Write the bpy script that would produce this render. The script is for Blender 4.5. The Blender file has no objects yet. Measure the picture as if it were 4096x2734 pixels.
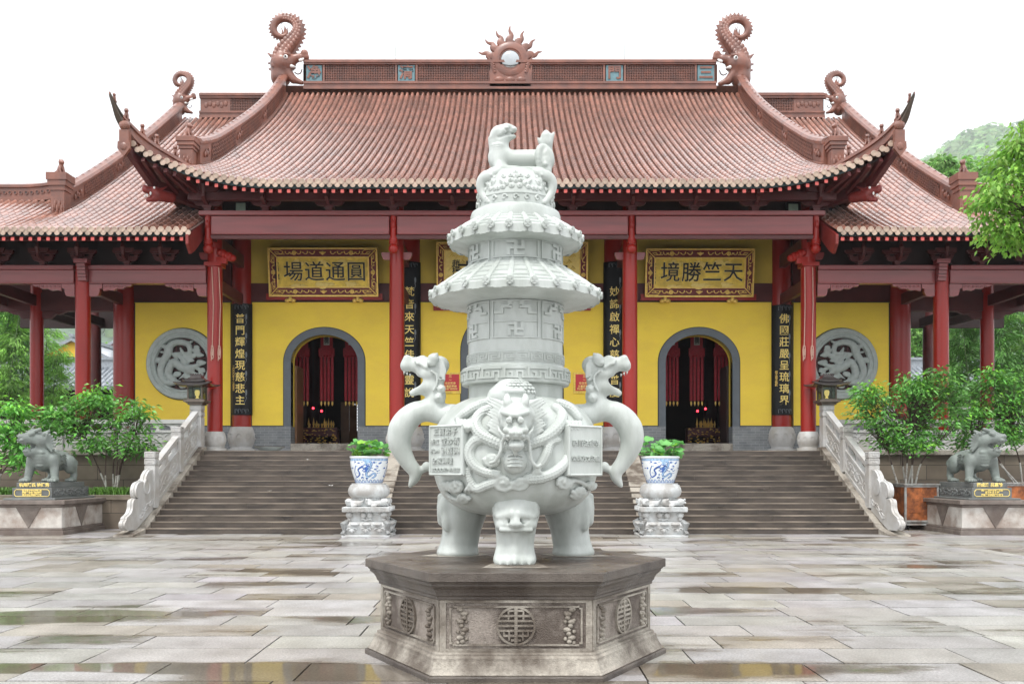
import bpy, bmesh, math, random
import numpy as np
from mathutils import Vector, Matrix, Euler
R = math.radians
S = bpy.context.scene
COL = S.collection
random.seed(7)

# ---------------------------------------------------------------- camera
F_PX, CXP, HYP, EYE = 3758.0, 2048.0, 1870.0, 1.6      # focal length, principal column, horizon row (4096 px wide picture), eye height
def W(px, py, Y):                                        # point at depth Y seen at a given direction
    return Vector(((px-CXP)*Y/F_PX, Y, EYE+(HYP-py)*Y/F_PX))
cam = bpy.data.cameras.new('camera'); camo = bpy.data.objects.new('camera', cam); COL.objects.link(camo)
camo.location = (0, 0, EYE); camo.rotation_euler = (R(90), 0, 0)
cam.sensor_width = 36.0; cam.sensor_fit = 'HORIZONTAL'; cam.lens = 36.0*F_PX/4096.0
cam.shift_y = (HYP-1367.0)/4096.0
cam.clip_start = 0.1; cam.clip_end = 3000
S.camera = camo

# ---------------------------------------------------------------- sky, sun, exposure
SUN_EL, SUN_AZ = 62.0, 205.0
wd = bpy.data.worlds.new("World"); S.world = wd; wd.use_nodes = True
nt = wd.node_tree; bg = nt.nodes['Background']
sky = nt.nodes.new('ShaderNodeTexSky'); sky.sky_type = 'NISHITA'; sky.sun_disc = False
sky.sun_elevation = R(SUN_EL); sky.sun_rotation = R(SUN_AZ); sky.air_density = 1.0; sky.dust_density = 4.0
tc = nt.nodes.new('ShaderNodeTexCoord'); sp = nt.nodes.new('ShaderNodeSeparateXYZ')
nt.links.new(tc.outputs['Generated'], sp.inputs[0])
mr = nt.nodes.new('ShaderNodeMapRange'); nt.links.new(sp.outputs['Z'], mr.inputs['Value'])
mr.inputs['From Min'].default_value = 0.0; mr.inputs['From Max'].default_value = 1.0
mr.inputs['To Min'].default_value = 11.5; mr.inputs['To Max'].default_value = 19.0    # overcast: zenith brighter than horizon
cl = nt.nodes.new('ShaderNodeVectorMath'); cl.operation = 'SCALE'; cl.inputs[0].default_value = (0.985, 1.0, 1.02)
nt.links.new(mr.outputs[0], cl.inputs['Scale'])
mx = nt.nodes.new('ShaderNodeMix'); mx.data_type = 'RGBA'; mx.inputs['Factor'].default_value = 0.92
nt.links.new(sky.outputs[0], mx.inputs['A']); nt.links.new(cl.outputs[0], mx.inputs['B'])
nt.links.new(mx.outputs['Result'], bg.inputs['Color']); bg.inputs['Strength'].default_value = 0.08
sl = bpy.data.lights.new('sun', 'SUN'); slo = bpy.data.objects.new('sun', sl); COL.objects.link(slo)
sl.energy = 1.5; sl.angle = R(14); sl.color = (1.0, 0.97, 0.93)
slo.rotation_euler = (R(90-SUN_EL), 0, R(180-SUN_AZ) if False else R(-25)); slo.location = (-10, -10, 30)
S.view_settings.view_transform = 'Standard'; S.view_settings.look = 'None'
S.view_settings.exposure = 0.7; S.view_settings.gamma = 1.0; S.view_settings.use_curve_mapping = False
HAZE = 0.00028
S.cycles.use_denoising = True
try: S.cycles.denoiser = 'OPENIMAGEDENOISE'
except Exception: pass
S.cycles.max_bounces = 6; S.cycles.diffuse_bounces = 3; S.cycles.glossy_bounces = 3; S.cycles.transmission_bounces = 4
S.cycles.sample_clamp_indirect = 6.0

# ---------------------------------------------------------------- materials
def nodes_of(m): return m.node_tree.nodes, m.node_tree.links
def mat(name, col, rough=0.6, var=0.12, vscale=4.0, bump=0.0, bscale=30.0, spec=0.5, metal=0.0, coat=0.0, coat_r=0.1,
        stain=None, sscale=1.2, samt=0.5, attr=None, rvar=0.0, stretch=None):
    m = bpy.data.materials.new(name); m.use_nodes = True
    n, l = nodes_of(m); p = n['Principled BSDF']
    tc = n.new('ShaderNodeTexCoord'); src = tc.outputs['Object']
    geo = n.new('ShaderNodeNewGeometry'); src = geo.outputs['Position']
    if stretch:
        mp = n.new('ShaderNodeMapping'); mp.inputs['Scale'].default_value = stretch; l.new(src, mp.inputs[0]); src = mp.outputs[0]
    nz = n.new('ShaderNodeTexNoise'); nz.inputs['Scale'].default_value = vscale; nz.inputs['Detail'].default_value = 6; l.new(src, nz.inputs['Vector'])
    a = [max(0, c*(1-var)) for c in col]; b = [min(1, c*(1+var)) for c in col]
    rp = n.new('ShaderNodeValToRGB'); rp.color_ramp.elements[0].position = 0.3; rp.color_ramp.elements[1].position = 0.7
    rp.color_ramp.elements[0].color = (*a, 1); rp.color_ramp.elements[1].color = (*b, 1); l.new(nz.outputs['Fac'], rp.inputs[0])
    out = rp.outputs[0]
    if stain:
        n2 = n.new('ShaderNodeTexNoise'); n2.inputs['Scale'].default_value = sscale; n2.inputs['Detail'].default_value = 8; n2.inputs['Roughness'].default_value = 0.62
        l.new(src, n2.inputs['Vector'])
        r2 = n.new('ShaderNodeValToRGB'); r2.color_ramp.elements[0].position = 0.43; r2.color_ramp.elements[1].position = 0.60
        l.new(n2.outputs['Fac'], r2.inputs[0])
        ml = n.new('ShaderNodeMath'); ml.operation = 'MULTIPLY'; ml.inputs[1].default_value = samt; l.new(r2.outputs[0], ml.inputs[0])
        mxx = n.new('ShaderNodeMix'); mxx.data_type = 'RGBA'; l.new(ml.outputs[0], mxx.inputs['Factor']); l.new(out, mxx.inputs['A']); mxx.inputs['B'].default_value = (*stain, 1)
        out = mxx.outputs['Result']
    if attr:                                              # per tile / leaf / slab tint stored on the mesh
        at = n.new('ShaderNodeAttribute'); at.attribute_name = attr
        mm = n.new('ShaderNodeMix'); mm.data_type = 'RGBA'; mm.blend_type = 'MULTIPLY'; mm.inputs['Factor'].default_value = 1.0
        l.new(out, mm.inputs['A']); l.new(at.outputs['Color'], mm.inputs['B']); out = mm.outputs['Result']
    l.new(out, p.inputs['Base Color'])
    p.inputs['Roughness'].default_value = rough; p.inputs['Metallic'].default_value = metal
    p.inputs['Specular IOR Level'].default_value = spec
    p.inputs['Coat Weight'].default_value = coat; p.inputs['Coat Roughness'].default_value = coat_r
    if rvar:
        m2 = n.new('ShaderNodeMapRange'); m2.inputs['To Min'].default_value = max(0.03, rough-rvar); m2.inputs['To Max'].default_value = min(1, rough+rvar)
        m2.inputs['From Min'].default_value = 0.3; m2.inputs['From Max'].default_value = 0.7
        l.new(nz.outputs['Fac'], m2.inputs['Value']); l.new(m2.outputs[0], p.inputs['Roughness'])
    if bump:
        n3 = n.new('ShaderNodeTexNoise'); n3.inputs['Scale'].default_value = bscale; n3.inputs['Detail'].default_value = 4; l.new(src, n3.inputs['Vector'])
        bp = n.new('ShaderNodeBump'); bp.inputs['Strength'].default_value = bump; bp.inputs['Distance'].default_value = 0.02
        l.new(n3.outputs['Fac'], bp.inputs['Height']); l.new(bp.outputs[0], p.inputs['Normal'])
    return m
M = {}
M['marble'] = mat('white_marble', (0.525, 0.56, 0.535), 0.40, 0.06, 3, 0.07, 60, stain=(0.29, 0.32, 0.285), sscale=3.2, samt=0.5, stretch=(1, 1, 0.35))
M['marble_scaly'] = mat('carved_marble', (0.525, 0.56, 0.535), 0.42, 0.05, 3, 0.06, 60, stain=(0.31, 0.34, 0.31), sscale=3.0, samt=0.4)
M['grey_marble'] = mat('grey_marble', (0.52, 0.52, 0.51), 0.5, 0.10, 3, 0.35, 40, stain=(0.36, 0.33, 0.29), sscale=1.6, samt=0.6)
M['pot_stone'] = mat('weathered_white_marble', (0.56, 0.58, 0.58), 0.5, 0.10, 3, 0.35, 40, stain=(0.30, 0.27, 0.24), sscale=3.5, samt=0.6)
M['granite_dark'] = mat('stained_granite', (0.115, 0.097, 0.081), 0.45, 0.25, 5, 0.4, 90, stain=(0.045, 0.033, 0.026), sscale=1.6, samt=0.9, rvar=0.2)
M['granite_panel'] = mat('pink_granite', (0.31, 0.27, 0.235), 0.7, 0.22, 60, 0.8, 110, stain=(0.075, 0.055, 0.043), sscale=2.3, samt=0.85)
M['granite_light'] = mat('pale_granite', (0.41, 0.375, 0.32), 0.6, 0.2, 40, 0.6, 110, stain=(0.09, 0.068, 0.05), sscale=1.7, samt=0.9)
M['step'] = mat('wet_step_stone', (0.058, 0.046, 0.038), 0.42, 0.4, 1.6, 0.4, 60, stain=(0.125, 0.10, 0.08), sscale=2.2, samt=0.55, rvar=0.15, stretch=(0.7, 1, 2.5))
M['step_edge'] = mat('worn_step_nosing', (0.21, 0.175, 0.14), 0.45, 0.6, 1.6, 0.3, 60)
M['retaining'] = mat('brown_wall_stone', (0.20, 0.165, 0.125), 0.7, 0.25, 3, 0.5, 40, stain=(0.085, 0.075, 0.045), sscale=1.0, samt=0.8)
M['platform'] = mat('chalky_platform_stone', (0.56, 0.53, 0.49), 0.7, 0.1, 5, 0.4, 50, stain=(0.27, 0.20, 0.16), sscale=1.6, samt=0.8)
M['platform_brown'] = mat('brown_platform_stone', (0.19, 0.16, 0.14), 0.6, 0.2, 5, 0.4, 60, stain=(0.11, 0.08, 0.065), sscale=2, samt=0.7)
M['lion'] = mat('grey_green_stone', (0.19, 0.22, 0.20), 0.5, 0.18, 6, 0.4, 60, stain=(0.15, 0.165, 0.155), sscale=4.0, samt=0.6)
M['lion_base'] = mat('dark_carved_stone', (0.17, 0.18, 0.175), 0.45, 0.2, 6, 0.4, 60, stain=(0.08, 0.085, 0.085), sscale=3.0, samt=0.6)
M['dragon_stone'] = mat('green_grey_stone', (0.40, 0.45, 0.43), 0.65, 0.1, 8, 0.4, 60)
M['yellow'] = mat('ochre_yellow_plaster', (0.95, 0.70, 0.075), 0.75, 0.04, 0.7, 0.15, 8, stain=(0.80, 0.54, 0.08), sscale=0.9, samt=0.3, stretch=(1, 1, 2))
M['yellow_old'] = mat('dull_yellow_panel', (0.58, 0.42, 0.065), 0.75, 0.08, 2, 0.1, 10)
M['red'] = mat('red_lacquer', (0.29, 0.014, 0.009), 0.32, 0.15, 1.5, 0.04, 20, spec=0.35, coat=0.2, coat_r=0.12, stretch=(1, 1, 0.3))
M['beam'] = mat('faded_red_beam', (0.22, 0.032, 0.032), 0.34, 0.22, 2.0, 0.1, 15, coat=0.5, coat_r=0.22, stretch=(0.25, 1, 3))
M['darkred'] = mat('dark_red_timber', (0.085, 0.014, 0.014), 0.5, 0.25, 2.0, coat=0.05)
M['rafter_end'] = mat('red_rafter_paint', (0.52, 0.09, 0.075), 0.5, 0.15, 9)
M['soffit'] = mat('blue_grey_soffit', (0.028, 0.036, 0.05), 0.7, 0.2, 3)
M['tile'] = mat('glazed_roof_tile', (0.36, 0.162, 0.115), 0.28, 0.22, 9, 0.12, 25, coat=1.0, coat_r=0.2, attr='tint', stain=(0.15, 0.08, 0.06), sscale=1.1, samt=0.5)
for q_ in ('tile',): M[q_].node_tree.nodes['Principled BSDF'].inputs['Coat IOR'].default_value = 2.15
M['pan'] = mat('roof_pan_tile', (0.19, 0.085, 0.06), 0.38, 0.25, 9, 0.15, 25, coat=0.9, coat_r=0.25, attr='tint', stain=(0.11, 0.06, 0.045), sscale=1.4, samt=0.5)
M['ridge'] = mat('terracotta_ridge', (0.24, 0.088, 0.055), 0.42, 0.25, 5, 0.25, 25, coat=0.4, coat_r=0.25, stain=(0.10, 0.045, 0.035), sscale=2.5, samt=0.65)
M['ridge_dark'] = mat('dark_terracotta_gap_shade', (0.075, 0.04, 0.035), 0.6, 0.25, 6)  # dark colour stands in for shade inside the ridge openwork; also dragon whiskers
M['ridge_tip'] = mat('mossy_dark_ridge_tip', (0.07, 0.05, 0.035), 0.45, 0.25, 6)
M['tile_end'] = mat('tile_end_clay', (0.46, 0.345, 0.27), 0.5, 0.15, 9, 0.2, 40, attr='tint')
M['teal'] = mat('faded_teal_paint', (0.13, 0.24, 0.27), 0.6, 0.15, 9)
M['fascia'] = mat('dark_green_fascia', (0.035, 0.055, 0.06), 0.6, 0.15, 9)
M['red_dark'] = mat('dull_dark_red_paint', (0.19, 0.022, 0.018), 0.45, 0.2, 6)
M['greytile'] = mat('grey_roof_tile', (0.26, 0.29, 0.32), 0.30, 0.2, 6, 0.2, 20, coat=1.0, coat_r=0.18, attr='tint')
M['grey_frame'] = mat('slate_grey_plaster', (0.125, 0.145, 0.165), 0.7, 0.1, 4)
M['black'] = mat('black_lacquer', (0.006, 0.007, 0.009), 0.4, 0.2, 4, spec=0.25)
M['gold'] = mat('gold_leaf', (0.85, 0.58, 0.15), 0.4, 0.15, 12, 0.2, 60, metal=0.4)
M['goldpaint'] = mat('bright_gold_paint', (0.95, 0.72, 0.22), 0.5, 0.1, 12)
M['goldfield'] = mat('aged_gold_field', (0.90, 0.62, 0.085), 0.45, 0.2, 5, 0.1, 30, metal=0.15, stain=(0.42, 0.28, 0.06), sscale=3, samt=0.5)
M['maroon'] = mat('maroon_border', (0.16, 0.018, 0.018), 0.5, 0.1, 6)
M['eye'] = mat('white_glaze', (0.8, 0.8, 0.78), 0.2, 0.03, 5)
M['ink'] = mat('black_ink', (0.008, 0.010, 0.013), 0.5, 0.05, 5)
M['greyink'] = mat('grey_carving', (0.16, 0.18, 0.20), 0.5, 0.2, 15)
M['red_sign'] = mat('red_enamel', (0.55, 0.012, 0.02), 0.3, 0.05, 5)
M['mirror'] = mat('polished_steel', (0.42, 0.44, 0.45), 0.10, 0.05, 3, metal=0.9)
M['porcelain'] = mat('glazed_porcelain', (0.78, 0.82, 0.84), 0.12, 0.03, 6, coat=0.5, coat_r=0.05)
M['blue_glaze'] = mat('cobalt_glaze', (0.035, 0.11, 0.38), 0.15, 0.45, 18, coat=0.5, coat_r=0.05)
M['pale_blue'] = mat('pale_blue_glaze', (0.30, 0.47, 0.66), 0.15, 0.3, 18, coat=0.5, coat_r=0.05)
M['rust'] = mat('rusty_sheet', (0.34, 0.105, 0.03), 0.6, 0.5, 5, 0.3, 30, stain=(0.10, 0.032, 0.014), sscale=4.5, samt=0.8)
M['steel'] = mat('grey_painted_steel', (0.36, 0.37, 0.36), 0.5, 0.2, 9, stain=(0.20, 0.12, 0.08), sscale=6, samt=0.6)
M['bronze'] = mat('dark_bronze', (0.060, 0.052, 0.050), 0.36, 0.25, 6, metal=0.5, coat=0.5, coat_r=0.15)
M['bronze2'] = mat('brown_lantern_metal', (0.14, 0.115, 0.095), 0.45, 0.25, 6, metal=0.3)
M['trunk'] = mat('bark', (0.075, 0.05, 0.04), 0.8, 0.3, 9, 0.5, 40)
M['limewash'] = mat('limewashed_bark', (0.55, 0.54, 0.50), 0.8, 0.2, 9, 0.4, 40, stain=(0.14, 0.10, 0.08), sscale=9, samt=0.7)
M['bamboo'] = mat('bamboo_culm', (0.10, 0.17, 0.055), 0.4, 0.3, 4)
def leafmat(name, col, rough=0.45, trans=0.3):
    m = mat(name, col, rough, 0.2, 3.0, attr='tint', spec=0.5)
    n, l = nodes_of(m); p = n['Principled BSDF']
    t = n.new('ShaderNodeBsdfTranslucent'); ms = n.new('ShaderNodeMixShader'); ms.inputs[0].default_value = trans
    src = p.inputs['Base Color'].links[0].from_socket
    l.new(src, t.inputs[0]); l.new(p.outputs[0], ms.inputs[1]); l.new(t.outputs[0], ms.inputs[2])
    l.new(ms.outputs[0], n['Material Output'].inputs[0]); return m
M['leaf'] = leafmat('shrub_leaf', (0.14, 0.36, 0.07), 0.4)
M['leaf_dark'] = leafmat('dark_shrub_leaf', (0.05, 0.15, 0.05), 0.4)
M['maple'] = leafmat('bright_maple_leaf', (0.23, 0.45, 0.075), 0.5, 0.4)
M['lotus'] = leafmat('lotus_leaf', (0.20, 0.52, 0.15), 0.5, 0.35)
M['bam_leaf'] = leafmat('bamboo_leaf', (0.25, 0.48, 0.11), 0.5, 0.4)
M['bam_leaf2'] = leafmat('dark_bamboo_leaf', (0.12, 0.29, 0.07), 0.5, 0.35)
M['tree_far'] = leafmat('woodland_leaf', (0.24, 0.45, 0.13), 0.6, 0.35)
M['grass'] = leafmat('grass_blade', (0.12, 0.26, 0.04), 0.5, 0.3)
M['hill'] = mat('wooded_hill', (0.075, 0.14, 0.07), 0.9, 0.5, 0.12)
M['soil'] = mat('dark_soil', (0.03, 0.024, 0.018), 0.9, 0.3, 8)
M['banner'] = mat('red_brocade', (0.30, 0.018, 0.03), 0.8, 0.25, 20)
M['cloth_grey'] = mat('pale_cloth', (0.42, 0.43, 0.40), 0.8, 0.1, 9)
M['orange'] = mat('warm_timber', (0.20, 0.10, 0.045), 0.5, 0.2, 3)
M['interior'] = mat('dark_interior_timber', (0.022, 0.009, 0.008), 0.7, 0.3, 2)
M['cloth_dark'] = mat('dark_clothes', (0.03, 0.03, 0.035), 0.8, 0.2, 9)
M['skin'] = mat('skin_tone', (0.42, 0.25, 0.18), 0.5, 0.05, 9)
M['hair'] = mat('black_hair', (0.015, 0.013, 0.012), 0.5, 0.1, 9)
M['rope'] = mat('pale_rope', (0.48, 0.30, 0.24), 0.8, 0.15, 30)
M['farwall'] = mat('far_yellow_wall', (0.80, 0.50, 0.05), 0.8, 0.06, 1)
M['farred'] = mat('far_red_wall', (0.45, 0.10, 0.09), 0.8, 0.08, 1)
M['tray'] = mat('pale_blue_tray', (0.55, 0.64, 0.68), 0.25, 0.1, 6)
def emit(name, col, s):
    m = bpy.data.materials.new(name); m.use_nodes = True
    p = m.node_tree.nodes['Principled BSDF']; p.inputs['Base Color'].default_value = (*col, 1)
    p.inputs['Emission Color'].default_value = (*col, 1); p.inputs['Emission Strength'].default_value = s; return m
M['redlamp'] = emit('red_lamp_glow', (1.0, 0.03, 0.05), 5.0)
M['warmlamp'] = emit('warm_bulb_glow', (1.0, 0.72, 0.25), 0.9)
def glassmat(name, tint, a):
    m = bpy.data.materials.new(name); m.use_nodes = True; n, l = nodes_of(m)
    t = n.new('ShaderNodeBsdfTransparent'); t.inputs[0].default_value = (*tint, 1)
    ms = n.new('ShaderNodeMixShader'); ms.inputs[0].default_value = a
    p = n['Principled BSDF']; p.inputs['Roughness'].default_value = 0.05; p.inputs['Base Color'].default_value = (0.05, 0.06, 0.06, 1)
    l.new(t.outputs[0], ms.inputs[1]); l.new(p.outputs[0], ms.inputs[2]); l.new(ms.outputs[0], n['Material Output'].inputs[0]); return m
M['glass'] = glassmat('lantern_glass', (0.8, 0.85, 0.8), 0.25)
M['lampglass'] = mat('greenish_lamp_glass', (0.42, 0.55, 0.45), 0.15, 0.1, 9)
def brickmat(name, c1, c2, mortar, scale, bw, bh, ms=0.02, rough=0.7, axis='XZ'):
    m = bpy.data.materials.new(name); m.use_nodes = True; n, l = nodes_of(m); p = n['Principled BSDF']
    g = n.new('ShaderNodeNewGeometry'); s = n.new('ShaderNodeSeparateXYZ'); c = n.new('ShaderNodeCombineXYZ')
    l.new(g.outputs['Position'], s.inputs[0]); l.new(s.outputs[axis[0]], c.inputs[0]); l.new(s.outputs[axis[1]], c.inputs[1])
    b = n.new('ShaderNodeTexBrick'); b.inputs['Scale'].default_value = scale; b.inputs['Brick Width'].default_value = bw; b.inputs['Row Height'].default_value = bh
    b.inputs['Mortar Size'].default_value = ms; b.inputs['Color1'].default_value = (*c1, 1); b.inputs['Color2'].default_value = (*c2, 1); b.inputs['Mortar'].default_value = (*mortar, 1)
    l.new(c.outputs[0], b.inputs['Vector']); l.new(b.outputs['Color'], p.inputs['Base Color']); p.inputs['Roughness'].default_value = rough
    nz = n.new('ShaderNodeTexNoise'); nz.inputs['Scale'].default_value = 3; l.new(g.outputs['Position'], nz.inputs['Vector'])
    mm = n.new('ShaderNodeMix'); mm.data_type = 'RGBA'; mm.blend_type = 'MULTIPLY'; mm.inputs['Factor'].default_value = 0.5
    l.new(b.outputs['Color'], mm.inputs['A']); l.new(nz.outputs['Fac'], mm.inputs['B']); l.new(mm.outputs['Result'], p.inputs['Base Color'])
    bp = n.new('ShaderNodeBump'); bp.inputs['Strength'].default_value = 0.4; bp.inputs['Distance'].default_value = 0.01; bp.invert = True
    l.new(b.outputs['Fac'], bp.inputs['Height']); l.new(bp.outputs[0], p.inputs['Normal']); return m
M['brick'] = brickmat('grey_brick', (0.23, 0.25, 0.27), (0.31, 0.33, 0.34), (0.42, 0.44, 0.44), 1.0, 0.27, 0.085, 0.006)
M['block'] = brickmat('terrace_block_stone', (0.17, 0.135, 0.10), (0.26, 0.21, 0.155), (0.05, 0.04, 0.03), 1.0, 1.5, 0.42, 0.008)

# ---------------------------------------------------------------- mesh tools
def wl(o):
    v = Vector((0, 0, 0))
    while o is not None: v += o.location; o = o.parent
    return v
def tag(o, label=None, cat=None, group=None, kind=None):
    if label: o['label'] = label
    if cat: o['category'] = cat
    if group: o['group'] = group
    if kind: o['kind'] = kind
    return o
def thing(name, label, cat, loc=(0, 0, 0), group=None):
    o = bpy.data.objects.new(name, None); COL.objects.link(o); o.location = loc; o.empty_display_size = 0.2
    return tag(o, label, cat, group)
def copy_tree(o, parent=None):
    c = o.copy(); COL.objects.link(c); c.parent = parent
    for ch in list(o.children): copy_tree(ch, c)
    return c
class MB:
    """collects shapes (world coordinates) for ONE mesh object"""
    def __init__(s): s.v = []; s.f = []; s.m = []; s.t = []; s.cur = 0; s.tint = 1.0
    def add(s, vs, fs, mi=None):
        b = len(s.v); s.v.extend([tuple(v) for v in vs])
        mi = s.cur if mi is None else mi
        for f in fs: s.f.append(tuple(i+b for i in f)); s.m.append(mi); s.t.append(s.tint)
        return s
    def box(s, x0, x1, y0, y1, z0, z1, mi=None):
        v = [(x0,y0,z0),(x1,y0,z0),(x1,y1,z0),(x0,y1,z0),(x0,y0,z1),(x1,y0,z1),(x1,y1,z1),(x0,y1,z1)]
        return s.add(v, [(3,2,1,0),(4,5,6,7),(0,1,5,4),(1,2,6,5),(2,3,7,6),(3,0,4,7)], mi)
    def cbox(s, c, h, rot=None, mi=None):                   # centre, half sizes, rotation matrix
        v = []
        for z in (-1, 1):
            for (x, y) in ((-1,-1),(1,-1),(1,1),(-1,1)):
                p = Vector((x*h[0], y*h[1], z*h[2]))
                if rot is not None: p = rot @ p
                v.append(p+Vector(c))
        return s.add(v, [(3,2,1,0),(4,5,6,7),(0,1,5,4),(1,2,6,5),(2,3,7,6),(3,0,4,7)], mi)
    def lathe(s, prof, c=(0, 0, 0), n=32, mi=None, a0=0.0, a1=2*math.pi, axis='Z', caps=True, sx=1.0, sy=1.0, ph=0.0):
        full = abs(a1-a0-2*math.pi) < 1e-6; k = n if full else n+1; v = []; f = []
        for (r, z) in prof:
            for i in range(k):
                a = a0+(a1-a0)*i/n+ph; x, y = r*math.cos(a)*sx, r*math.sin(a)*sy
                if axis == 'Z': p = (x, y, z)
                elif axis == 'Y': p = (x, z, y)
                else: p = (z, x, y)
                v.append((c[0]+p[0], c[1]+p[1], c[2]+p[2]))
        for j in range(len(prof)-1):
            for i in range(n):
                a = j*k+i; b = j*k+(i+1) % k
                f.append((a, b, b+k, a+k))
        if caps and full:
            f.append(tuple(range(k-1, -1, -1))); f.append(tuple((len(prof)-1)*k+i for i in range(k)))
        return s.add(v, f, mi)
    def tube(s, pts, rads, n=8, mi=None, closed=False, flat=1.0, up=None, cap=True):
        pts = [Vector(p) for p in pts]
        if not hasattr(rads, '__len__'): rads = [rads]*len(pts)
        L = len(pts); v = []; f = []; pu = None
        for i, p in enumerate(pts):
            if closed: t = pts[(i+1) % L]-pts[i-1]
            else: t = pts[min(i+1, L-1)]-pts[max(i-1, 0)]
            if t.length < 1e-9: t = Vector((0, 0, 1))
            t.normalize()
            if pu is None:
                u = Vector(up) if up else (Vector((0, 1, 0)) if abs(t.y) < 0.9 else Vector((1, 0, 0)))
            else: u = pu
            u = (u-t*u.dot(t))
            if u.length < 1e-6: u = t.orthogonal()
            u.normalize(); w = t.cross(u); pu = u
            for k in range(n):
                a = 2*math.pi*k/n
                v.append(p+(u*math.cos(a)*flat+w*math.sin(a))*rads[i])
        for i in range(L if closed else L-1):
            for k in range(n):
                a = i*n+k; b = i*n+(k+1) % n; i2 = ((i+1) % L)*n
                f.append((a, b, i2+(k+1) % n, i2+k))
        if cap and not closed:
            f.append(tuple(range(n-1, -1, -1))); f.append(tuple((L-1)*n+k for k in range(n)))
        return s.add(v, f, mi)
    def ell(s, c, r, n=12, m=8, rot=None, mi=None):
        v = []; f = []
        if not hasattr(r, '__len__'): r = (r, r, r)
        for j in range(m+1):
            th = math.pi*j/m
            for i in range(n):
                a = 2*math.pi*i/n
                p = Vector((r[0]*math.sin(th)*math.cos(a), r[1]*math.sin(th)*math.sin(a), -r[2]*math.cos(th)))
                if rot is not None: p = rot @ p
                v.append(p+Vector(c))
        for j in range(m):
            for i in range(n):
                a = j*n+i; b = j*n+(i+1) % n
                f.append((a, b, b+n, a+n))
        return s.add(v, f, mi)
    def prism(s, poly, axis, d0, d1, mi=None):              # poly: 2-D outline; axis 'Y': (x,z) outline, 'X': (y,z), 'Z': (x,y)
        def P(a, b, d): return (a, d, b) if axis == 'Y' else ((d, a, b) if axis == 'X' else (a, b, d))
        n = len(poly); v = [P(a, b, d0) for a, b in poly]+[P(a, b, d1) for a, b in poly]
        f = [tuple(range(n)), tuple(range(2*n-1, n-1, -1))]
        for i in range(n): j = (i+1) % n; f.append((i, i+n, j+n, j))
        return s.add(v, f, mi)
    def sweep(s, path, prof, side, mi=None, cap=True):      # prof: (offset along side vector, offset up) closed outline swept along path
        n = len(prof); v = []; f = []
        for i, p in enumerate(path):
            sd = Vector(side[i] if hasattr(side, '__len__') and not isinstance(side, Vector) and len(side) == len(path) else side)
            for a, b in prof: v.append(Vector(p)+sd*a+Vector((0, 0, b)))
        for i in range(len(path)-1):
            for k in range(n):
                f.append((i*n+k, i*n+(k+1) % n, (i+1)*n+(k+1) % n, (i+1)*n+k))
        if cap: f.append(tuple(range(n-1, -1, -1))); f.append(tuple((len(path)-1)*n+k for k in range(n)))
        return s.add(v, f, mi)
    def build(s, name, mats, parent=None, label=None, smooth=False, loc=None, bevel=0.0, auto=None):
        if not isinstance(mats, (list, tuple)): mats = [mats]
        vv = np.array([tuple(v) for v in s.v], dtype=float).reshape(-1, 3)
        if parent is not None: o_loc = wl(parent)
        elif loc is not None: o_loc = Vector(loc)
        else:
            lo = vv.min(0); hi = vv.max(0); o_loc = Vector(((lo[0]+hi[0])/2, (lo[1]+hi[1])/2, lo[2]))
        vv = vv-np.array(o_loc)
        me = bpy.data.meshes.new(name); me.from_pydata(vv.tolist(), [], s.f)
        for m_ in mats: me.materials.append(M[m_] if isinstance(m_, str) else m_)
        if len(mats) > 1: me.polygons.foreach_set('material_index', s.m)
        if any(t != 1.0 for t in s.t):
            at = me.attributes.new('tint', 'FLOAT_COLOR', 'FACE')
            arr = np.ones((len(s.f), 4), dtype=np.float32)
            for i, t in enumerate(s.t):
                if hasattr(t, '__len__'): arr[i, :3] = t
                else: arr[i, :3] = t
            at.data.foreach_set('color', arr.ravel())
        elif any(getattr(M[m_] if isinstance(m_, str) else m_, 'name', '') for m_ in mats):
            at = me.attributes.new('tint', 'FLOAT_COLOR', 'FACE'); at.data.foreach_set('color', np.ones(len(s.f)*4, dtype=np.float32))
        if smooth: me.polygons.foreach_set('use_smooth', [True]*len(me.polygons))
        me.update()
        if auto:
            try: me.set_sharp_from_angle(angle=R(auto))
            except Exception: pass
        o = bpy.data.objects.new(name, me); COL.objects.link(o)
        if parent is not None: o.parent = parent
        else: o.location = o_loc
        if bevel:
            b = o.modifiers.new('bevel', 'BEVEL'); b.width = bevel; b.segments = 1; b.limit_method = 'ANGLE'; b.angle_limit = R(40)
        if label: o['label'] = label
        return o
def spline(pts, n=6):                                        # Catmull-Rom through points
    P = [Vector(p) for p in pts]; out = []
    for i in range(len(P)-1):
        p0 = P[max(i-1, 0)]; p1 = P[i]; p2 = P[i+1]; p3 = P[min(i+2, len(P)-1)]
        for k in range(n):
            t = k/n
            out.append(0.5*((2*p1)+(p2-p0)*t+(2*p0-5*p1+4*p2-p3)*t*t+(3*p1-p0-3*p2+p3)*t**3))
    out.append(P[-1]); return out
def rspl(r, n=6):
    out = []
    for i in range(len(r)-1):
        for k in range(n): out.append(r[i]+(r[i+1]-r[i])*k/n)
    return out+[r[-1]]
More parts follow.
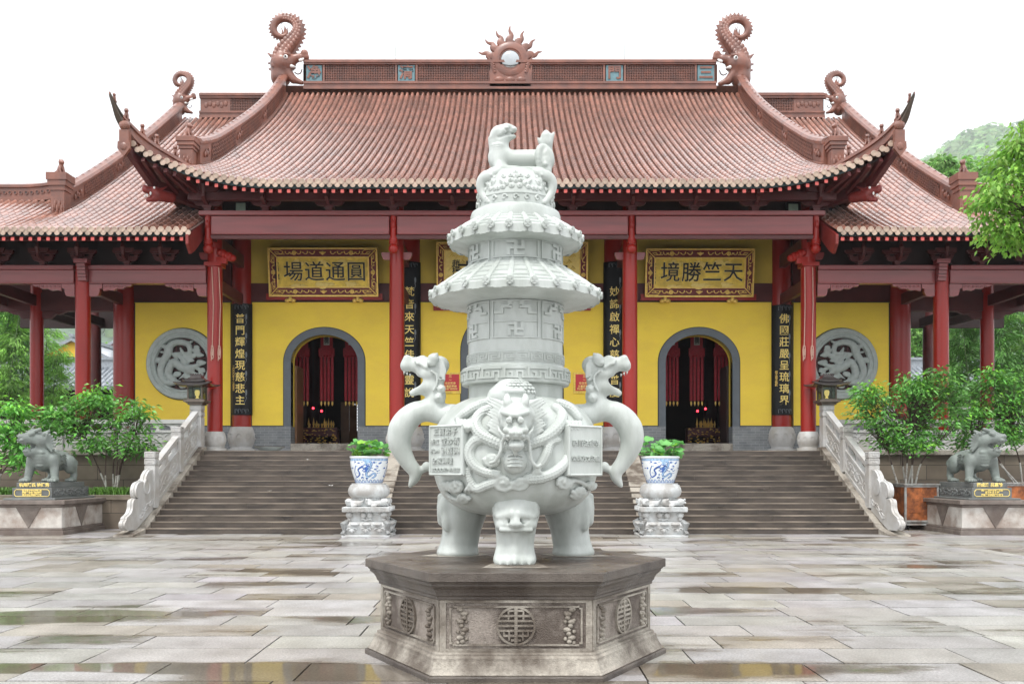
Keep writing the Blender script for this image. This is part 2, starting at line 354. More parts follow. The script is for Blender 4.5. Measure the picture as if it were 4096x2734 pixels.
def text(body, size, M_, name='lettering', parent=None, pos=(0, 0, 0), extrude=0.01, bold=0.0, vertical=False, rotz=0.0, spacing=1.0, narrow=1.0, rot=None, wrap=None):
    c = bpy.data.curves.new('lettering', 'FONT')
    c.body = "\n".join(body) if vertical else body
    c.size = size; c.extrude = extrude; c.offset = bold; c.align_x = 'CENTER'; c.align_y = 'CENTER'; c.space_line = spacing*0.82 if vertical else spacing
    if not vertical: c.space_character = spacing
    c.resolution_u = 2
    o = bpy.data.objects.new('lettering', c); COL.objects.link(o)
    me = bpy.data.meshes.new_from_object(o)
    bpy.data.objects.remove(o); me.materials.clear(); me.materials.append(M[M_])
    rm = rot if rot is not None else (Matrix.Rotation(rotz, 4, 'Z') @ Matrix.Rotation(R(90), 4, 'X'))
    me.transform(Matrix.Diagonal((narrow, 1, 1, 1)))
    if wrap: 
        for v in me.vertices: v.co = wrap(v.co)
    else: me.transform(rm)
    q = bpy.data.objects.new(name, me); COL.objects.link(q)
    if parent is not None: q.parent = parent; q.location = Vector(pos)-wl(parent)
    else: q.location = pos
    return q

# ---------------------------------------------------------------- sculpting: signed distances -> one continuous surface
class SDF:
    def __init__(s): s.ops = []
    def add(s, kind, *a, k=0.0, sub=False): s.ops.append((kind, a, k, sub)); return s
    def ell(s, c, r, rot=None, k=0.05, sub=False): return s.add('ell', Vector(c), r if hasattr(r, '__len__') else (r, r, r), rot, k=k, sub=sub)
    def cap(s, a, b, ra, rb=None, k=0.05, sub=False): return s.add('cap', Vector(a), Vector(b), ra, ra if rb is None else rb, k=k, sub=sub)
    def chain(s, pts, rads, k=0.03):
        for i in range(len(pts)-1): s.cap(pts[i], pts[i+1], rads[i], rads[i+1], k=k)
        return s
    def box(s, c, h, rot=None, rd=0.02, k=0.03, sub=False): return s.add('box', Vector(c), h, rot, rd, k=k, sub=sub)
    def mesh(s, h, pad=None):
        lo = np.full(3, 1e9); hi = -lo
        for kind, a, k, sub in s.ops:
            if sub: continue
            if kind == 'cap': pts = [(a[0], max(a[2], a[3])), (a[1], max(a[2], a[3]))]
            else: pts = [(a[0], max(a[1])*(1.75 if kind == 'box' else 1)+(a[3] if kind == 'box' else 0))]
            for p, r in pts: lo = np.minimum(lo, np.array(p)-r); hi = np.maximum(hi, np.array(p)+r)
        lo -= 3*h; hi += 3*h
        n = np.ceil((hi-lo)/h).astype(int)+1
        ax = [lo[i]+h*np.arange(n[i]) for i in range(3)]
        X, Y, Z = np.meshgrid(*ax, indexing='ij'); X = X.astype(np.float32); Y = Y.astype(np.float32); Z = Z.astype(np.float32)
        D = np.full(X.shape, 1e3, dtype=np.float32)
        for kind, a, k, sub in s.ops:
            if kind == 'cap':
                A, B, ra, rb = a; d = B-A; L2 = max(d.length_squared, 1e-12)
                t = ((X-A.x)*d.x+(Y-A.y)*d.y+(Z-A.z)*d.z)/L2; t = np.clip(t, 0, 1)
                q = np.sqrt((X-A.x-t*d.x)**2+(Y-A.y-t*d.y)**2+(Z-A.z-t*d.z)**2)-(ra+(rb-ra)*t)
            else:
                c, r, rot = a[0], a[1], a[2]; x, y, z = X-c.x, Y-c.y, Z-c.z
                if rot is not None:
                    m = rot.transposed()
                    x, y, z = (m[0][0]*x+m[0][1]*y+m[0][2]*z, m[1][0]*x+m[1][1]*y+m[1][2]*z, m[2][0]*x+m[2][1]*y+m[2][2]*z)
                if kind == 'ell':
                    k0 = np.sqrt((x/r[0])**2+(y/r[1])**2+(z/r[2])**2); k1 = np.sqrt((x/r[0]**2)**2+(y/r[1]**2)**2+(z/r[2]**2)**2)
                    q = k0*(k0-1)/np.maximum(k1, 1e-9); q = np.where(k0 < 1e-4, -min(r), q)
                else:
                    rd = a[3]; qx, qy, qz = np.abs(x)-r[0]+rd, np.abs(y)-r[1]+rd, np.abs(z)-r[2]+rd
                    q = np.sqrt(np.maximum(qx, 0)**2+np.maximum(qy, 0)**2+np.maximum(qz, 0)**2)+np.minimum(np.maximum(qx, np.maximum(qy, qz)), 0)-rd
            if sub:
                if k > 0: hh = np.clip(0.5-0.5*(D+q)/k, 0, 1); D = D*(1-hh)+(-q)*hh+k*hh*(1-hh)
                else: D = np.maximum(D, -q)
            elif k > 0: hh = np.clip(0.5+0.5*(q-D)/k, 0, 1); D = q*(1-hh)+D*hh-k*hh*(1-hh)
            else: D = np.minimum(D, q)
        return surfnet(D, lo, h)
def surfnet(D, lo, h):
    s = D < 0; nx, ny, nz = D.shape
    sl = lambda a, o: a[o[0]:nx-1+o[0], o[1]:ny-1+o[1], o[2]:nz-1+o[2]]
    cor = [(i, j, k) for i in (0, 1) for j in (0, 1) for k in (0, 1)]
    cnt = sum(sl(s, o).astype(np.int8) for o in cor); act = (cnt > 0) & (cnt < 8)
    ids = np.argwhere(act); N = len(ids); idx = -np.ones(act.shape, dtype=int); idx[act] = np.arange(N)
    acc = np.zeros((N, 3)); num = np.zeros(N)
    for a in cor:
        for d in range(3):
            if a[d] == 0:
                b = list(a); b[d] = 1; b = tuple(b)
                fa = sl(D, a)[act]; fb = sl(D, b)[act]; cr = (fa < 0) != (fb < 0)
                t = np.where(cr, fa/np.where(cr, fa-fb, 1), 0)
                p = np.array(a)[None, :]*np.ones((N, 1)); p[:, d] += t
                acc[cr] += p[cr]; num[cr] += 1
    V = (ids+acc/num[:, None])*h+lo
    Fs = []
    for d in range(3):
        e = [slice(0, None)]*3; e0 = [slice(None)]*3; e1 = [slice(None)]*3; e0[d] = slice(0, -1); e1[d] = slice(1, None)
        a = s[tuple(e0)]; b = s[tuple(e1)]; cr = np.argwhere(a != b); sg = a[a != b]
        u, w = [(1, 2), (2, 0), (0, 1)][d]
        ok = (cr[:, u] > 0) & (cr[:, w] > 0) & (cr[:, u] < D.shape[u]-1) & (cr[:, w] < D.shape[w]-1); cr = cr[ok]; sg = sg[ok]
        q = []
        for (du, dw) in ((0, 0), (-1, 0), (-1, -1), (0, -1)):
            c = cr.copy(); c[:, u] += du; c[:, w] += dw; q.append(idx[c[:, 0], c[:, 1], c[:, 2]])
        q = np.stack(q, 1); q[~sg] = q[~sg][:, ::-1]; Fs.append(q)
    return V, np.concatenate(Fs)
def sculpt(sdf, h, name, mats, parent=None, xf=None, label=None, loc=None, mb=None):
    V, Fq = sdf.mesh(h)
    if xf is not None: V = np.array([xf(Vector(v)) for v in V]) if callable(xf) else V
    m = mb or MB(); b = len(m.v); m.v.extend(map(tuple, V)); fq = (Fq+b).tolist(); m.f.extend(map(tuple, fq)); m.m.extend([m.cur]*len(fq)); m.t.extend([1.0]*len(fq))
    if mb is not None: return mb
    return m.build(name, mats, parent, label, smooth=True, loc=loc)
def rotm(x=0, y=0, z=0): return Euler((R(x), R(y), R(z))).to_matrix()

# ================================================================ GROUND, STAIRS, TERRACE
def pavemat():
    m = bpy.data.materials.new('wet_granite_paving'); m.use_nodes = True; n, l = nodes_of(m); p = n['Principled BSDF']
    g = n.new('ShaderNodeNewGeometry')
    def math_(op, a=None, b=None):
        q = n.new('ShaderNodeMath'); q.operation = op
        for i, x in enumerate((a, b)):
            if x is None: continue
            if isinstance(x, (int, float)): q.inputs[i].default_value = x
            else: l.new(x, q.inputs[i])
        return q.outputs[0]
    def noise(sc, scale, det=5, rough=0.55):
        mp = n.new('ShaderNodeMapping'); mp.inputs['Scale'].default_value = sc; l.new(g.outputs['Position'], mp.inputs[0])
        z = n.new('ShaderNodeTexNoise'); z.inputs['Scale'].default_value = scale; z.inputs['Detail'].default_value = det; z.inputs['Roughness'].default_value = rough
        l.new(mp.outputs[0], z.inputs['Vector']); return z.outputs['Fac']
    sx = n.new('ShaderNodeSeparateXYZ'); l.new(g.outputs['Position'], sx.inputs[0])
    wet = noise((0.42, 1.1, 1), 0.85, 6, 0.6)
    # shallow standing water lies in a few hollows of the paving
    for (cx, cy, rx, ry, w) in ((-4.7, 10.1, 1.7, 0.55, 0.34), (-3.3, 7.55, 2.4, 0.30, 0.34), (0.9, 10.6, 2.2, 0.5, 0.20), (1.9, 7.5, 1.6, 0.4, 0.20), (-1.0, 7.2, 2.0, 0.5, 0.22), (3.0, 12.3, 2.0, 0.35, 0.16), (0, 18.5, 7.0, 3.0, 0.08)):
        dx = math_('DIVIDE', math_('SUBTRACT', sx.outputs['X'], cx), rx); dy = math_('DIVIDE', math_('SUBTRACT', sx.outputs['Y'], cy), ry)
        d = math_('SUBTRACT', 1.0, math_('ADD', math_('MULTIPLY', dx, dx), math_('MULTIPLY', dy, dy)))
        wet = math_('ADD', wet, math_('MULTIPLY', math_('MAXIMUM', d, 0.0), w))
    at = n.new('ShaderNodeAttribute'); at.attribute_name = 'tint'
    ah = n.new('ShaderNodeSeparateColor'); l.new(at.outputs['Color'], ah.inputs[0])
    wet = math_('ADD', wet, math_('MULTIPLY', math_('SUBTRACT', ah.outputs[0], 0.95), -0.30))
    wr = n.new('ShaderNodeMapRange'); wr.inputs['From Min'].default_value = 0.55; wr.inputs['From Max'].default_value = 0.67; l.new(wet, wr.inputs['Value']); wetm = wr.outputs[0]
    fine = noise((1, 1, 1), 48, 4, 0.7); mid = noise((1, 1, 1), 2.2, 6)
    rp = n.new('ShaderNodeValToRGB'); rp.color_ramp.elements[0].color = (0.285, 0.277, 0.267, 1); rp.color_ramp.elements[1].color = (0.465, 0.46, 0.458, 1)
    rp.color_ramp.elements[0].position = 0.3; rp.color_ramp.elements[1].position = 0.7; l.new(mid, rp.inputs[0])
    mu = n.new('ShaderNodeMix'); mu.data_type = 'RGBA'; mu.blend_type = 'MULTIPLY'; mu.inputs['Factor'].default_value = 1; l.new(rp.outputs[0], mu.inputs['A']); l.new(at.outputs['Color'], mu.inputs['B'])
    sp_ = n.new('ShaderNodeMapRange'); sp_.inputs['From Min'].default_value = 0.35; sp_.inputs['From Max'].default_value = 0.65; sp_.inputs['To Min'].default_value = 0.6; sp_.inputs['To Max'].default_value = 1.32; l.new(fine, sp_.inputs['Value'])
    m2 = n.new('ShaderNodeVectorMath'); m2.operation = 'SCALE'; l.new(mu.outputs['Result'], m2.inputs[0]); l.new(sp_.outputs[0], m2.inputs['Scale'])
    dk = n.new('ShaderNodeMix'); dk.data_type = 'RGBA'; l.new(wetm, dk.inputs['Factor']); l.new(m2.outputs[0], dk.inputs['A'])
    md = n.new('ShaderNodeMix'); md.data_type = 'RGBA'; md.blend_type = 'MULTIPLY'; md.inputs['Factor'].default_value = 1; l.new(m2.outputs[0], md.inputs['A']); md.inputs['B'].default_value = (0.48, 0.43, 0.36, 1)
    l.new(md.outputs['Result'], dk.inputs['B']); l.new(dk.outputs['Result'], p.inputs['Base Color'])
    rr = n.new('ShaderNodeMapRange'); rr.inputs['To Min'].default_value = 0.44; rr.inputs['To Max'].default_value = 0.05; l.new(wetm, rr.inputs['Value']); l.new(rr.outputs[0], p.inputs['Roughness'])
    p.inputs['IOR'].default_value = 1.5; p.inputs['Specular IOR Level'].default_value = 0.75; p.inputs['Coat Weight'].default_value = 0.55; p.inputs['Coat Roughness'].default_value = 0.30
    bs = n.new('ShaderNodeMapRange'); bs.inputs['To Min'].default_value = 0.55; bs.inputs['To Max'].default_value = 0.0; l.new(wetm, bs.inputs['Value'])
    bp = n.new('ShaderNodeBump'); bp.inputs['Distance'].default_value = 0.006; l.new(bs.outputs[0], bp.inputs['Strength']); l.new(fine, bp.inputs['Height']); l.new(bp.outputs[0], p.inputs['Normal'])
    return m
M['paving'] = pavemat()
rnd = random.Random(3)
g = MB().add([(-1500, -32, -0.03), (1500, -32, -0.03), (1500, 1890, -0.03), (-1500, 1890, -0.03)], [(0, 1, 2, 3)]).build('ground', 'soil'); tag(g, kind='structure')
pv = MB()
def slab(x0, x1, y0, y1):
    g_ = 0.0085
    if rnd.random() < 0.2: t = rnd.uniform(0.68, 0.88); pv.tint = (t, t*0.92, t*0.8)
    else: t = rnd.uniform(0.82, 1.12); pv.tint = (t, t*rnd.uniform(0.96, 1.0), t*rnd.uniform(0.9, 1.02))
    z = [rnd.uniform(-0.0035, 0.0035) for _ in range(4)]
    v = [(x0+g_, y0+g_, z[0]), (x1-g_, y0+g_, z[1]), (x1-g_, y1-g_, z[2]), (x0+g_, y1-g_, z[3])]
    pv.add(v+[(a, b, -0.028) for a, b, c in v], [(0, 1, 2, 3), (0, 4, 5, 1), (1, 5, 6, 2), (3, 7, 4, 0)])
y = 1.6
while y < 22.7:
    d = rnd.choice((0.58, 0.61, 0.61, 0.64)); x = -8.95-rnd.uniform(0, 0.9)
    x = -9.0; first = True
    while x < 9.0:
        L = rnd.uniform(1.0, 1.5) if not first else rnd.uniform(0.4, 1.3); first = False
        x2 = min(x+L, 9.0)
        if 9.0-x2 < 0.35: x2 = 9.0
        slab(x, x2, y, min(y+d, 22.72)); x = x2
    y += d
for sd in (-1, 1):                                           # border strips and side paving
    y = 1.6
    while y < 26:
        L = rnd.uniform(1.1, 1.7); slab(*sorted((sd*9.0, sd*9.36)), y, y+L); y += L
    y = 1.6
    while y < 26:
        x = 9.36
        while x < 20:
            L = rnd.uniform(0.9, 1.6); slab(*sorted((sd*x, sd*(x+L))), y, y+0.62); x += L
        y += 0.62
tag(pv.build('pavement', 'paving'), kind='structure')

LV = 2.10                                                    # terrace level
ST0, ST1, NS = 22.72, 27.02, 15
st = thing('stone_stairs', 'broad flight of dark wet stone steps up to the temple terrace', 'stairs', (0, ST0, 0))
tr = (ST1-ST0)/(NS-1); rs = LV/NS
for i in range(NS):
    m = MB(); y0 = ST0+i*tr
    x = -8.86
    while x < 8.86:                                          # each step is laid from several long blocks
        L = rnd.uniform(1.8, 3.4); x2 = min(x+L, 8.86)
        if 8.86-x2 < 0.8: x2 = 8.86
        dy = rnd.uniform(0, 0.006)
        m.box(x+0.002, x2-0.002, y0+dy, ST1+0.5, i*rs-0.0 if i else -0.02, (i+1)*rs-0.022, 0)
        m.box(x+0.002, x2-0.002, y0+dy-0.014, y0+tr+0.1, (i+1)*rs-0.022, (i+1)*rs-0.004, 1)
        x = x2
    m.build('step', ['step', 'step_edge'], st)
sl_ = (LV)/(ST1-ST0)
def ramp(x0, x1, up, y0=ST0-0.22, name='ramp_stone', mt='granite_light', par=None):
    a = [(y0, -0.02), (y0, 0.02), (ST0+0.1, 0.05+up), (ST1, LV+up), (ST1+0.25, LV+up), (ST1+0.25, -0.02)]
    return MB().prism(a, 'X', x0, x1).build(name, mt, par or st, bevel=0.01)
for sd in (-1, 1): ramp(sd*3.36-0.24, sd*3.36+0.24, 0.035)
# terrace
tm = MB(); tm.box(-21, 21, 27.45, 46, -0.02, LV-0.003)
tm.box(-8.9, 8.9, ST1+0.25, 27.45, -0.02, LV-0.003)
tr_o = thing('stone_terrace', 'raised stone terrace under the temple with brown block retaining walls', 'terrace', (0, 27.4, 0))
tm.build('terrace_floor', 'granite_light', tr_o)
for sd in (-1, 1):
    m = MB(); m.box(*sorted((sd*8.92, sd*21)), 27.2, 27.44, -0.02, LV-0.13); m.build('retaining_wall', 'block', tr_o)
    m = MB(); m.box(*sorted((sd*8.92, sd*21)), 27.09, 27.6, LV-0.13, LV+0.012); m.build('coping', 'granite_light', tr_o, bevel=0.01)
def grass_patch(x0, x1, y0, y1, z, n, name, label, hh=0.22):
    m = MB()
    for i in range(n):
        x, y = rnd.uniform(x0, x1), rnd.uniform(y0, y1); h = rnd.uniform(0.5, 1)*hh; a = rnd.uniform(0, 6.28); w = 0.012; b = rnd.uniform(0.5, 1.3)*h
        dx, dy = math.cos(a), math.sin(a); m.tint = rnd.uniform(0.6, 1.5)
        p = [(x-dy*w, y+dx*w, z), (x+dy*w, y-dx*w, z), (x+dx*b*0.4+dy*w, y+dy*b*0.4-dx*w, z+h*0.8), (x+dx*b*0.4-dy*w, y+dy*b*0.4+dx*w, z+h*0.8), (x+dx*b, y+dy*b, z+h*0.7)]
        m.add(p, [(0, 1, 2, 3), (3, 2, 4)])
    return tag(m.build(name, 'grass'), label, 'grass', kind='stuff')
for sd in (-1, 1):
    x0, x1 = sorted((sd*(9.75 if sd < 0 else 11.4), sd*20)); yf = 24.6 if sd < 0 else 25.5
    b = thing('planting_bed', ('brown stone planting bed with long grass behind the left guardian beast' if sd < 0 else 'dark stone planting bed behind the right guardian beast and rusty planter'), 'planting bed', ((x0+x1)/2, yf, 0))
    m = MB(); m.box(x0, x1, yf, 27.2, -0.02, 0.76); m.build('bed_wall', 'block', b)
    m = MB(); m.box(x0-0.05, x1+0.05, yf-0.05, yf+0.3, 0.76, 0.89); m.build('coping', 'retaining', b, bevel=0.01)
    m = MB(); m.box(x0, x1, yf+0.3, 27.2, 0.76, 0.85); m.build('soil', 'soil', b)
    grass_patch(x0, x1, yf+0.25, 26.3, 0.85, 3800, 'grass', 'long green grass in the %s planting bed' % ('left' if sd < 0 else 'right'), 0.3)

# ---------------------------------------------------------------- marble balustrades
def fret(m, u0, u1, v0, v1, put, t=0.012):                   # square meander strip; put(u0,u1,v0,v1) adds one bar
    w = u1-u0; h = v1-v0; b = h*0.13
    put(u0, u1, v1-b, v1); put(u0, u1, v0, v0+b); put(u0, u0+b, v0, v1); put(u1-b, u1, v0, v1)
    put(u0+w*0.3, u0+w*0.3+b, v0+h*0.25, v1-h*0.28); put(u0+w*0.3, u1-w*0.25, v0+h*0.25, v0+h*0.25+b); put(u0+w*0.55, u0+w*0.55+b, v0+h*0.45, v1)
def post(parent, x, y, z0, z1, w, label=None):
    m = MB(); m.box(x-w/2, x+w/2, y-w/2, y+w/2, z0, z1-0.36); h = w/2
    m.box(x-h*0.9, x+h*0.9, y-h*0.9, y+h*0.9, z1-0.36, z1-0.33)
    m.box(x-h, x+h, y-h, y+h, z1-0.33, z1-0.18); m.box(x-h*0.92, x+h*0.92, y-h*0.92, y+h*0.92, z1-0.18, z1-0.16); m.box(x-h, x+h, y-h, y+h, z1-0.16, z1)
    for (a, b) in ((z1-0.32, z1-0.19), (z1-0.15, z1-0.01)):
        fret(m, x-h*0.9, x+h*0.9, a, b, lambda u0, u1, v0, v1: m.box(u0, u1, y-h-0.012, y-h, v0, v1))
        for sx in (-1, 1):
            fret(m, y-h*0.9, y+h*0.9, a, b, lambda u0, u1, v0, v1: m.box(*sorted((x+sx*h, x+sx*(h+0.012))), u0, u1, v0, v1))
    return m.build('post', 'grey_marble', parent, label, bevel=0.006)
def scrolls(m, fn, n, rr, seed):                              # raised vine ornament: little spirals placed by fn(u,v) -> point
    q = random.Random(seed)
    for i in range(n):
        u0 = (i+0.5)/n; sgn = 1 if i % 2 else -1; pts = []
        for k in range(13):
            a = k/12*4.2*math.pi/2+q.uniform(0, .3); r = rr*(1-k/14)
            pts.append(fn(u0+math.cos(a)*r*0.9/n, 0.5+sgn*math.sin(a)*r*0.42))
        m.tube(pts, [0.016]*13, 5)
        for k in range(3):
            a = q.uniform(0, 6.28); c = fn(u0+math.cos(a)*0.42/n, 0.5+0.36*math.sin(a)); m.ell(c, (0.022, 0.03, 0.03), 6, 4)
def zs(y): return (y-ST0)*sl_
def balustrade(sd):
    side = 'left' if sd < 0 else 'right'
    o = thing('stair_balustrade', 'carved white marble balustrade climbing the %s side of the stairs' % side, 'balustrade', (sd*9.1, ST0, 0), 'marble balustrades')
    X = sd*9.1
    ramp(X-0.24, X+0.24, 0.10, ST0-0.75, 'ramp_stone', 'granite_light', o)
    yA, yB, yC = 23.73, 25.56, 27.16
    for (yy, w, zt) in ((yA, 0.27, 2.01), (yB, 0.27, 2.72), (yC, 0.32, 3.41)): post(o, X, yy, zs(min(yy, ST1))+0.1, zt, w)
    for (ya, yb) in ((yA+0.13, yB-0.13), (yB+0.13, yC-0.15)):
        m = MB(); q = [(ya, zs(ya)), (yb, zs(yb))]
        def par(lo, hi, t): m.prism([(ya, zs(ya)+lo), (yb, zs(yb)+lo), (yb, zs(yb)+hi), (ya, zs(ya)+hi)], 'X', X-t, X+t)
        par(0.1, 0.2, 0.085); par(0.2, 0.70, 0.06); par(0.70, 0.77, 0.085); par(1.01, 1.14, 0.085)
        for t in (0.0, 0.5, 1.0):
            yc = ya+(yb-ya)*(0.06+0.88*t); w = 0.09 if t != 0.5 else 0.14
            m.prism([(yc-w, zs(yc-w)+0.76), (yc+w, zs(yc+w)+0.76), (yc+w*0.5, zs(yc)+0.90), (yc+w*1.1, zs(yc+w)+1.02), (yc-w*1.1, zs(yc-w)+1.02), (yc-w*0.5, zs(yc)+0.90)], 'X', X-0.05, X+0.05)
        for s2 in (-1, 1):
            fn = lambda u, v: (X+s2*0.062, ya+0.08+(yb-ya-0.16)*u, zs(ya+0.08+(yb-ya-0.16)*u)+0.23+0.45*v)
            scrolls(m, fn, 5, 0.9, 5)
        m.build('rail_panel', 'grey_marble', o, bevel=0.006)
    out = [(1447, 895), (1400, 900), (1378, 925), (1360, 965), (1348, 1010), (1310, 1012), (1280, 1035), (1264, 1090), (1268, 1150), (1285, 1170), (1250, 1178), (1237, 1210), (1233, 1265), (1215, 1315), (1178, 1350), (1172, 1378), (1158, 1400), (1157, 1440), (1180, 1475)]
    poly = []
    for (x, y) in out:
        px, py = x*900/2138, 1500+y*900/2138; Y = 9.1*F_PX/(2048-px); poly.append((Y, 1.6+(1870-py)*Y/F_PX))
    poly = [(p.y, p.z) for p in spline([(0, a, b) for a, b in poly], 3)]
    pl = poly+[(22.55, 0.11), (yA-0.13, zs(yA-0.13)+0.1)]
    m = MB(); m.prism(pl, 'X', X-0.075, X+0.075)
    for s2 in (-1, 1):
        m.lathe([(0.20, -0.012), (0.20, 0.012), (0.16, 0.02), (0.15, 0.005), (0.0, 0.012)], (X+s2*0.085, 23.21, 1.13), 20, axis='X')
        fn = lambda u, v: (X+s2*0.08, 22.75+0.9*u, zs(22.75+0.9*u)+0.25+0.25*v); scrolls(m, fn, 3, 0.8, 9)
    edge = [(X, a*1.0, b) for a, b in poly[2:-1]]; m.tube([Vector(p) for p in edge], 0.03, 6)
    m.build('scroll_stone', 'grey_marble', o, bevel=0.008)
    # level balustrade on the terrace edge
    t = thing('terrace_balustrade', 'level white marble balustrade on the terrace edge %s of the stairs' % side, 'balustrade', (sd*13, 27.35, LV), 'marble balustrades')
    xs = [9.32, 10.97, 13.15, 15.3, 17.5]
    for i, x in enumerate(xs):
        if i: post(t, sd*x, 27.35, LV, 3.38, 0.26)
        if i < 4:
            a, b = sorted((sd*(x+(0.13 if i else 0)), sd*(xs[i+1]-0.13))); m = MB()
            m.box(a, b, 27.27, 27.43, LV, LV+0.1); m.box(a, b, 27.29, 27.41, LV+0.1, 2.62); m.box(a, b, 27.26, 27.44, 2.62, 2.69); m.box(a, b, 27.25, 27.45, 2.88, 3.0)
            for u in (0.1, 0.36, 0.64, 0.9):
                xc = a+(b-a)*u
                m.prism([(xc-0.05, 2.69), (xc+0.05, 2.69), (xc+0.03, 2.75), (xc+0.09, 2.80), (xc+0.2, 2.83), (xc+0.2, 2.88), (xc-0.2, 2.88), (xc-0.2, 2.83), (xc-0.09, 2.80), (xc-0.03, 2.75)], 'Y', 27.29, 27.41)
            fn = lambda u, v: (a+0.1+(b-a-0.2)*u, 27.285, LV+0.16+0.40*v); scrolls(m, fn, 6, 0.95, i)
            m.build('rail_panel', 'grey_marble', t, bevel=0.006)
    # lantern on the top post
    L = thing('bronze_lantern', 'dark bronze pavilion lantern on the %s top post of the stairs' % side, 'lantern', (sd*9.1, yC, 3.41), 'stair lanterns')
    c = (sd*9.1, yC)
    m = MB()
    for (w, a, b) in ((0.21, 3.41, 3.46), (0.25, 3.46, 3.49), (0.30, 3.49, 3.55)): m.box(c[0]-w, c[0]+w, c[1]-w, c[1]+w, a, b)
    m.build('base', 'bronze2', L)
    m = MB()
    for (a, b) in ((-1, -1), (1, -1), (1, 1), (-1, 1)): m.box(c[0]+a*0.2-0.02, c[0]+a*0.2+0.02, c[1]+b*0.2-0.02, c[1]+b*0.2+0.02, 3.55, 3.98)
    m.box(c[0]-0.215, c[0]+0.215, c[1]-0.215, c[1]+0.215, 3.55, 3.585); m.box(c[0]-0.215, c[0]+0.215, c[1]-0.215, c[1]+0.215, 3.94, 3.98); m.build('frame', 'bronze2', L)
    m = MB()
    for (x0, x1, y0, y1) in ((-.18, .18, -.2, -.195), (-.18, .18, .195, .2), (-.2, -.195, -.18, .18), (.195, .2, -.18, .18)): m.box(c[0]+x0, c[0]+x1, c[1]+y0, c[1]+y1, 3.585, 3.94)
    m.build('glass', 'glass', L)
    m = MB(); m.lathe([(0.03, 3.585), (0.05, 3.62), (0.025, 3.65), (0.06, 3.70), (0.075, 3.78), (0.06, 3.84), (0.0, 3.85)], (c[0], c[1], 0), 10); m.build('bulb', 'warmlamp', L)
    def roof(w0, z0, w1, z1, lift):
        m = MB(); N = 8; rows = []
        for j in range(6):
            t = j/5; w = w0+(w1-w0)*t; z = z0+(z1-z0)*(t**1.6); ring = []
            for e in range(4):
                for i in range(N):
                    u = -1+2*i/N; cx = [(u, -1), (1, u), (-u, 1), (-1, -u)][e]
                    k = abs(u)**3*lift*(1-t); s = 1+0.10*abs(u)**3*(1-t); ring.append((c[0]+cx[0]*w*s, c[1]+cx[1]*w*s, z+k))
            rows.append(ring)
        v = [p for r_ in rows for p in r_]; n4 = 4*N; f = [(j*n4+i, j*n4+(i+1) % n4, (j+1)*n4+(i+1) % n4, (j+1)*n4+i) for j in range(5) for i in range(n4)]
        low = [(p[0], p[1], p[2]-0.03) for p in rows[0]]; b0 = len(v); v += low
        f += [(i, b0+i, b0+(i+1) % n4, (i+1) % n4) for i in range(n4)]+[tuple(range(5*n4, 6*n4)), tuple(b0+n4-1-i for i in range(n4))]
        m.add(v, f); return m
    roof(0.47, 3.98, 0.22, 4.10, 0.07).build('eave_roof', 'bronze', L, smooth=True, auto=35)
    roof(0.30, 4.10, 0.15, 4.22, 0.03).build('top_roof', 'bronze', L, smooth=True, auto=35)
    m = MB(); m.box(c[0]-0.15, c[0]+0.15, c[1]-0.15, c[1]+0.15, 4.22, 4.245)
    for k in range(-2, 3):
        m.box(c[0]+k*0.065-0.018, c[0]+k*0.065+0.018, c[1]-0.15, c[1]-0.12, 4.245, 4.31); m.box(c[0]+k*0.065-0.018, c[0]+k*0.065+0.018, c[1]+0.12, c[1]+0.15, 4.245, 4.31)
    m.build('crest', 'bronze', L)
for sd in (-1, 1): balustrade(sd)

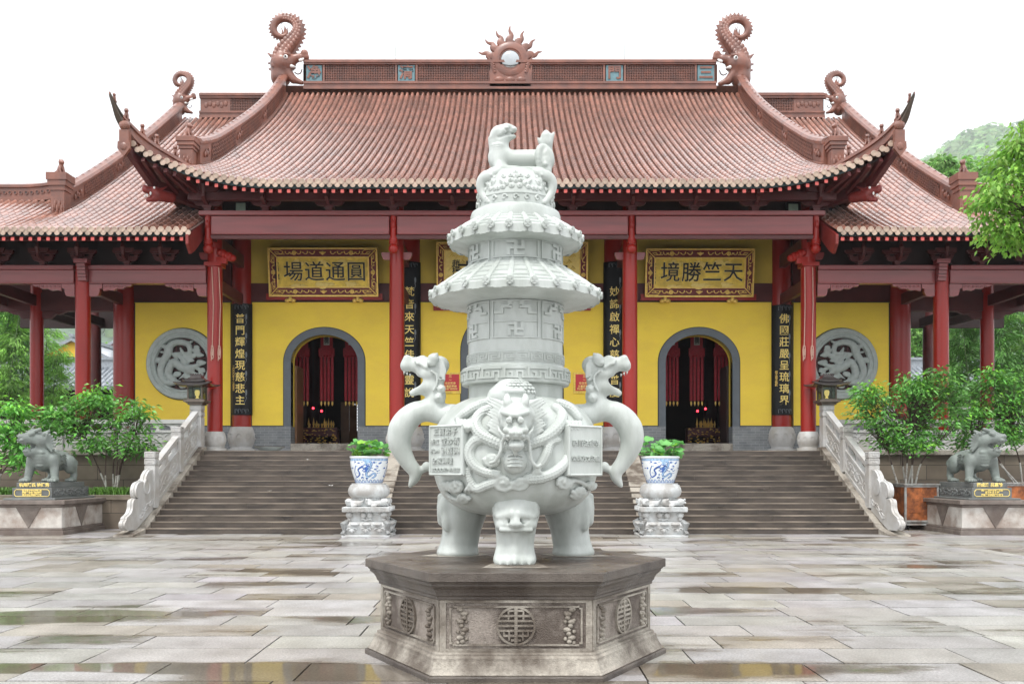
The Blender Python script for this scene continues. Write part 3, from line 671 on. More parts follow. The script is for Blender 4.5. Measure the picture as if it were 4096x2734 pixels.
# ================================================================ TEMPLE HALL
def fitz(pts, deg=4):
    a = np.array(pts); c = np.polyfit(a[:, 0]-30, a[:, 1], deg); return lambda y: float(np.polyval(c, y-30))
mbase = fitz([(25.4, 9.26), (25.8, 9.42), (27.4, 10.13), (28.5, 10.72), (29.96, 11.5), (31.6, 12.39), (33.4, 13.4), (35.45, 14.69), (37.3, 16.02), (38.6, 17.07)])
wbase = fitz([(25.9, 8.12), (28.3, 9.31), (29.5, 10.0), (31.1, 10.95), (32.9, 12.08), (34.9, 13.4), (38.5, 15.95)])
def tsw(x): return max(0.0, (abs(x)-6.3)/4.05)**2.2
def zr(x, y): return mbase(y)+1.13*tsw(x)*(min(1.1, max(0, (29.5-y)/4.1))**1.6)
def yeave(x): return 25.82-0.45*tsw(x)
rq = random.Random(11)
def tile_rows(mt, mp, Xs, y0f, y1f, zf, pitch, seg=0.30, r=0.07, pans=True, ends=True, rtint=(0.75, 1.25)):
    CA = [(math.cos(a), math.sin(a)) for a in (math.pi, 0.77*math.pi, 0.5*math.pi, 0.23*math.pi, 0)]
    for X in Xs:
        y0, y1 = y0f(X), y1f(X)
        if y1-y0 < 0.1: continue
        n = max(2, int((y1-y0)/seg)); rt = rq.uniform(0.92, 1.08)
        for i in range(n):
            a, b = y0+(y1-y0)*i/n, y0+(y1-y0)*(i+1)/n
            mt.tint = rt*rq.uniform(*rtint); vs = []
            j = rq.uniform(-0.004, 0.004)
            for (yy, rr) in ((a, r*1.10), (a+0.035, r*1.10), (a+0.04, r), (b+0.02, r*0.97)):
                z = zf(X, yy)
                for c_, s_ in CA: vs.append((X+c_*rr+j, yy-s_*rr*0.35, z+0.015+s_*rr*1.05))
            fs = []
            for q in range(3):
                for k in range(4): fs.append((q*5+k, q*5+k+1, q*5+6+k, q*5+5+k))
            fs.append((4, 3, 2, 1, 0)); mt.add(vs, fs, 0)
        if ends:
            mt.tint = rq.uniform(0.8, 1.15)
            mt.lathe([(r*1.18, 0.0), (r*1.18, -0.03), (r*0.9, -0.035), (r*0.85, -0.025), (0.0, -0.025)], (X, y0-0.005, zf(X, y0)+0.03), 10, mi=1, axis='Y', caps=False)
            xm = X+pitch/2; ym = y0f(xm)
            mt.lathe([(r*1.1, 0.0), (r*1.1, -0.02), (0.0, -0.025)], (xm, ym-0.0, zf(xm, ym)-0.055), 10, mi=1, axis='Y', caps=False)
        if pans:
            xa, xb = X+r*0.9, X+pitch-r*0.9; ya, yb = y0f(X+pitch/2), y1f(X+pitch/2); m_ = max(2, int((yb-ya)/0.135))
            for i in range(m_):
                a, b = ya+(yb-ya)*i/m_, ya+(yb-ya)*(i+1)/m_; mp.tint = rq.uniform(0.65, 1.35)
                xm = (xa+xb)/2; o = 0.022
                za, zb = zf(xm, a), zf(xm, b)
                mp.add([(xa, a, za+o), (xm, a-0.025, za-0.02+o), (xb, a, za+o), (xa, b+0.03, zb), (xm, b+0.03, zb-0.02), (xb, b+0.03, zb),
                        (xa, a, za-0.02), (xm, a-0.02, za-0.045), (xb, a, za-0.02)], [(0, 1, 4, 3), (1, 2, 5, 4), (6, 7, 1, 0), (7, 8, 2, 1)])
hall = thing('temple_hall', 'yellow walled temple hall with sweeping terracotta tiled roof and red columns', 'temple', (0, 27.9, LV))
PITCH = 0.2133
XHIP0, YHIP0, XHIP1, YHIP1 = 9.36, 27.6, 10.42, 25.33
def yhip(x):
    t = (abs(x)-XHIP0)/(XHIP1-XHIP0); return YHIP0+(YHIP1-YHIP0)*t
mt, mp = MB(), MB()
Xs = [i*PITCH for i in range(-48, 49)]
Xs = [x for x in Xs if abs(x) < 10.36]
tile_rows(mt, mp, Xs, yeave, lambda x: 38.25 if abs(x) < XHIP0 else max(yeave(x), yhip(x)-0.05), zr, PITCH)
roof_o = mt.build('roof_tiles', ['tile', 'tile_end'], hall, smooth=False)
for p_ in roof_o.data.polygons: p_.use_smooth = True
try: roof_o.data.set_sharp_from_angle(angle=R(50))
except Exception: pass
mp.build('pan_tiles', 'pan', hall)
# roof deck (underside), rear slope, gables, side skirts
def grid(m, xs, ys, zf, mi=0, flip=False):
    nx = len(xs); v = [(x, y, zf(x, y)) for y in ys for x in xs]
    f = []
    for j in range(len(ys)-1):
        for i in range(nx-1):
            q = (j*nx+i, j*nx+i+1, (j+1)*nx+i+1, (j+1)*nx+i); f.append(q[::-1] if flip else q)
    m.add(v, f, mi)
dk = MB(); lx = np.linspace(-9.5, 9.5, 58)
ysd = [25.9, 26.4, 27, 27.6, 28.5, 29.5, 31, 33, 35, 37, 38.3]
grid(dk, [x for x in lx], ysd, lambda x, y: zr(x, max(y, yeave(x)))-0.17-(0.0 if y > 26 else -0.02), flip=True)
for sd in (-1, 1):                                            # soffit of the upturned corner
    v = []; f = []; n = 10
    for i in range(n+1):
        t = i/n; x = 9.45+(10.38-9.45)*t
        v += [(sd*x, yeave(x)+0.06, zr(x, yeave(x))-0.15), (sd*x, (yhip(x)+0.35), zr(x, min(yhip(x)+0.35, 29))-0.2)]
    for i in range(n): f.append((2*i, 2*i+2, 2*i+3, 2*i+1))
    dk.add(v, f)
dk.build('roof_deck', 'soffit', hall)
bk = MB(); grid(bk, np.linspace(-9.4, 9.4, 12), np.linspace(38.3, 51, 14), lambda x, y: zr(0, max(25.6, 77-y))); bk.build('rear_roof', 'pan', hall)
for sd in (-1, 1):
    gm = MB()
    ys = np.linspace(27.8, 49, 30); prof = [(y, zr(9.3, y if y < 38.5 else 77-y)-0.05) for y in ys]
    gm.prism([(27.8, 9.6)]+prof+[(49, 9.6)], 'X', *sorted((sd*9.0, sd*9.28)))
    v = []; f = []
    for i in range(13):                                       # side skirt slope from hip line to the side eave
        t = i/12; y = 25.36+t*5.2
        xa = 10.42-0.25*min(1, t*1.6)**0.7; za = 10.38-1.0*min(1, t*1.15)**0.6
        if y < YHIP0: xb = XHIP1-(y-YHIP1)/(YHIP0-YHIP1)*(XHIP1-XHIP0); zb = zr(xb, y)
        else: xb = XHIP0; zb = zr(9.36, YHIP0)-0.0
        v += [(sd*xa, y, za), (sd*xb, y, max(zb, za)), (sd*xa, y, za-0.06), (sd*xb, y, max(zb, za)-0.16)]
    for i in range(12): b = 4*i; f += [(b, b+1, b+5, b+4), (b+2, b+6, b+7, b+3), (b, b+4, b+6, b+2)]
    gs = MB().add(v, f).build('side_skirt_roof', 'pan', hall); gm.build('gable_wall', 'pan', hall)

# ---- ridges
def lattice(m, fn, L, h, cell, t=0.028, mi=0):                # openwork of crossing bars; fn(u,v,d) -> point, d = height above surface
    n = int(L/cell); rws = max(1, int(round(h/cell)))
    for i in range(n):
        for j in range(rws):
            for (a, b) in (((0, 0), (1, 1)), ((0, 1), (1, 0))):
                u0, v0 = (i+a[0])/n, (j+a[1])/rws; u1, v1 = (i+b[0])/n, (j+b[1])/rws
                p, q = Vector(fn(u0, v0, 0)), Vector(fn(u1, v1, 0)); d = Vector(fn(u0, v0, 1))-Vector(fn(u0, v0, 0))
                w = (q-p).cross(d); w.normalize(); w *= t/2
                vs = [p-w, p+w, q+w, q-w]; vs += [x+d for x in vs]
                m.add(vs, [(4, 5, 6, 7), (0, 4, 7, 3), (1, 2, 6, 5)], mi)
YR = 38.5
rg = MB()
for (a, b, h, c) in ((17.02, 17.12, 0.24, 0), (17.12, 17.24, 0.20, 0), (17.24, 17.34, 0.24, 0), (18.04, 18.10, 0.20, 0), (18.10, 18.2, 0.25, 0)): rg.box(-8.5, 8.33, YR-h, YR+h, a, b)
rg.tube([(-8.5, YR, 18.2), (8.33, YR, 18.2)], 0.12, 10)
rg.box(-8.48, 8.31, YR-0.06, YR+0.06, 17.34, 18.04, 1)  # solid dark plate, coloured as the shaded depth behind the lattice
px2x = lambda px: (px-2048)*YR/F_PX
plates = [(1228, 1290, '净'), (1594, 1660, '清'), (2423, 2490, '門'), (2788, 2854, '三')]
edges = [-8.48]
for a, b, c in plates[:2]: edges += [px2x(a)-0.08, px2x(b)+0.08]
edges += [px2x(1964), px2x(2125)]
for a, b, c in plates[2:]: edges += [px2x(a)-0.08, px2x(b)+0.08]
edges += [8.31]
for i in range(0, len(edges)-1, 2):
    if edges[i+1]-edges[i] > 0.3:
        a, b = edges[i], edges[i+1]; lattice(rg, lambda u, v, d: (a+(b-a)*u, YR-0.06-0.05*d, 17.35+0.68*v), b-a, 0.68, 0.135, 0.045)
for e in edges: rg.box(e-0.04, e+0.04, YR-0.16, YR+0.16, 17.34, 18.04)
ro = rg.build('main_ridge', ['ridge', 'ridge_dark'], hall)
for a, b, c in plates:
    m = MB(); m.box(px2x(a), px2x(b), YR-0.14, YR-0.05, 17.36, 18.02); pl = m.build('name_plate', 'teal', ro)
    text(c, 0.58, 'ridge', 'character', pl, ((px2x(a)+px2x(b))/2, YR-0.15, 17.69), 0.02, 0.018)
# flaming pearl on the ridge
sx0 = px2x(2041); sz0 = 1.6+(1870-246)*YR/F_PX
fm = MB(); fm.prism([(sx0-0.83, 17.02), (sx0+0.83, 17.02), (sx0+0.86, 17.75), (sx0+0.62, 18.2), (sx0-0.62, 18.2), (sx0-0.86, 17.75)], 'Y', YR-0.2, YR+0.2)
fm.lathe([(0.74, -0.16), (0.74, 0.2), (0.0, 0.2)], (sx0, YR, sz0), 32, axis='Y', caps=False); fm.lathe([(0.74, -0.16), (0.66, -0.22), (0.46, -0.22), (0.42, -0.18), (0.0, -0.17)], (sx0, YR, sz0), 32, axis='Y', caps=False)
for k in range(-4, 5):
    a = R(90+k*24.5); L = 0.66+(0.12 if k == 0 else 0.03) if abs(k) < 4 else 0.6
    d = Vector((math.cos(a), 0, math.sin(a))); t_ = Vector((-d.z, 0, d.x)); c0 = Vector((sx0, YR, sz0))+d*0.68
    pts = [c0, c0+d*L*0.28+t_*0.03, c0+d*L*0.5-t_*0.05, c0+d*L*0.75+t_*0.03, c0+d*L]
    fm.tube(spline(pts, 3), rspl([0.2, 0.17, 0.10, 0.055, 0.015], 3), 8, flat=0.6)
for k in range(3): fm.ell((sx0-0.45+0.45*k, YR-0.2, 17.42), (0.2, 0.06, 0.12), 10, 6)
for s_ in (-1, 1):
    for k in range(4): fm.tube([(sx0+s_*(0.62+0.02*k), YR-0.2, 17.7+0.1*k), (sx0+s_*(0.78+0.05*k), YR-0.2, 17.95+0.13*k)], [0.07, 0.02], 6)
fo = fm.build('flaming_pearl', 'ridge', hall, smooth=True, auto=40)
m = MB(); m.lathe([(0.385, 0.0), (0.33, -0.05), (0.2, -0.085), (0.0, -0.1)], (sx0, YR-0.18, sz0), 32, axis='Y', caps=False); m.build('mirror_disc', 'mirror', fo, smooth=True)

def chiwen(name, par, px0, sgn, sc, ax, ay):                  # ridge-end dragon; crop coordinates (1.678 px per unit) around its anchor
    def P(x, y, d=0.0): return W(ax+sgn*(x-1910)*0.596*sc, ay+(y-450)*0.596*sc, YR)+Vector((0, d*sc, 0))
    u = 0.596*YR/F_PX*sc                                      # metres per crop unit
    s = SDF()
    body = [(1885, 520, 66), (1890, 430, 66), (1897, 365, 58), (1945, 300, 50), (1990, 240, 41), (2000, 185, 34), (1965, 137, 29), (1908, 122, 26), (1858, 145, 24), (1838, 190, 22), (1855, 232, 20), (1893, 248, 17), (1922, 232, 13), (1925, 205, 9)]
    bp = spline([P(a, b) for a, b, c in body], 3); br = rspl([c*u for a, b, c in body], 3)
    for i in range(len(bp)-1): s.cap(bp[i], bp[i+1], br[i], br[i+1], k=0.01)
    s.ell(P(1905, 435, -0.1), (85*u, 0.42*sc, 70*u), k=0.1)
    s.cap(P(1930, 420, -.15), P(2010, 400, -.15), 40*u, 26*u, k=0.08); s.cap(P(2010, 400, -.15), P(2062, 395, -.15), 24*u, 20*u, k=0.06); s.ell(P(2050, 372, -.15), 26*u, k=0.04)
    s.cap(P(1925, 480, -.15), P(1975, 545, -.15), 34*u, 26*u, k=0.08); s.cap(P(1975, 545, -.15), P(2030, 566, -.15), 24*u, 15*u, k=0.05)
    s.ell(P(1938, 396, -.4), (30*u, 0.12*sc, 12*u), k=0.04)
    for (a, b, c, d) in ((1850, 400, 1797, 357), (1850, 430, 1800, 425), (1850, 470, 1805, 465), (1858, 500, 1826, 500), (1860, 520, 1838, 522)): s.cap(P(a, b), P(c, d), 20*u, 5*u, k=0.06)
    m = sculpt(s, 0.033*sc+0.008, name, 'ridge', None, mb=MB())
    for i in range(2, len(bp)-3):                              # dorsal spikes on the outside of the curl
        t = (bp[i+1]-bp[i-1]).normalized(); nrm = Vector((t.z, 0, -t.x))*(sgn); 
        c = bp[i]+nrm*br[i]*0.9; w = t*br[i]*0.38+t*0.02
        tip = bp[i]+nrm*(br[i]*1.42+0.05*sc)+t*0.06*sc
        m.add([c-w+Vector((0, .05*sc, 0)), c+w+Vector((0, .05*sc, 0)), c+w-Vector((0, .05*sc, 0)), c-w-Vector((0, .05*sc, 0)), tip], [(0, 1, 4), (1, 2, 4), (2, 3, 4), (3, 0, 4)])
        for k in range(3):                                     # scale rings
            if i < 22: m.ell(bp[i]+Vector((0, -br[i]*0.93, 0))+nrm*br[i]*0.5*(k-1), (br[i]*0.30, br[i]*0.09, br[i]*0.36), 6, 4)
    for (a, b, c, d) in ((1905, 232, 1908, 170), (1895, 228, 1888, 185), (1915, 225, 1930, 185), (1905, 232, 1920, 175)): m.tube([P(a, b), P((a+c)/2+4, (b+d)/2), P(c, d)], [7*u, 5*u, 1.5*u], 5)
    o = m.build(name, 'ridge', par, smooth=True, auto=60)
    e = MB(); e.ell(P(1938, 418, -.5), (15*u, 0.07*sc, 15*u), 10, 8); e.ell(P(1938, 418, -.57), (7*u, 0.03*sc, 7*u), 8, 6, mi=1); e.build('eye', ['eye', 'ink'], o, smooth=True)
    for (a, b, c, d) in ((1945, 455, 1995, 470), (2020, 430, 2050, 412)):
        e = MB(); e.tube([P(a, b, -.28), P((a+c)/2, (b+d)/2+4, -.3), P(c, d, -.28)], [11*u, 12*u, 4*u], 8); e.build('tusk', 'eye', o, smooth=True)
    e = MB(); e.tube(spline([P(1985, 500, -.2), P(2005, 512, -.2), P(2025, 505, -.2), P(2035, 480, -.2)], 4), 4*u, 6); e.build('whisker', 'ridge_dark', o, smooth=True)
    return o
chiwen('ridge_dragon', hall, 0, 1, 1.0, 1138, 268)
chiwen('ridge_dragon', hall, 0, -1, 1.0, 2*2043-1138, 272)

def hip_profile(hb): return [(-0.19, -0.12), (0.19, -0.12), (0.19, 0.10), (0.13, 0.12), (0.13, hb-0.2), (0.19, hb-0.18), (0.20, hb-0.1), (0.15, hb-0.02), (0.0, hb+0.03), (-0.15, hb-0.02), (-0.20, hb-0.1), (-0.19, hb-0.18), (-0.13, hb-0.2), (-0.13, 0.12), (-0.19, 0.10)]
def descending(par, sd, X, ytop, ybot, zf, hb):
    ys = np.linspace(ytop, ybot, 40); path = [Vector((sd*X, y, zf(X, y))) for y in ys]
    m = MB(); m.sweep(path, hip_profile(hb), Vector((1, 0, 0)), 0)
    # crossing bars over strips coloured as the gaps' shade, carved plates between
    for (t0, t1) in ((0.04, 0.28), (0.36, 0.60), (0.66, 0.90)):
        for s2 in (-1, 1):
            def fn(u, v, d, t0=t0, t1=t1, s2=s2):
                t = t0+(t1-t0)*u; y = ytop+(ybot-ytop)*t; return (sd*X+s2*(0.142+0.012*d), y, zf(X, y)+0.14+(hb-0.38)*v)
            q = [fn(u, v, 0) for v in (0, 1) for u in np.linspace(0, 1, 12)]
            m.add(q, [(i, i+1, i+13, i+12) for i in range(11)], 1); lattice(m, fn, abs(ytop-ybot)*(t1-t0)*1.2, hb-0.38, 0.2, 0.055)
    for t in (0.32, 0.63, 0.95):
        y = ytop+(ybot-ytop)*t
        for s2 in (-1, 1):
            for k in range(4): m.ell((sd*X+s2*0.15, y-0.18+0.12*k, zf(X, y-0.18+0.12*k)+hb*0.42+0.06*(k % 2)), (0.05, 0.07, 0.10), 6, 5)
    for y in np.arange(ybot+0.3, ytop, 0.42): m.tube([(sd*X-0.205, y, zf(X, y)+hb-0.1), (sd*X, y, zf(X, y)+hb+0.045), (sd*X+0.205, y, zf(X, y)+hb-0.1)], 0.012, 4)
    return m.build('descending_ridge', ['ridge', 'ridge_dark'], par, smooth=False)
def beastie(par, at, h, yaw, name='ridge_beast'):              # small seated figure
    s = SDF(); c = Vector(at)
    Rz = Matrix.Rotation(yaw, 3, 'Z'); Q = lambda x, y, z: c+Rz @ Vector((x*h, y*h, z*h))
    s.cap(Q(0, .12, .18), Q(0, -.05, .5), .2*h, .15*h, k=.06*h); s.ell(Q(0, -.1, .74), .17*h, k=.06*h); s.cap(Q(0, -.15, .72), Q(0, -.3, .68), .1*h, .07*h, k=.04*h)
    for a in (-1, 1):
        s.cap(Q(a*.1, -.12, .45), Q(a*.12, -.26, .03), .07*h, .06*h, k=.03*h); s.ell(Q(a*.15, .12, .12), .14*h, k=.04*h); s.cap(Q(a*.09, -.05, .86), Q(a*.13, 0, .98), .05*h, .02*h, k=.02*h)
    s.cap(Q(0, .25, .2), Q(0, .33, .55), .07*h, .05*h, k=.03*h)
    return sculpt(s, h*0.06, name, 'ridge', par)
def pillar(par, x, y, z0, w, h, beast_h, yaw):
    m = MB()
    for (a, b, c_) in ((0, 0.62, 0.80), (0.62, 0.72, 0.92), (0.72, 0.84, 1.08), (0.84, 1.0, 1.2)): m.box(x-w/2*c_, x+w/2*c_, y-w/2*c_, y+w/2*c_, z0+h*a, z0+h*b)
    for k in range(5): m.ell((x-w*0.25+w*0.125*k, y-w*0.4, z0+h*(0.2+0.1*(k % 2))), (w*0.1, 0.05, h*0.12), 6, 5)
    p = m.build('ridge_pillar', 'ridge', par, bevel=0.01); beastie(p, (x, y, z0+h), beast_h, yaw, 'seated_lion'); return p
for sd in (-1, 1):
    descending(hall, sd, 9.32, 38.2, 27.7, zr, 0.86)
    pillar(hall, sd*9.46, 27.45, 10.28, 0.46, 0.92, 0.5, R(-60*sd))
    cp = [(9.42, 27.4, 10.42), (9.72, 26.8, 10.52), (10.0, 26.2, 10.62), (10.2, 25.75, 10.74), (10.38, 25.42, 10.92), (10.53, 25.2, 11.13), (10.61, 25.06, 11.34), (10.69, 24.95, 11.58)]
    sp_ = spline([(sd*a, b, c) for a, b, c in cp], 5); n = len(sp_)
    m = MB()
    sides = []
    for i in range(n):
        t = sp_[min(i+1, n-1)]-sp_[max(i-1, 0)]; t.z = 0; t.normalize(); sides.append(Vector((t.y, -t.x, 0)))
    v = []; f = []; f2 = []
    pr = [(-.14, -.38), (.14, -.38), (.14, -.26), (.09, -.24), (.09, -.14), (.14, -.12), (.12, -.02), (0, .03), (-.12, -.02), (-.14, -.12), (-.09, -.14), (-.09, -.24), (-.14, -.26)]
    for i, p in enumerate(sp_):
        t = i/(n-1); kk = 1.0 if t < 0.5 else 1-(t-0.5)/0.5*0.82; ww = 1.0 if t < 0.55 else 1-(t-0.55)/0.45*0.72
        for a, b in pr: v.append(p+sides[i]*a*ww+Vector((0, 0, b*kk)))
    k = len(pr)
    for i in range(n-1):
        for j in range(k): (f if i < 0.66*n else f2).append((i*k+j, i*k+(j+1) % k, (i+1)*k+(j+1) % k, (i+1)*k+j))
    f += [tuple(range(k-1, -1, -1)), tuple((n-1)*k+j for j in range(k))]; m.add(v, f, 0); m.add(v, f2, 1)
    m.build('corner_ridge', ['ridge', 'ridge_tip'], hall)
    for i, t in enumerate((0.12, 0.27, 0.41, 0.60, 0.86)):
        p = sp_[int(t*(n-1))]; beastie(hall, p+Vector((0, 0, 0.0)), 0.36 if i < 4 else 0.26, R(-25*sd))
    m = MB(); cx, cy = sd*10.40, 25.22                           # carved hip-end tile
    m.box(cx-0.13, cx+0.13, cy-0.05, cy+0.12, 10.30, 10.66); m.ell((cx, cy, 10.78), (0.15, 0.13, 0.13), 10, 8)
    m.prism([(cx-0.16, 10.34), (cx+0.16, 10.34), (cx+0.17, 10.15), (cx, 9.93), (cx-0.17, 10.15)], 'Y', cy-0.07, cy+0.03); m.ell((cx, cy-0.07, 10.2), (0.1, 0.04, 0.11), 8, 6)
    m.build('hip_end', 'ridge', hall)
    # hip rafter with carved dragon head, fan rafters
    m = MB()
    a = Vector((sd*10.36, 25.42, 10.22)); b = Vector((sd*9.98, 26.35, 9.45)); c = Vector((sd*8.9, 27.9, 9.3))
    def beam(p, q, w, h, mi=0):
        d = (q-p).normalized(); s1 = d.cross(Vector((0, 0, 1))).normalized(); u1 = s1.cross(d)
        vs = [p+s1*i*w+u1*j*h for (i, j) in ((-1, -1), (1, -1), (1, 1), (-1, 1))]+[q+s1*i*w+u1*j*h for (i, j) in ((-1, -1), (1, -1), (1, 1), (-1, 1))]
        m.add(vs, [(3, 2, 1, 0), (4, 5, 6, 7), (0, 1, 5, 4), (1, 2, 6, 5), (2, 3, 7, 6), (3, 0, 4, 7)], mi)
    beam(a, b, 0.09, 0.15); hr = None; beam(b+Vector((0, 0, 0.02)), c, 0.11, 0.16); hr = m.build('hip_rafter', 'darkred', hall, bevel=0.01)
    for k, x in enumerate((10.02, 9.72, 9.45, 9.22)):
        m = MB(); y0 = yeave(x)+0.06; p = Vector((sd*x, y0, zr(x, y0)-0.23)); q = Vector((sd*(x-0.16-0.05*k), 26.75-0.05*k, 9.42)); beam(p, q, 0.05, 0.06); m.build('corner_rafter', 'darkred', hall)
    s = SDF(); d = Vector((sd*0.62, -0.78, 0)).normalized(); e = Vector((-d.y, d.x, 0)); o0 = Vector((sd*10.0, 26.15, 9.22))
    H = lambda f_, r_, z_: o0+d*f_+e*r_+Vector((0, 0, z_))
    s.cap(H(-.55, 0, .02), H(-.1, 0, .0), .15, .17, k=.05); s.cap(H(-.1, 0, .08), H(.22, 0, .06), .14, .09, k=.05); s.cap(H(-.1, 0, -.1), H(.14, 0, -.2), .1, .06, k=.05); s.ell(H(.24, 0, .13), .07, k=.03)
    for a_ in (-1, 1): s.ell(H(0, a_*.12, .13), .06, k=.03); s.cap(H(-.15, a_*.1, .12), H(-.35, a_*.16, .25), .05, .015, k=.03)
    dh = sculpt(s, 0.025, 'dragon_head', 'red_dark', hr)
    e_ = MB()
    for a_ in (-1, 1): e_.ell(H(.05, a_*.165, .13), .035, 8, 6); e_.ell(H(.12, a_*.09, -.03), (.03, .03, .05), 6, 5); e_.ell(H(.2, a_*.06, -.1), (.02, .02, .04), 6, 5)
    e_.build('eyes_and_teeth', 'eye', dh, smooth=True)

# ---- rafters along the eave, purlins, brackets
proto = None
def rafter(par, x, y0, z0, y1, z1, w=0.047):
    m = MB(); q = [(x-w, y0, z0-w), (x+w, y0, z0-w), (x+w, y0, z0+w), (x-w, y0, z0+w), (x-w, y1, z1-w), (x+w, y1, z1-w), (x+w, y1, z1+w), (x-w, y1, z1+w)]
    m.add(q, [(0, 1, 2, 3)], 1); m.add(q, [(0, 4, 5, 1), (1, 5, 6, 2), (3, 2, 6, 7), (0, 3, 7, 4)], 0); return m.build('rafter', ['darkred', 'rafter_end'], par)
n_r = 73
for i in range(n_r):
    x = -8.85+17.7*i/(n_r-1); y0 = yeave(x)+0.035; rafter(hall, x, y0, zr(x, y0)-0.235, 28.6, zr(x, 28.6)-0.26)
m = MB()
grd = [(-9.3+18.6*i/60) for i in range(61)]
for i in range(60):                                            # eave fascia under the tiles
    a, b = grd[i], grd[i+1]; za, zb = zr(a, yeave(a)), zr(b, yeave(b))
    m.add([(a, yeave(a)+0.05, za-0.14), (b, yeave(b)+0.05, zb-0.14), (b, yeave(b)+0.05, zb-0.0), (a, yeave(a)+0.05, za-0.0), (a, yeave(a)+0.1, za-0.14), (b, yeave(b)+0.1, zb-0.14)], [(0, 1, 2, 3), (4, 5, 1, 0)])
m.build('eave_fascia', 'fascia', hall)
m = MB(); m.box(-9.25, 9.25, 26.78, 26.98, 9.24, 9.46); m.box(-9.0, 9.0, 27.0, 27.14, 9.46, 9.68); m.build('eave_purlin', 'darkred', hall)
m = MB(); m.box(-8.9, 8.9, 28.3, 28.36, 8.7, 10.4); m.build('frieze_board', 'interior', hall)
def bracket(par, x, y, z, s=1.0, mats=('darkred', 'darkred')):
    m = MB(); B = lambda a, b, c, d, e, f, mi=0: m.box(x+a*s, x+b*s, y+c*s, y+d*s, z+e*s, z+f*s, mi)
    B(-.10, .10, -.10, .10, 0, .10, 1); B(-.14, .14, -.14, .14, .10, .16, 1)
    arm = [(-.42, .26), (-.42, .36), (.42, .36), (.42, .26), (.36, .19), (.26, .16), (-.26, .16), (-.36, .19)]
    m.prism([(x+a*s, z+b*s) for a, b in arm], 'Y', y-.05*s, y+.05*s, 0)
    for a in (-.38, 0, .38): B(a-.08, a+.08, -.08, .08, .36, .44, 1)
    m.prism([(y+a*s, z+b*s) for a, b in [(-.5, .30), (-.5, .42), (.3, .42), (.3, .16), (-.2, .16), (-.35, .2)]], 'X', x-.05*s, x+.05*s, 0)
    arm2 = [(-.6, .54), (-.6, .62), (.6, .62), (.6, .54), (.5, .46), (-.5, .46)]
    m.prism([(x+a*s, z+b*s) for a, b in arm2], 'Y', y-.05*s, y+.05*s, 0)
    m.prism([(x+a*s*.7, z+b*s) for a, b in arm2], 'Y', y-.42*s, y-.33*s, 0)
    m.tube([(x, y-.46*s, z+.40*s), (x, y-.5*s, z+.62*s), (x, y-.46*s, z+.85*s)], [.07*s, .11*s, .04*s], 8)
    return m.build('bracket_set', list(mats), par)
for x in (-8.77, -7.1, -5.27, -3.42, -1.7, 0.0, 1.75, 3.45, 5.25, 7.0, 8.77): bracket(hall, x, 27.12, 8.985)
YB = 27.12
for (a, b) in ((-8.66, -3.53), (-3.31, 3.34), (3.56, 8.66)):
    m = MB(); m.box(a, b, YB-0.1, YB+0.1, 8.31, 8.84); m.box(a, b, YB-0.104, YB+0.104, 8.335, 8.40); m.build('front_beam', 'beam', hall, bevel=0.015)
m = MB(); m.box(-9.0, 9.0, YB-0.16, YB+0.16, 8.85, 8.98); m.build('beam_cap', 'beam', hall, bevel=0.01)
m = MB(); m.box(-8.7, 8.7, YB-0.05, YB+0.05, 8.19, 8.30); m.build('lower_tie', 'darkred', hall)
for x in (-8.77, -3.42, 3.45, 8.77):
    m = MB(); m.lathe([(0.0, 7.78), (0.05, 7.785), (0.11, 7.82), (0.145, 7.89), (0.14, 7.96), (0.10, 8.02), (0.13, 8.04), (0.13, 8.06), (0.115, 8.08), (0.13, 8.10), (0.13, 8.12), (0.115, 8.14), (0.125, 8.16), (0.12, 8.2), (0.10, 8.26), (0.095, 8.85)], (x, YB, 0), 18, caps=False)
    m.ell((x, YB-0.09, 8.6), (0.06, 0.05, 0.12), 8, 6); m.build('hanging_post', 'red', hall, smooth=True, auto=40)
    m = MB(); m.box(x-0.07, x+0.07, YB+0.1, 27.9, 8.25, 8.5); m.build('tie_beam', 'darkred', hall)
# columns
def column(par, x, y, r, z1, br, bh, mt='red'):
    m = MB(); m.lathe([(r, LV+bh-0.02), (r*1.01, LV+2.2), (r, LV+4), (r*0.94, z1)], (x, y, 0), 28); c = m.build('column', mt, par, smooth=True, auto=40)
    m = MB(); b = br; h = bh
    m.lathe([(b*1.03, LV), (b*1.03, LV+h*0.14), (b*0.83, LV+h*0.16), (b*0.80, LV+h*0.22), (b*0.84, LV+h*0.25), (b*0.97, LV+h*0.42), (b, LV+h*0.58), (b*0.97, LV+h*0.74), (b*0.88, LV+h*0.9), (b*0.82, LV+h*0.97), (b*0.78, LV+h), (0, LV+h)], (x, y, 0), 30, caps=False)
    for k in range(26): a = k/26*6.283; m.ell((x+b*0.845*math.cos(a), y+b*0.845*math.sin(a), LV+h*0.245), b*0.045, 6, 4)
    for k in range(5):
        a0 = -math.pi/2+(k-2)*0.62
        pts = [(x+(b*1.0)*math.cos(a0+0.22*math.cos(t*0.9)*(1-t/9)), y+(b*1.0)*math.sin(a0+0.22*math.cos(t*0.9)*(1-t/9)), LV+h*(0.58+0.2*math.sin(t*0.9)*(1-t/9))) for t in range(8)]
        m.tube(pts, b*0.03, 5)
    m.build('column_base', 'grey_marble', c, smooth=True, auto=40); return c
FC = [-8.82, -3.42, 3.50, 8.80]; RC = [-8.86, -3.33, 3.33, 8.84]
for x in FC: column(hall, x, 27.9, 0.222, 9.6, 0.325, 0.57)
for x in RC: column(hall, x, 30.9, 0.335, 9.8, 0.475, 0.84)
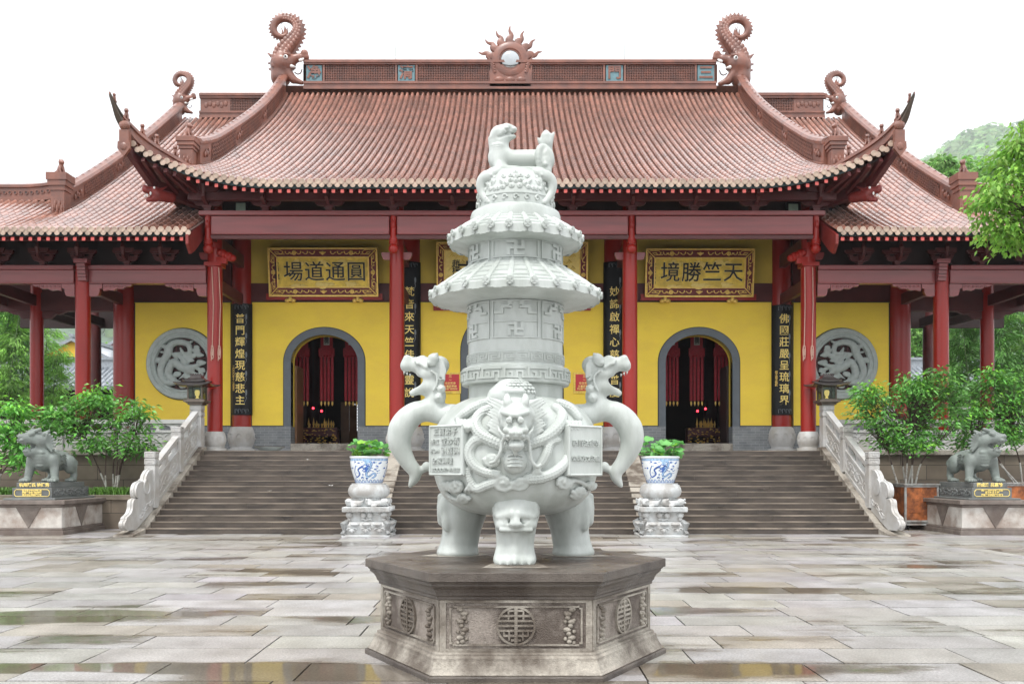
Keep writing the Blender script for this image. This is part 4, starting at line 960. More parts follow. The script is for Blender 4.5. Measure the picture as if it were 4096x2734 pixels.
for x in FC:                                                     # small cross arms below the beam
    m = MB(); m.prism([(x-0.45, 7.98), (x-0.45, 7.9), (x-0.40, 7.78), (x-0.32, 7.76), (x+0.32, 7.76), (x+0.40, 7.78), (x+0.45, 7.9), (x+0.45, 7.98)], 'Y', 27.84, 27.96); m.build('cross_arm', 'beam', hall)
    m = MB(); m.box(x-0.09, x+0.09, 27.9, 30.9, 8.1, 8.5); m.box(x-0.07, x+0.07, 27.9, 30.9, 6.9, 7.25); m.build('aisle_beam', 'darkred', hall)
for x, sd in ((-8.82, -1), (8.80, 1)):                           # carved cloud bracket beside the outer columns
    m = MB()
    for k in range(5): m.ell((x-sd*(0.2+0.09*k), 27.75, 7.95-0.04*k), (0.12, 0.12, 0.11+0.03*(k % 2)), 8, 6)
    m.box(*sorted((x-sd*0.05, x-sd*0.4)), 27.7, 27.85, 7.62, 7.82); m.box(x-0.25, x+0.25, 27.65, 28.15, 7.55, 7.66); m.build('carved_bracket', 'red', hall)
# front wall with arched doorways
YW = 30.8
def arc(xc, rx, rz, zs, n=28): return [(xc+rx*math.cos(math.pi-math.pi*i/n), zs+rz*math.sin(math.pi-math.pi*i/n)) for i in range(n+1)]
def arch_wall(m, x0, x1, z0, z1, xc, rx, rz, zs, y0, y1, mi=0):
    A = arc(xc, rx, rz, zs)
    for (y, flip) in ((y0, False), (y1, True)):
        q = [(x0, z0), (xc-rx, z0), (xc-rx, zs), (x0, zs)]; q2 = [(xc+rx, z0), (x1, z0), (x1, zs), (xc+rx, zs)]
        for w in (q, q2):
            ids = (0, 1, 2, 3) if not flip else (3, 2, 1, 0); m.add([(a, y, b) for a, b in w], [ids], mi)
        top = [(x0, zs)]+A+[(x1, zs)]
        up = [(x0+(x1-x0)*i/(len(top)-1), z1) for i in range(len(top))]
        v = [(a, y, b) for a, b in top]+[(a, y, b) for a, b in up]; n = len(top)
        f = [(i, i+1, n+i+1, n+i) if not flip else (n+i, n+i+1, i+1, i) for i in range(n-1)]; m.add(v, f, mi)
    J = [(xc-rx, z0)]+A+[(xc+rx, z0)]; n = len(J)
    m.add([(a, y0, b) for a, b in J]+[(a, y1, b) for a, b in J], [(i, n+i, n+i+1, i+1) for i in range(n-1)], mi)
    m.add([(x0, y0, z0), (x0, y1, z0), (x0, y1, z1), (x0, y0, z1), (x1, y0, z0), (x1, y1, z0), (x1, y1, z1), (x1, y0, z1)], [(3, 2, 1, 0), (4, 5, 6, 7), (3, 7, 6, 2)], mi)
def arch_frame(xc, rx, rz, zs, rx2, rz2, z0, par):
    m = MB(); A = [(xc-rx, z0)]+arc(xc, rx, rz, zs)+[(xc+rx, z0)]; B = [(xc-rx2, z0)]+arc(xc, rx2, rz2, zs)+[(xc+rx2, z0)]; n = len(A)
    v = [(a, YW-0.035, b) for a, b in A]+[(a, YW-0.035, b) for a, b in B]+[(a, YW+0.3, b) for a, b in A]+[(a, YW+0.0, b) for a, b in B]
    f = []
    for i in range(n-1): f += [(i, n+i, n+i+1, i+1), (n+i, 3*n+i, 3*n+i+1, n+i+1), (2*n+i, i, i+1, 2*n+i+1)]
    m.add(v, f); return m.build('arch_frame', 'grey_frame', par, smooth=False)
bays = [(-8.55, -3.64, -6.15, 1.095, 0.90, 5.06), (-3.02, 3.02, 0.0, 1.44, 1.3, 5.4), (3.64, 8.53, 6.13, 1.095, 0.90, 5.06)]
for (x0, x1, xc, rx, rz, zs) in bays:
    m = MB(); arch_wall(m, x0, x1, 2.957, 7.05, xc, rx, rz, zs, YW, YW+0.5); wo = m.build('wall', 'yellow', hall)
    t = 0.028                                                     # thin black outline of each plaster panel
    m = MB(); e = rx+0.23
    for (a, b, c, d) in ((x0, xc-e, 2.957, 2.957+t), (xc+e, x1, 2.957, 2.957+t), (x0, x1, 7.05-t, 7.05), (x0, x0+t, 2.957+t, 7.05-t), (x1-t, x1, 2.957+t, 7.05-t)): m.box(a, b, YW-0.006, YW+0.01, c, d)
    A = [(xc-e, 2.985)]+arc(xc, e, rz+0.23, zs)+[(xc+e, 2.985)]; A2 = [(xc-e-t, 2.985)]+arc(xc, e+t, rz+0.23+t, zs)+[(xc+e+t, 2.985)]; n = len(A)
    m.add([(a, YW-0.006, b) for a, b in A]+[(a, YW-0.006, b) for a, b in A2], [(i, n+i, n+i+1, i+1) for i in range(n-1)]); m.build('outline', 'ink', wo)
    arch_frame(xc, rx, rz, zs, rx+0.23, rz+0.23, 2.957, wo)
    for (a, b) in ((x0, xc-rx), (xc+rx, x1)):
        m = MB(); m.box(a, b, YW-0.04, YW+0.52, LV, 2.957); m.build('brick_plinth', 'brick', hall)
    m = MB(); m.box(xc-rx-0.0, xc+rx, YW-0.07, YW+0.4, LV, 2.40); m.build('threshold', 'granite_light', hall, bevel=0.01)
    m = MB(); m.box(x0, x1, YW-0.03, YW+0.4, 7.055, 7.64); m.build('lintel', 'darkred', hall, bevel=0.01)
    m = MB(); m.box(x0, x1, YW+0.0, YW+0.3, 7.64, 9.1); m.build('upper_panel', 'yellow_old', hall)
m = MB(); m.box(-9.2, 9.2, YW, YW+0.3, 9.1, 11.3); m.build('upper_wall', 'darkred', hall)
# dark interior
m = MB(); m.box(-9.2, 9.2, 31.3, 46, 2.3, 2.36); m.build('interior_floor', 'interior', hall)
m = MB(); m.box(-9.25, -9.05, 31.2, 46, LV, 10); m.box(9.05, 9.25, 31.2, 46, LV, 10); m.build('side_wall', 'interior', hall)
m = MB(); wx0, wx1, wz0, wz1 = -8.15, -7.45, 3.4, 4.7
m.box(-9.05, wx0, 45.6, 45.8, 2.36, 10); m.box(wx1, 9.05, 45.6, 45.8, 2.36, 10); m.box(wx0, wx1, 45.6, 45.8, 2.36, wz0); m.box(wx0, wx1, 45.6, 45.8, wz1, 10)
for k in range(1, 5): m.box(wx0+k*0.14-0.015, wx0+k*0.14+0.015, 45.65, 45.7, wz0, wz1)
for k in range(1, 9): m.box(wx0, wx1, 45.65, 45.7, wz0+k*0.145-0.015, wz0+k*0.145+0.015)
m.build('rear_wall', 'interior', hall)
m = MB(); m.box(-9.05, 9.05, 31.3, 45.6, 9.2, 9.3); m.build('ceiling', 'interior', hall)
for x in (-8.86, -3.33, 3.33, 8.84):
    for yy in (35.0, 41.0):
        m = MB(); m.lathe([(0.3, 2.36), (0.3, 9.2)], (x*0.98, yy, 0), 20); m.build('inner_column', 'darkred', hall, smooth=True, auto=40)
for (x0, x1, xc, rx, rz, zs) in bays:                             # door leaves folded inward
    for sd in (-1, 1):
        m = MB(); xx = xc+sd*(rx-0.04); m.box(xx-0.035, xx+0.035, YW+0.52, YW+1.5, 2.4, 5.0); m.build('door_leaf', 'orange' if sd < 0 else 'interior', hall)

# ================================================================ SIDE PAVILIONS WITH GALLERIES
def wing(sd):
    side = 'left' if sd < 0 else 'right'
    w = thing('side_pavilion', 'open red columned pavilion with tiled roof adjoining the %s side of the temple' % side, 'pavilion', (sd*12, 27.9, LV), 'side pavilions')
    mt, mp = MB(), MB(); XC = 13.45
    zf = lambda x, y: wbase(y)
    ye = lambda x: 25.98
    Xs = [sd*(9.06+i*PITCH) for i in range(46)]
    def yt(x):
        a = abs(x)
        if a < 9.6: return 28.3
        if a < XC: return 38.3
        return 29.25
    tile_rows(mt, mp, Xs, ye, yt, zf, PITCH if sd > 0 else -PITCH) if False else tile_rows(mt, mp, sorted(Xs), ye, lambda x: min(yt(x-PITCH/2), yt(x+PITCH/2)), zf, PITCH)
    o = mt.build('roof_tiles', ['tile', 'tile_end'], w, smooth=True, auto=50); mp.build('pan_tiles', 'pan', w)
    dk = MB()
    xs = sorted((sd*9.02, sd*9.6)); grid(dk, xs, [26.0, 27, 28.3], lambda x, y: wbase(y)-0.12, flip=True)
    grid(dk, sorted((sd*9.6, sd*XC)), [26.0, 27, 28.3, 30, 32, 34, 36, 38.4], lambda x, y: wbase(y)-0.12, flip=True)
    grid(dk, sorted((sd*XC, sd*18.9)), [26.0, 27, 28.3, 29.4], lambda x, y: wbase(y)-0.12, flip=True)
    dk.build('roof_deck', 'soffit', w)
    bk = MB(); grid(bk, sorted((sd*9.3, sd*XC)), [38.4, 40, 42, 44], lambda x, y: wbase(76.8-y)); grid(bk, sorted((sd*XC, sd*18.9)), [29.4, 31, 32.8], lambda x, y: wbase(58.8-y)); bk.build('rear_roof', 'pan', w)
    g = MB(); ys = np.linspace(28.4, 44, 24); g.prism([(28.4, 8.6)]+[(y, wbase(y if y < 38.4 else 76.8-y)-0.06) for y in ys]+[(44, 8.6)], 'X', *sorted((sd*(XC-0.25), sd*(XC-0.02)))); g.build('gable_wall', 'pan', w)
    descending(w, sd, XC+0.02, 38.0, 28.35, zf, 0.78)
    px = (229 if sd < 0 else 3862)
    pillar(w, sd*13.5, 28.1, 9.0, 0.5, 1.35, 0.5, R(-50*sd))
    # upper ridge
    r = MB(); xa, xb = sorted((sd*9.3, sd*12.75)); z0 = 15.85
    for (a, b, h) in ((0, .1, .24), (.1, .2, .2), (.2, .28, .24), (.82, .9, .2), (.9, 1.0, .25)): r.box(xa, xb, YR-h, YR+h, z0+a, z0+b)
    r.box(xa, xb, YR-0.06, YR+0.06, z0+.28, z0+.82, 1); r.tube([(xa, YR, z0+1), (xb, YR, z0+1)], 0.12, 8)  # dark plate behind the bars has the shade of the gaps painted in
    la, lb = sorted((sd*9.3, sd*11.5)); lattice(r, lambda u, v, d: (la+(lb-la)*u, YR-0.06-0.05*d, z0+.29+.52*v), lb-la, .52, .135, .045)
    pa, pb = sorted((sd*11.5, sd*12.7)); r.box(pa, pb, YR-0.13, YR+0.13, z0+.28, z0+.82)
    for k in range(6): r.ell((pa+0.2+0.16*k, YR-0.13, z0+.55+0.06*(k % 2)), (0.09, 0.04, 0.12), 8, 5)
    r.build('upper_ridge', ['ridge', 'ridge_dark'], w)
    chiwen('ridge_dragon', w, 0, -sd, 0.6, 727 if sd < 0 else 3348, 413)
    # gallery ridge running outwards
    r = MB(); YG = 29.4; z0 = wbase(YG)-0.05; xa, xb = 13.7, 18.9; n = 16; path = []
    for i in range(n+1):
        x = xa+(xb-xa)*i/n; path.append(Vector((sd*x, YG, z0+0.22*max(0, 1-(x-xa)/1.6)**2)))
    r.sweep(path, [(-.16, 0), (.16, 0), (.16, .12), (.11, .14), (.11, .42), (.16, .44), (.16, .52), (0, .60), (-.16, .52), (-.16, .44), (-.11, .42), (-.11, .14), (-.16, .12)], Vector((0, 1, 0)), 0)
    for i in range(28):
        x = xa+0.25+i*0.17; zz = z0+0.22*max(0, 1-(x-xa)/1.6)**2+0.28; r.lathe([(0.045, 0), (0.0, -0.0)], (sd*x, YG-0.125, zz), 8, mi=1, axis='Y', caps=False); r.lathe([(0.065, 0.01), (0.065, -0.02), (0.045, -0.02), (0.045, 0.01)], (sd*x, YG-0.115, zz), 8, mi=0, axis='Y', caps=False)
    r.build('gallery_ridge', ['ridge', 'ridge_dark'], w)
    # rafters, fascia
    for i in range(36):
        x = sd*(9.15+i*0.246); rafter(w, x, 26.0, wbase(26.0)-0.235, 28.8, wbase(28.8)-0.24)
    m = MB(); m.box(*sorted((sd*9.05, sd*18.8)), 26.03, 26.09, wbase(26)-0.14, wbase(26)-0.01); m.build('eave_fascia', 'fascia', w)
    m = MB(); xq = sd*8.98; m.prism([(25.95, wbase(26)-0.12), (25.95, wbase(26)-0.38), (26.2, wbase(26)-0.6), (26.5, wbase(26)-0.45), (28.2, wbase(28.2)-0.35), (28.2, wbase(28.2)+0.02)], 'X', xq-0.04, xq+0.04); m.build('barge_board', 'red_dark', w)
    m = MB(); m.box(*sorted((sd*9.0, sd*18.8)), 26.9, 27.05, 8.12, 8.3); m.build('eave_purlin', 'darkred', w)
    m = MB(); m.box(*sorted((sd*9.0, sd*18.8)), 28.25, 28.31, 7.5, 9.0); m.build('frieze_board', 'interior', w)
    WC = [8.81, 12.74, 16.65]
    for x in (10.3, 11.4, 12.74, 13.9, 15.2): bracket(w, sd*x, 27.85, 7.6, 0.72, ('darkred', 'darkred'))
    for (a, b) in ((9.05, 12.52), (12.96, 16.5)):
        m = MB(); q = sorted((sd*a, sd*b)); m.box(*q, 27.78, 28.02, 7.05, 7.45); m.box(q[0], q[1], 27.776, 28.024, 7.09, 7.11); m.build('front_beam', 'beam', w, bevel=0.012)
        m = MB(); m.box(*q, 27.74, 28.06, 7.455, 7.585); m.build('beam_cap', 'beam', w, bevel=0.01)
        for (c, s2) in ((a, 1), (b, -1)):                           # stepped bearing blocks and carved boards below the beam
            m = MB(); X0 = sd*c; d = sd*s2
            m.prism([(X0, 7.045), (X0+d*0.38, 7.045), (X0+d*0.38, 6.92), (X0+d*0.30, 6.90), (X0+d*0.30, 6.82), (X0+d*0.26, 6.70), (X0+d*0.18, 6.68), (X0, 6.68)], 'Y', 27.83, 27.97); m.build('bearing_block', 'beam', w)
            m = MB(); pts = [(X0+d*0.40, 7.045), (X0+d*1.25, 7.045), (X0+d*1.22, 6.98), (X0+d*1.05, 6.955), (X0+d*0.98, 6.90), (X0+d*0.8, 6.91), (X0+d*0.7, 6.85), (X0+d*0.55, 6.87), (X0+d*0.40, 6.84)]
            m.prism(pts, 'Y', 27.85, 27.95)
            for k in range(6): m.tube([(X0+d*(0.47+0.12*k+0.045*math.cos(t)*(1-t/9)), 27.845, 6.97+0.045*math.sin(t)*(1-t/9)) for t in range(8)], 0.014, 5)
            m.build('carved_board', 'beam', w)
    for x in WC[1:]:
        column(w, sd*x, 27.9, 0.215, 7.7, 0.31, 0.5)
        m = MB(); xx = sd*x+ (0.24 if sd < 0 else -0.24)*-1
        for k in range(5): m.box(sd*x-sd*0.10-0.12, sd*x-sd*0.10+0.12, 27.6-0.02*k, 27.75, 7.1+0.1*k, 7.2+0.1*k-0.012)
        m.box(sd*x-sd*0.10-0.2, sd*x-sd*0.10+0.2, 27.5, 27.75, 7.6, 7.72); m.build('column_bracket', 'beam', w)
    column(w, sd*12.74, 30.9, 0.35, 8.6, 0.46, 0.8)
    column(w, sd*15.65, 30.95, 0.21, 7.6, 0.3, 0.5)
    column(w, sd*15.95, 36.0, 0.20, 7.6, 0.3, 0.5, 'darkred')
    column(w, sd*12.74, 36.0, 0.22, 9, 0.3, 0.5, 'darkred')
    # wall bay with round carved window
    x0, x1 = sorted((sd*9.2, sd*12.38)); cx, cz = sd*10.80, 5.0
    m = MB(); m.box(x0, x1, YW, YW+0.4, 2.957, 7.04); wo = m.build('wall', 'yellow', w)
    m = MB(); t = 0.028
    for (a, b, c, d) in ((x0, x1, 2.957, 2.957+t), (x0, x1, 7.04-t, 7.04), (x0, x0+t, 2.99, 7.0), (x1-t, x1, 2.99, 7.0)): m.box(a, b, YW-0.006, YW+0.01, c, d)
    m.lathe([(1.16, -0.006), (1.19, -0.006)], (cx, YW, cz), 48, axis='Y', caps=False); m.build('outline', 'ink', wo)
    m = MB(); m.box(x0, x1, YW-0.04, YW+0.42, LV, 2.957); m.build('brick_plinth', 'brick', w)
    m = MB(); m.box(x0, x1, YW-0.03, YW+0.4, 7.045, 9.6); m.build('lintel', 'darkred', w)
    m = MB(); m.lathe([(1.16, 0.0), (1.16, -0.10), (1.13, -0.13), (1.02, -0.13), (1.0, -0.10), (0.95, -0.10), (0.92, -0.13), (0.88, -0.13), (0.86, -0.10), (0.84, -0.02)], (cx, YW, cz), 56, axis='Y', caps=False)
    rw = m.build('round_window', 'dragon_stone', w, smooth=True, auto=30)
    m = MB(); m.lathe([(0.86, -0.012), (0.0, -0.012)], (cx, YW, cz), 40, axis='Y', caps=False); m.build('window_back', 'interior', rw)
    m = MB()
    for a in range(-4, 5): m.box(cx+a*0.2-0.012, cx+a*0.2+0.012, YW-0.03, YW-0.014, cz-math.sqrt(.7-(a*.2)**2 if abs(a*.2) < .83 else .01), cz+math.sqrt(.7-(a*.2)**2 if abs(a*.2) < .83 else .01)); m.box(cx-math.sqrt(max(.01, .7-(a*.2)**2)), cx+math.sqrt(max(.01, .7-(a*.2)**2)), YW-0.03, YW-0.014, cz+a*0.2-0.012, cz+a*0.2+0.012)
    m.build('lattice', 'darkred', rw)
    f = -sd                                                          # carved dragon among clouds; head towards the temple centre
    Q = lambda u, v, d=0.0: Vector((cx+f*u*0.86, YW-0.07-d, cz+v*0.86))
    s = SDF()
    body = [(0.12, -.18), (-.05, -.1), (-.28, .05), (-.45, -.12), (-.50, -.42), (-.28, -.68), (-.62, -.70), (-.80, -.35), (-.72, .05), (-.52, .38), (-.42, .70), (-.1, .82), (.25, .72), (.30, .42), (.05, .40), (-.05, .60)]
    bp = spline([Q(a, b) for a, b in body], 4); br = rspl([.13, .14, .13, .12, .12, .10, .10, .11, .12, .12, .11, .10, .09, .07, .05, .03], 4)
    for i in range(len(bp)-1): s.cap(bp[i], bp[i+1], br[i], br[i+1], k=0.015)
    s.ell(Q(.28, -.2, .03), (.2, .12, .16), k=.04); s.cap(Q(.35, -.15, .03), Q(.62, -.05, .03), .09, .06, k=.04); s.cap(Q(.34, -.3, .03), Q(.55, -.38, .03), .07, .04, k=.03)
    for k in range(6): s.cap(Q(.15, -.1+.04*k, .03), Q(-.02-.03*k, .12+.06*k, .05), .05, .015, k=.02); s.cap(Q(.2, -.34, .03), Q(-.1+.08*k, -.58+.03*k, .03), .05, .015, k=.02)
    rr = random.Random(5)
    for (a, b) in ((.62, .3), (.75, .1), (.6, .55), (.3, .15), (.72, -.22), (.65, -.55), (.4, -.72), (.1, -.82), (.15, -.55), (-.62, .6), (.0, .2), (.45, .35), (-.15, -.42), (-.85, .1), (-.2, .3)):
        for k in range(3): s.ell(Q(a+rr.uniform(-.1, .1), b+rr.uniform(-.08, .08)), (rr.uniform(.07, .13), .05, rr.uniform(.05, .09)), k=.02)
    for (a, b, c, d) in ((-.45, .1, -.2, .2), (-.6, -.5, -.85, -.55), (.1, .75, .4, .85), (-.3, -.6, -.05, -.7), (.5, -.1, .85, .0), (.55, -.4, .8, -.4), (.0, .5, .2, .2), (.3, -.5, .5, -.6), (-.5, .4, -.8, .45)): s.cap(Q(a, b), Q(c, d), .05, .035, k=.02)
    sculpt(s, 0.022, 'dragon_relief', 'dragon_stone', rw)
    # beams seen through the open bays
    m = MB(); m.box(*sorted((sd*12.4, sd*18.8)), 30.85, 31.1, 6.75, 7.35); m.box(*sorted((sd*12.4, sd*18.8)), 30.9, 31.05, 7.35, 8.6); m.build('rear_beam', 'darkred', w)
    m = MB(); m.box(*sorted((sd*9.3, sd*18.8)), 35.9, 36.1, 6.95, 9.2); m.build('back_beam', 'interior', w)
    for x in (12.74, 15.65, 16.65):
        m = MB(); m.box(sd*x-0.08, sd*x+0.08, 28.0, 30.9, 6.9, 7.25); m.build('aisle_beam', 'darkred', w)
        m = MB(); m.prism([(30.95, 6.9), (36, 7.0), (36, 7.3), (30.95, 7.2)], 'X', sd*x-0.08, sd*x+0.08); m.build('roof_strut', 'interior', w)
    for x in (15.65,):
        m = MB(); m.prism([(sd*x-1.0, 6.75), (sd*x+1.0, 6.75), (sd*x+0.75, 6.64), (sd*x+0.62, 6.66), (sd*x+0.45, 6.5), (sd*x-0.45, 6.5), (sd*x-0.62, 6.66), (sd*x-0.75, 6.64)], 'Y', 30.9, 31.05); m.build('carved_board', 'darkred', w)
    m = MB(); m.box(*sorted((sd*9.3, sd*XC)), 28.3, 43.5, 8.45, 8.5); m.build('ceiling', 'interior', w)
    return w
for sd in (-1, 1): wing(sd)
# small wall on the far side of the temple ends the view below the roof between hall and pavilion

# ================================================================ INCENSE BURNER ON ITS PEDESTAL
BX, BY = 0.03, 8.13; PX = BY/F_PX
bz = lambda v: EYE+(HYP-v)*PX
PT = bz(2231)                                                # top of the pedestal
ped = thing('burner_pedestal', 'hexagonal stained granite pedestal with carved longevity medallions under the burner', 'pedestal', (BX, BY, 0))
def hexa(name, prof, mt): return MB().lathe(prof, (BX, BY, 0), 6).build(name, mt, ped, bevel=0.006)
hexa('plinth', [(1.305, -0.02), (1.305, 0.038), (1.295, 0.044)], 'granite_dark')
hexa('base_moulding', [(1.285, 0.044), (1.282, 0.052), (1.262, 0.075), (1.24, 0.11), (1.225, 0.145), (1.222, 0.172), (1.20, 0.176), (1.20, 0.20), (1.168, 0.205), (1.16, 0.212)], 'granite_light')
hexa('body', [(1.155, 0.20), (1.155, 0.62)], 'granite_panel')
hexa('cornice', [(1.16, 0.598), (1.185, 0.602), (1.185, 0.63), (1.20, 0.632), (1.206, 0.655), (1.225, 0.685), (1.25, 0.705), (1.262, 0.71), (1.262, 0.732), (1.28, 0.735), (1.28, 0.748)], 'granite_dark')
hexa('top_slab', [(1.30, 0.7485), (1.30, PT-0.004), (1.296, PT)], 'granite_dark')
for k in range(6):
    a0, a1 = R(60*k+5), R(60*k+55)
    if k % 2 == 0:
        m = MB(); q = [(BX+r*math.cos(a), BY+r*math.sin(a), PT+0.003) for r, a in ((0.42, a0), (0.86, a0+0.12), (0.86, a1-0.12), (0.42, a1))]; m.add(q, [(0, 1, 2, 3)]); m.build('paving_piece', 'granite_light', ped)
for k in range(6):                                             # carved panels
    na = R(-90+60*k); nrm = Vector((math.cos(na), math.sin(na), 0)); tg = Vector((-math.sin(na), math.cos(na), 0)); ap = 1.155*math.cos(R(30)); C0 = Vector((BX, BY, 0))+nrm*ap
    Pn = lambda u, v, d: C0+tg*u+Vector((0, 0, v))+nrm*d
    def bar(m, u0, u1, v0, v1, d=0.014):
        q = [Pn(u, v, dd) for dd in (-0.004, d) for (u, v) in ((u0, v0), (u1, v0), (u1, v1), (u0, v1))]; m.add(q, [(4, 5, 6, 7), (0, 1, 5, 4), (1, 2, 6, 5), (2, 3, 7, 6), (3, 0, 4, 7)])
    m = MB(); hw = 0.5775
    for (a, b, c, d) in ((-hw, hw, .208, .232), (-hw, hw, .578, .600), (-hw, -.53, .232, .578), (.53, hw, .232, .578)): bar(m, a, b, c, d, 0.012)
    for (a, b, c, d) in ((-.48, .48, .252, .266), (-.48, .48, .542, .556), (-.505, -.491, .28, .53), (.491, .505, .28, .53), (-.505, -.48, .266, .28), (.48, .505, .266, .28), (-.505, -.48, .53, .542), (.48, .505, .53, .542)): bar(m, a, b, c, d, 0.014)
    m.build('panel_frame', 'granite_light', ped)
    m = MB(); rr = 0.150; zc = 0.405; ring = []
    for i in range(32):
        a = 6.2832*i/32; b = 6.2832*(i+1)/32
        q = [Pn(r*math.cos(t), zc+r*math.sin(t), d) for d in (-.004, .020) for r, t in ((rr-.016, a), (rr, a), (rr, b), (rr-.016, b))]; m.add(q, [(4, 5, 6, 7), (1, 2, 6, 5), (3, 0, 4, 7)])
    bar(m, -.012, .012, zc-.146, zc+.146, .022)
    for (v, inset) in ((.115, .02), (.075, .0), (.037, .0), (0, .0), (-.037, .0), (-.075, .02), (-.11, .045)):
        L = math.sqrt(max(0, (rr-.012)**2-v*v))-inset; bar(m, -L, L, zc+v-.008, zc+v+.008, .018)
    for s2 in (-1, 1):
        bar(m, *sorted((s2*.045, s2*.058)), zc-.11, zc-.035, .0165); bar(m, *sorted((s2*.085, s2*.098)), zc-.075, zc-.037, .015); bar(m, *sorted((s2*.05, s2*.063)), zc+.04, zc+.115, .0165)
    m.build('medallion', 'granite_light', ped)
    for s2 in (-1, 1):
        m = MB(); q = random.Random(3)
        for i in range(9):
            v = zc-.12+.03*i; m.ell(Pn(s2*(.405+.018*math.sin(i*1.7)), v, .006), (.022+.012*(i % 2), .02, .019), 7, 5)
        for i in range(4): m.ell(Pn(s2*(.405+.035), zc-.13+.085*i, .006), (.016, .014, .016), 6, 4); m.ell(Pn(s2*(.375), zc-.10+.065*i, .006), (.016, .014, .016), 6, 4)
        m.build('carved_ornament', 'granite_light', ped, smooth=True)

bur = thing('incense_burner', 'white marble incense burner with dragon relief, tiered round roofs and a beast on top', 'incense burner', (BX, BY, PT))
prof_px = [(0, 2062), (106, 2058), (178, 2046), (230, 2027), (265, 2005), (297, 1970), (316, 1929), (328, 1880), (332, 1830), (328, 1780), (318, 1720), (300, 1680), (261, 1633), (215, 1607), (188, 1596)]
ps = spline([(r, 0, v) for r, v in prof_px], 4)
bowl = [(max(0.0, p.x)*PX, bz(p.z)) for p in ps]
NK = 188*PX
m = MB(); m.lathe(bowl+[(NK, bz(1545)), (0, bz(1545))], (BX, BY, 0), 72, caps=False); m.build('bowl', 'marble', bur, smooth=True, auto=50)
zz_ = np.array([b for a, b in bowl]+[bz(1545)]); rr_ = np.array([a for a, b in bowl]+[NK]); o_ = np.argsort(zz_); zz_, rr_ = zz_[o_], rr_[o_]
def rad(z): return float(np.interp(z, zz_, rr_))
def on(px, py, off=0.0):                                       # the spot on the bowl seen in a given direction
    d = W(px, py, 1.0)-Vector((0, 0, EYE)); best = None
    Y = 7.2
    for i in range(150):
        p = Vector((0, 0, EYE))+d*Y; q = math.hypot(p.x-BX, p.y-BY)-(rad(p.z)+off)
        if q <= 0: return p
        if best is None or q < best[0]: best = (q, p.copy())
        Y += 0.0065
    return best[1]
A = lambda x, y: (1500+.5103*x, 1480+.5103*y)
def oa(x, y, off=0.0): return on(*A(x, y), off)
AW = lambda x, y, Y: W(*A(x, y), Y)
BW = lambda x, y, d=0.0: W(1700+.5103*x, 480+.5103*y, BY+d)
DW = lambda x, y, d=0.0: W(1540+.268*x, 1380+.268*y, BY+d)
def ringpart(name, prof, n=72, extra=None, mt='marble', auto=35):
    m = MB(); m.lathe([(r*PX, bz(v)) for r, v in prof], (BX, BY, 0), n, caps=True)
    if extra: extra(m)
    return m.build(name, mt, bur, smooth=True, auto=auto)
def wrapbar(m, a0, a1, v0, v1, r0, r1):                         # a bar on a cylinder: angles from the front, rows, radii (picture units)
    n = max(1, int(abs(a1-a0)/5)); vs = []
    for i in range(n+1):
        a = R(-90+a0+(a1-a0)*i/n)
        for (r, v) in ((r0, v0), (r1, v0), (r1, v1), (r0, v1)): vs.append((BX+r*PX*math.cos(a), BY+r*PX*math.sin(a), bz(v)))
    f = []
    for i in range(n):
        b = i*4; f += [(b+1, b+2, b+6, b+5), (b+2, b+3, b+7, b+6), (b, b+1, b+5, b+4)]
    f += [(0, 3, 2, 1), (4*n, 4*n+1, 4*n+2, 4*n+3)]; m.add(vs, f)
def manji(m, ac, vc, half_a, half_v, r0, r1):
    u = half_a/2.5; w = half_v/2.5
    for (c0, c1, q0, q1) in ((2, 3, 0, 5), (0, 2, 2, 3), (3, 5, 2, 3), (0, 2, 4, 5), (3, 5, 0, 1), (0, 1, 0, 2), (4, 5, 3, 5)):
        wrapbar(m, ac-half_a+c0*u, ac-half_a+c1*u, vc+half_v-q0*w, vc+half_v-q1*w, r0, r1)
def frame(m, a0, a1, v0, v1, r0, r1, ta=1.2, tv=3.5):
    wrapbar(m, a0, a1, v0, v0-tv, r0, r1); wrapbar(m, a0, a1, v1+tv, v1, r0, r1); wrapbar(m, a0, a0+ta, v0-tv, v1+tv, r0, r1); wrapbar(m, a1-ta, a1, v0-tv, v1+tv, r0, r1)
# big collar with key pattern
def ex(m):
    for k in range(15):
        a = k*24
        for (a0, a1, v0, v1) in ((0, 22, 1495, 1489), (0, 2, 1530, 1495), (2, 9.5, 1530, 1524), (7.5, 9.5, 1524, 1505), (5, 7.5, 1511, 1505), (12.5, 14.5, 1530, 1502), (14.5, 20, 1508, 1502), (18, 20, 1530, 1508), (20, 24, 1530, 1524), (9.5, 12.5, 1530, 1524)):
            wrapbar(m, a+a0-12, a+a1-12, v0, v1, 213, 220)
ringpart('collar', [(188, 1545), (211, 1545), (215, 1541), (215, 1482), (212, 1479), (196, 1475), (193, 1468)], 72, ex)
def ex(m):
    for k in range(22):
        a = k*360/22; s_ = 360/22
        for (a0, a1, v0, v1) in ((.06, .92, 1461, 1458), (.06, .13, 1458, 1434), (.06, .92, 1434, 1431), (.85, .92, 1453, 1434), (.28, .92, 1453, 1450), (.28, .35, 1450, 1441), (.28, .68, 1443, 1440), (.61, .68, 1446, 1443)):
            wrapbar(m, a+a0*s_, a+a1*s_, v0, v1, 192, 196.5)
    wrapbar(m, 0, 360, 1467, 1464.5, 192.5, 194.5); wrapbar(m, 0, 360, 1428, 1425.5, 192.5, 194.5)
ringpart('fret_band', [(193, 1468), (193, 1424), (188, 1421), (187, 1418)], 72, ex)
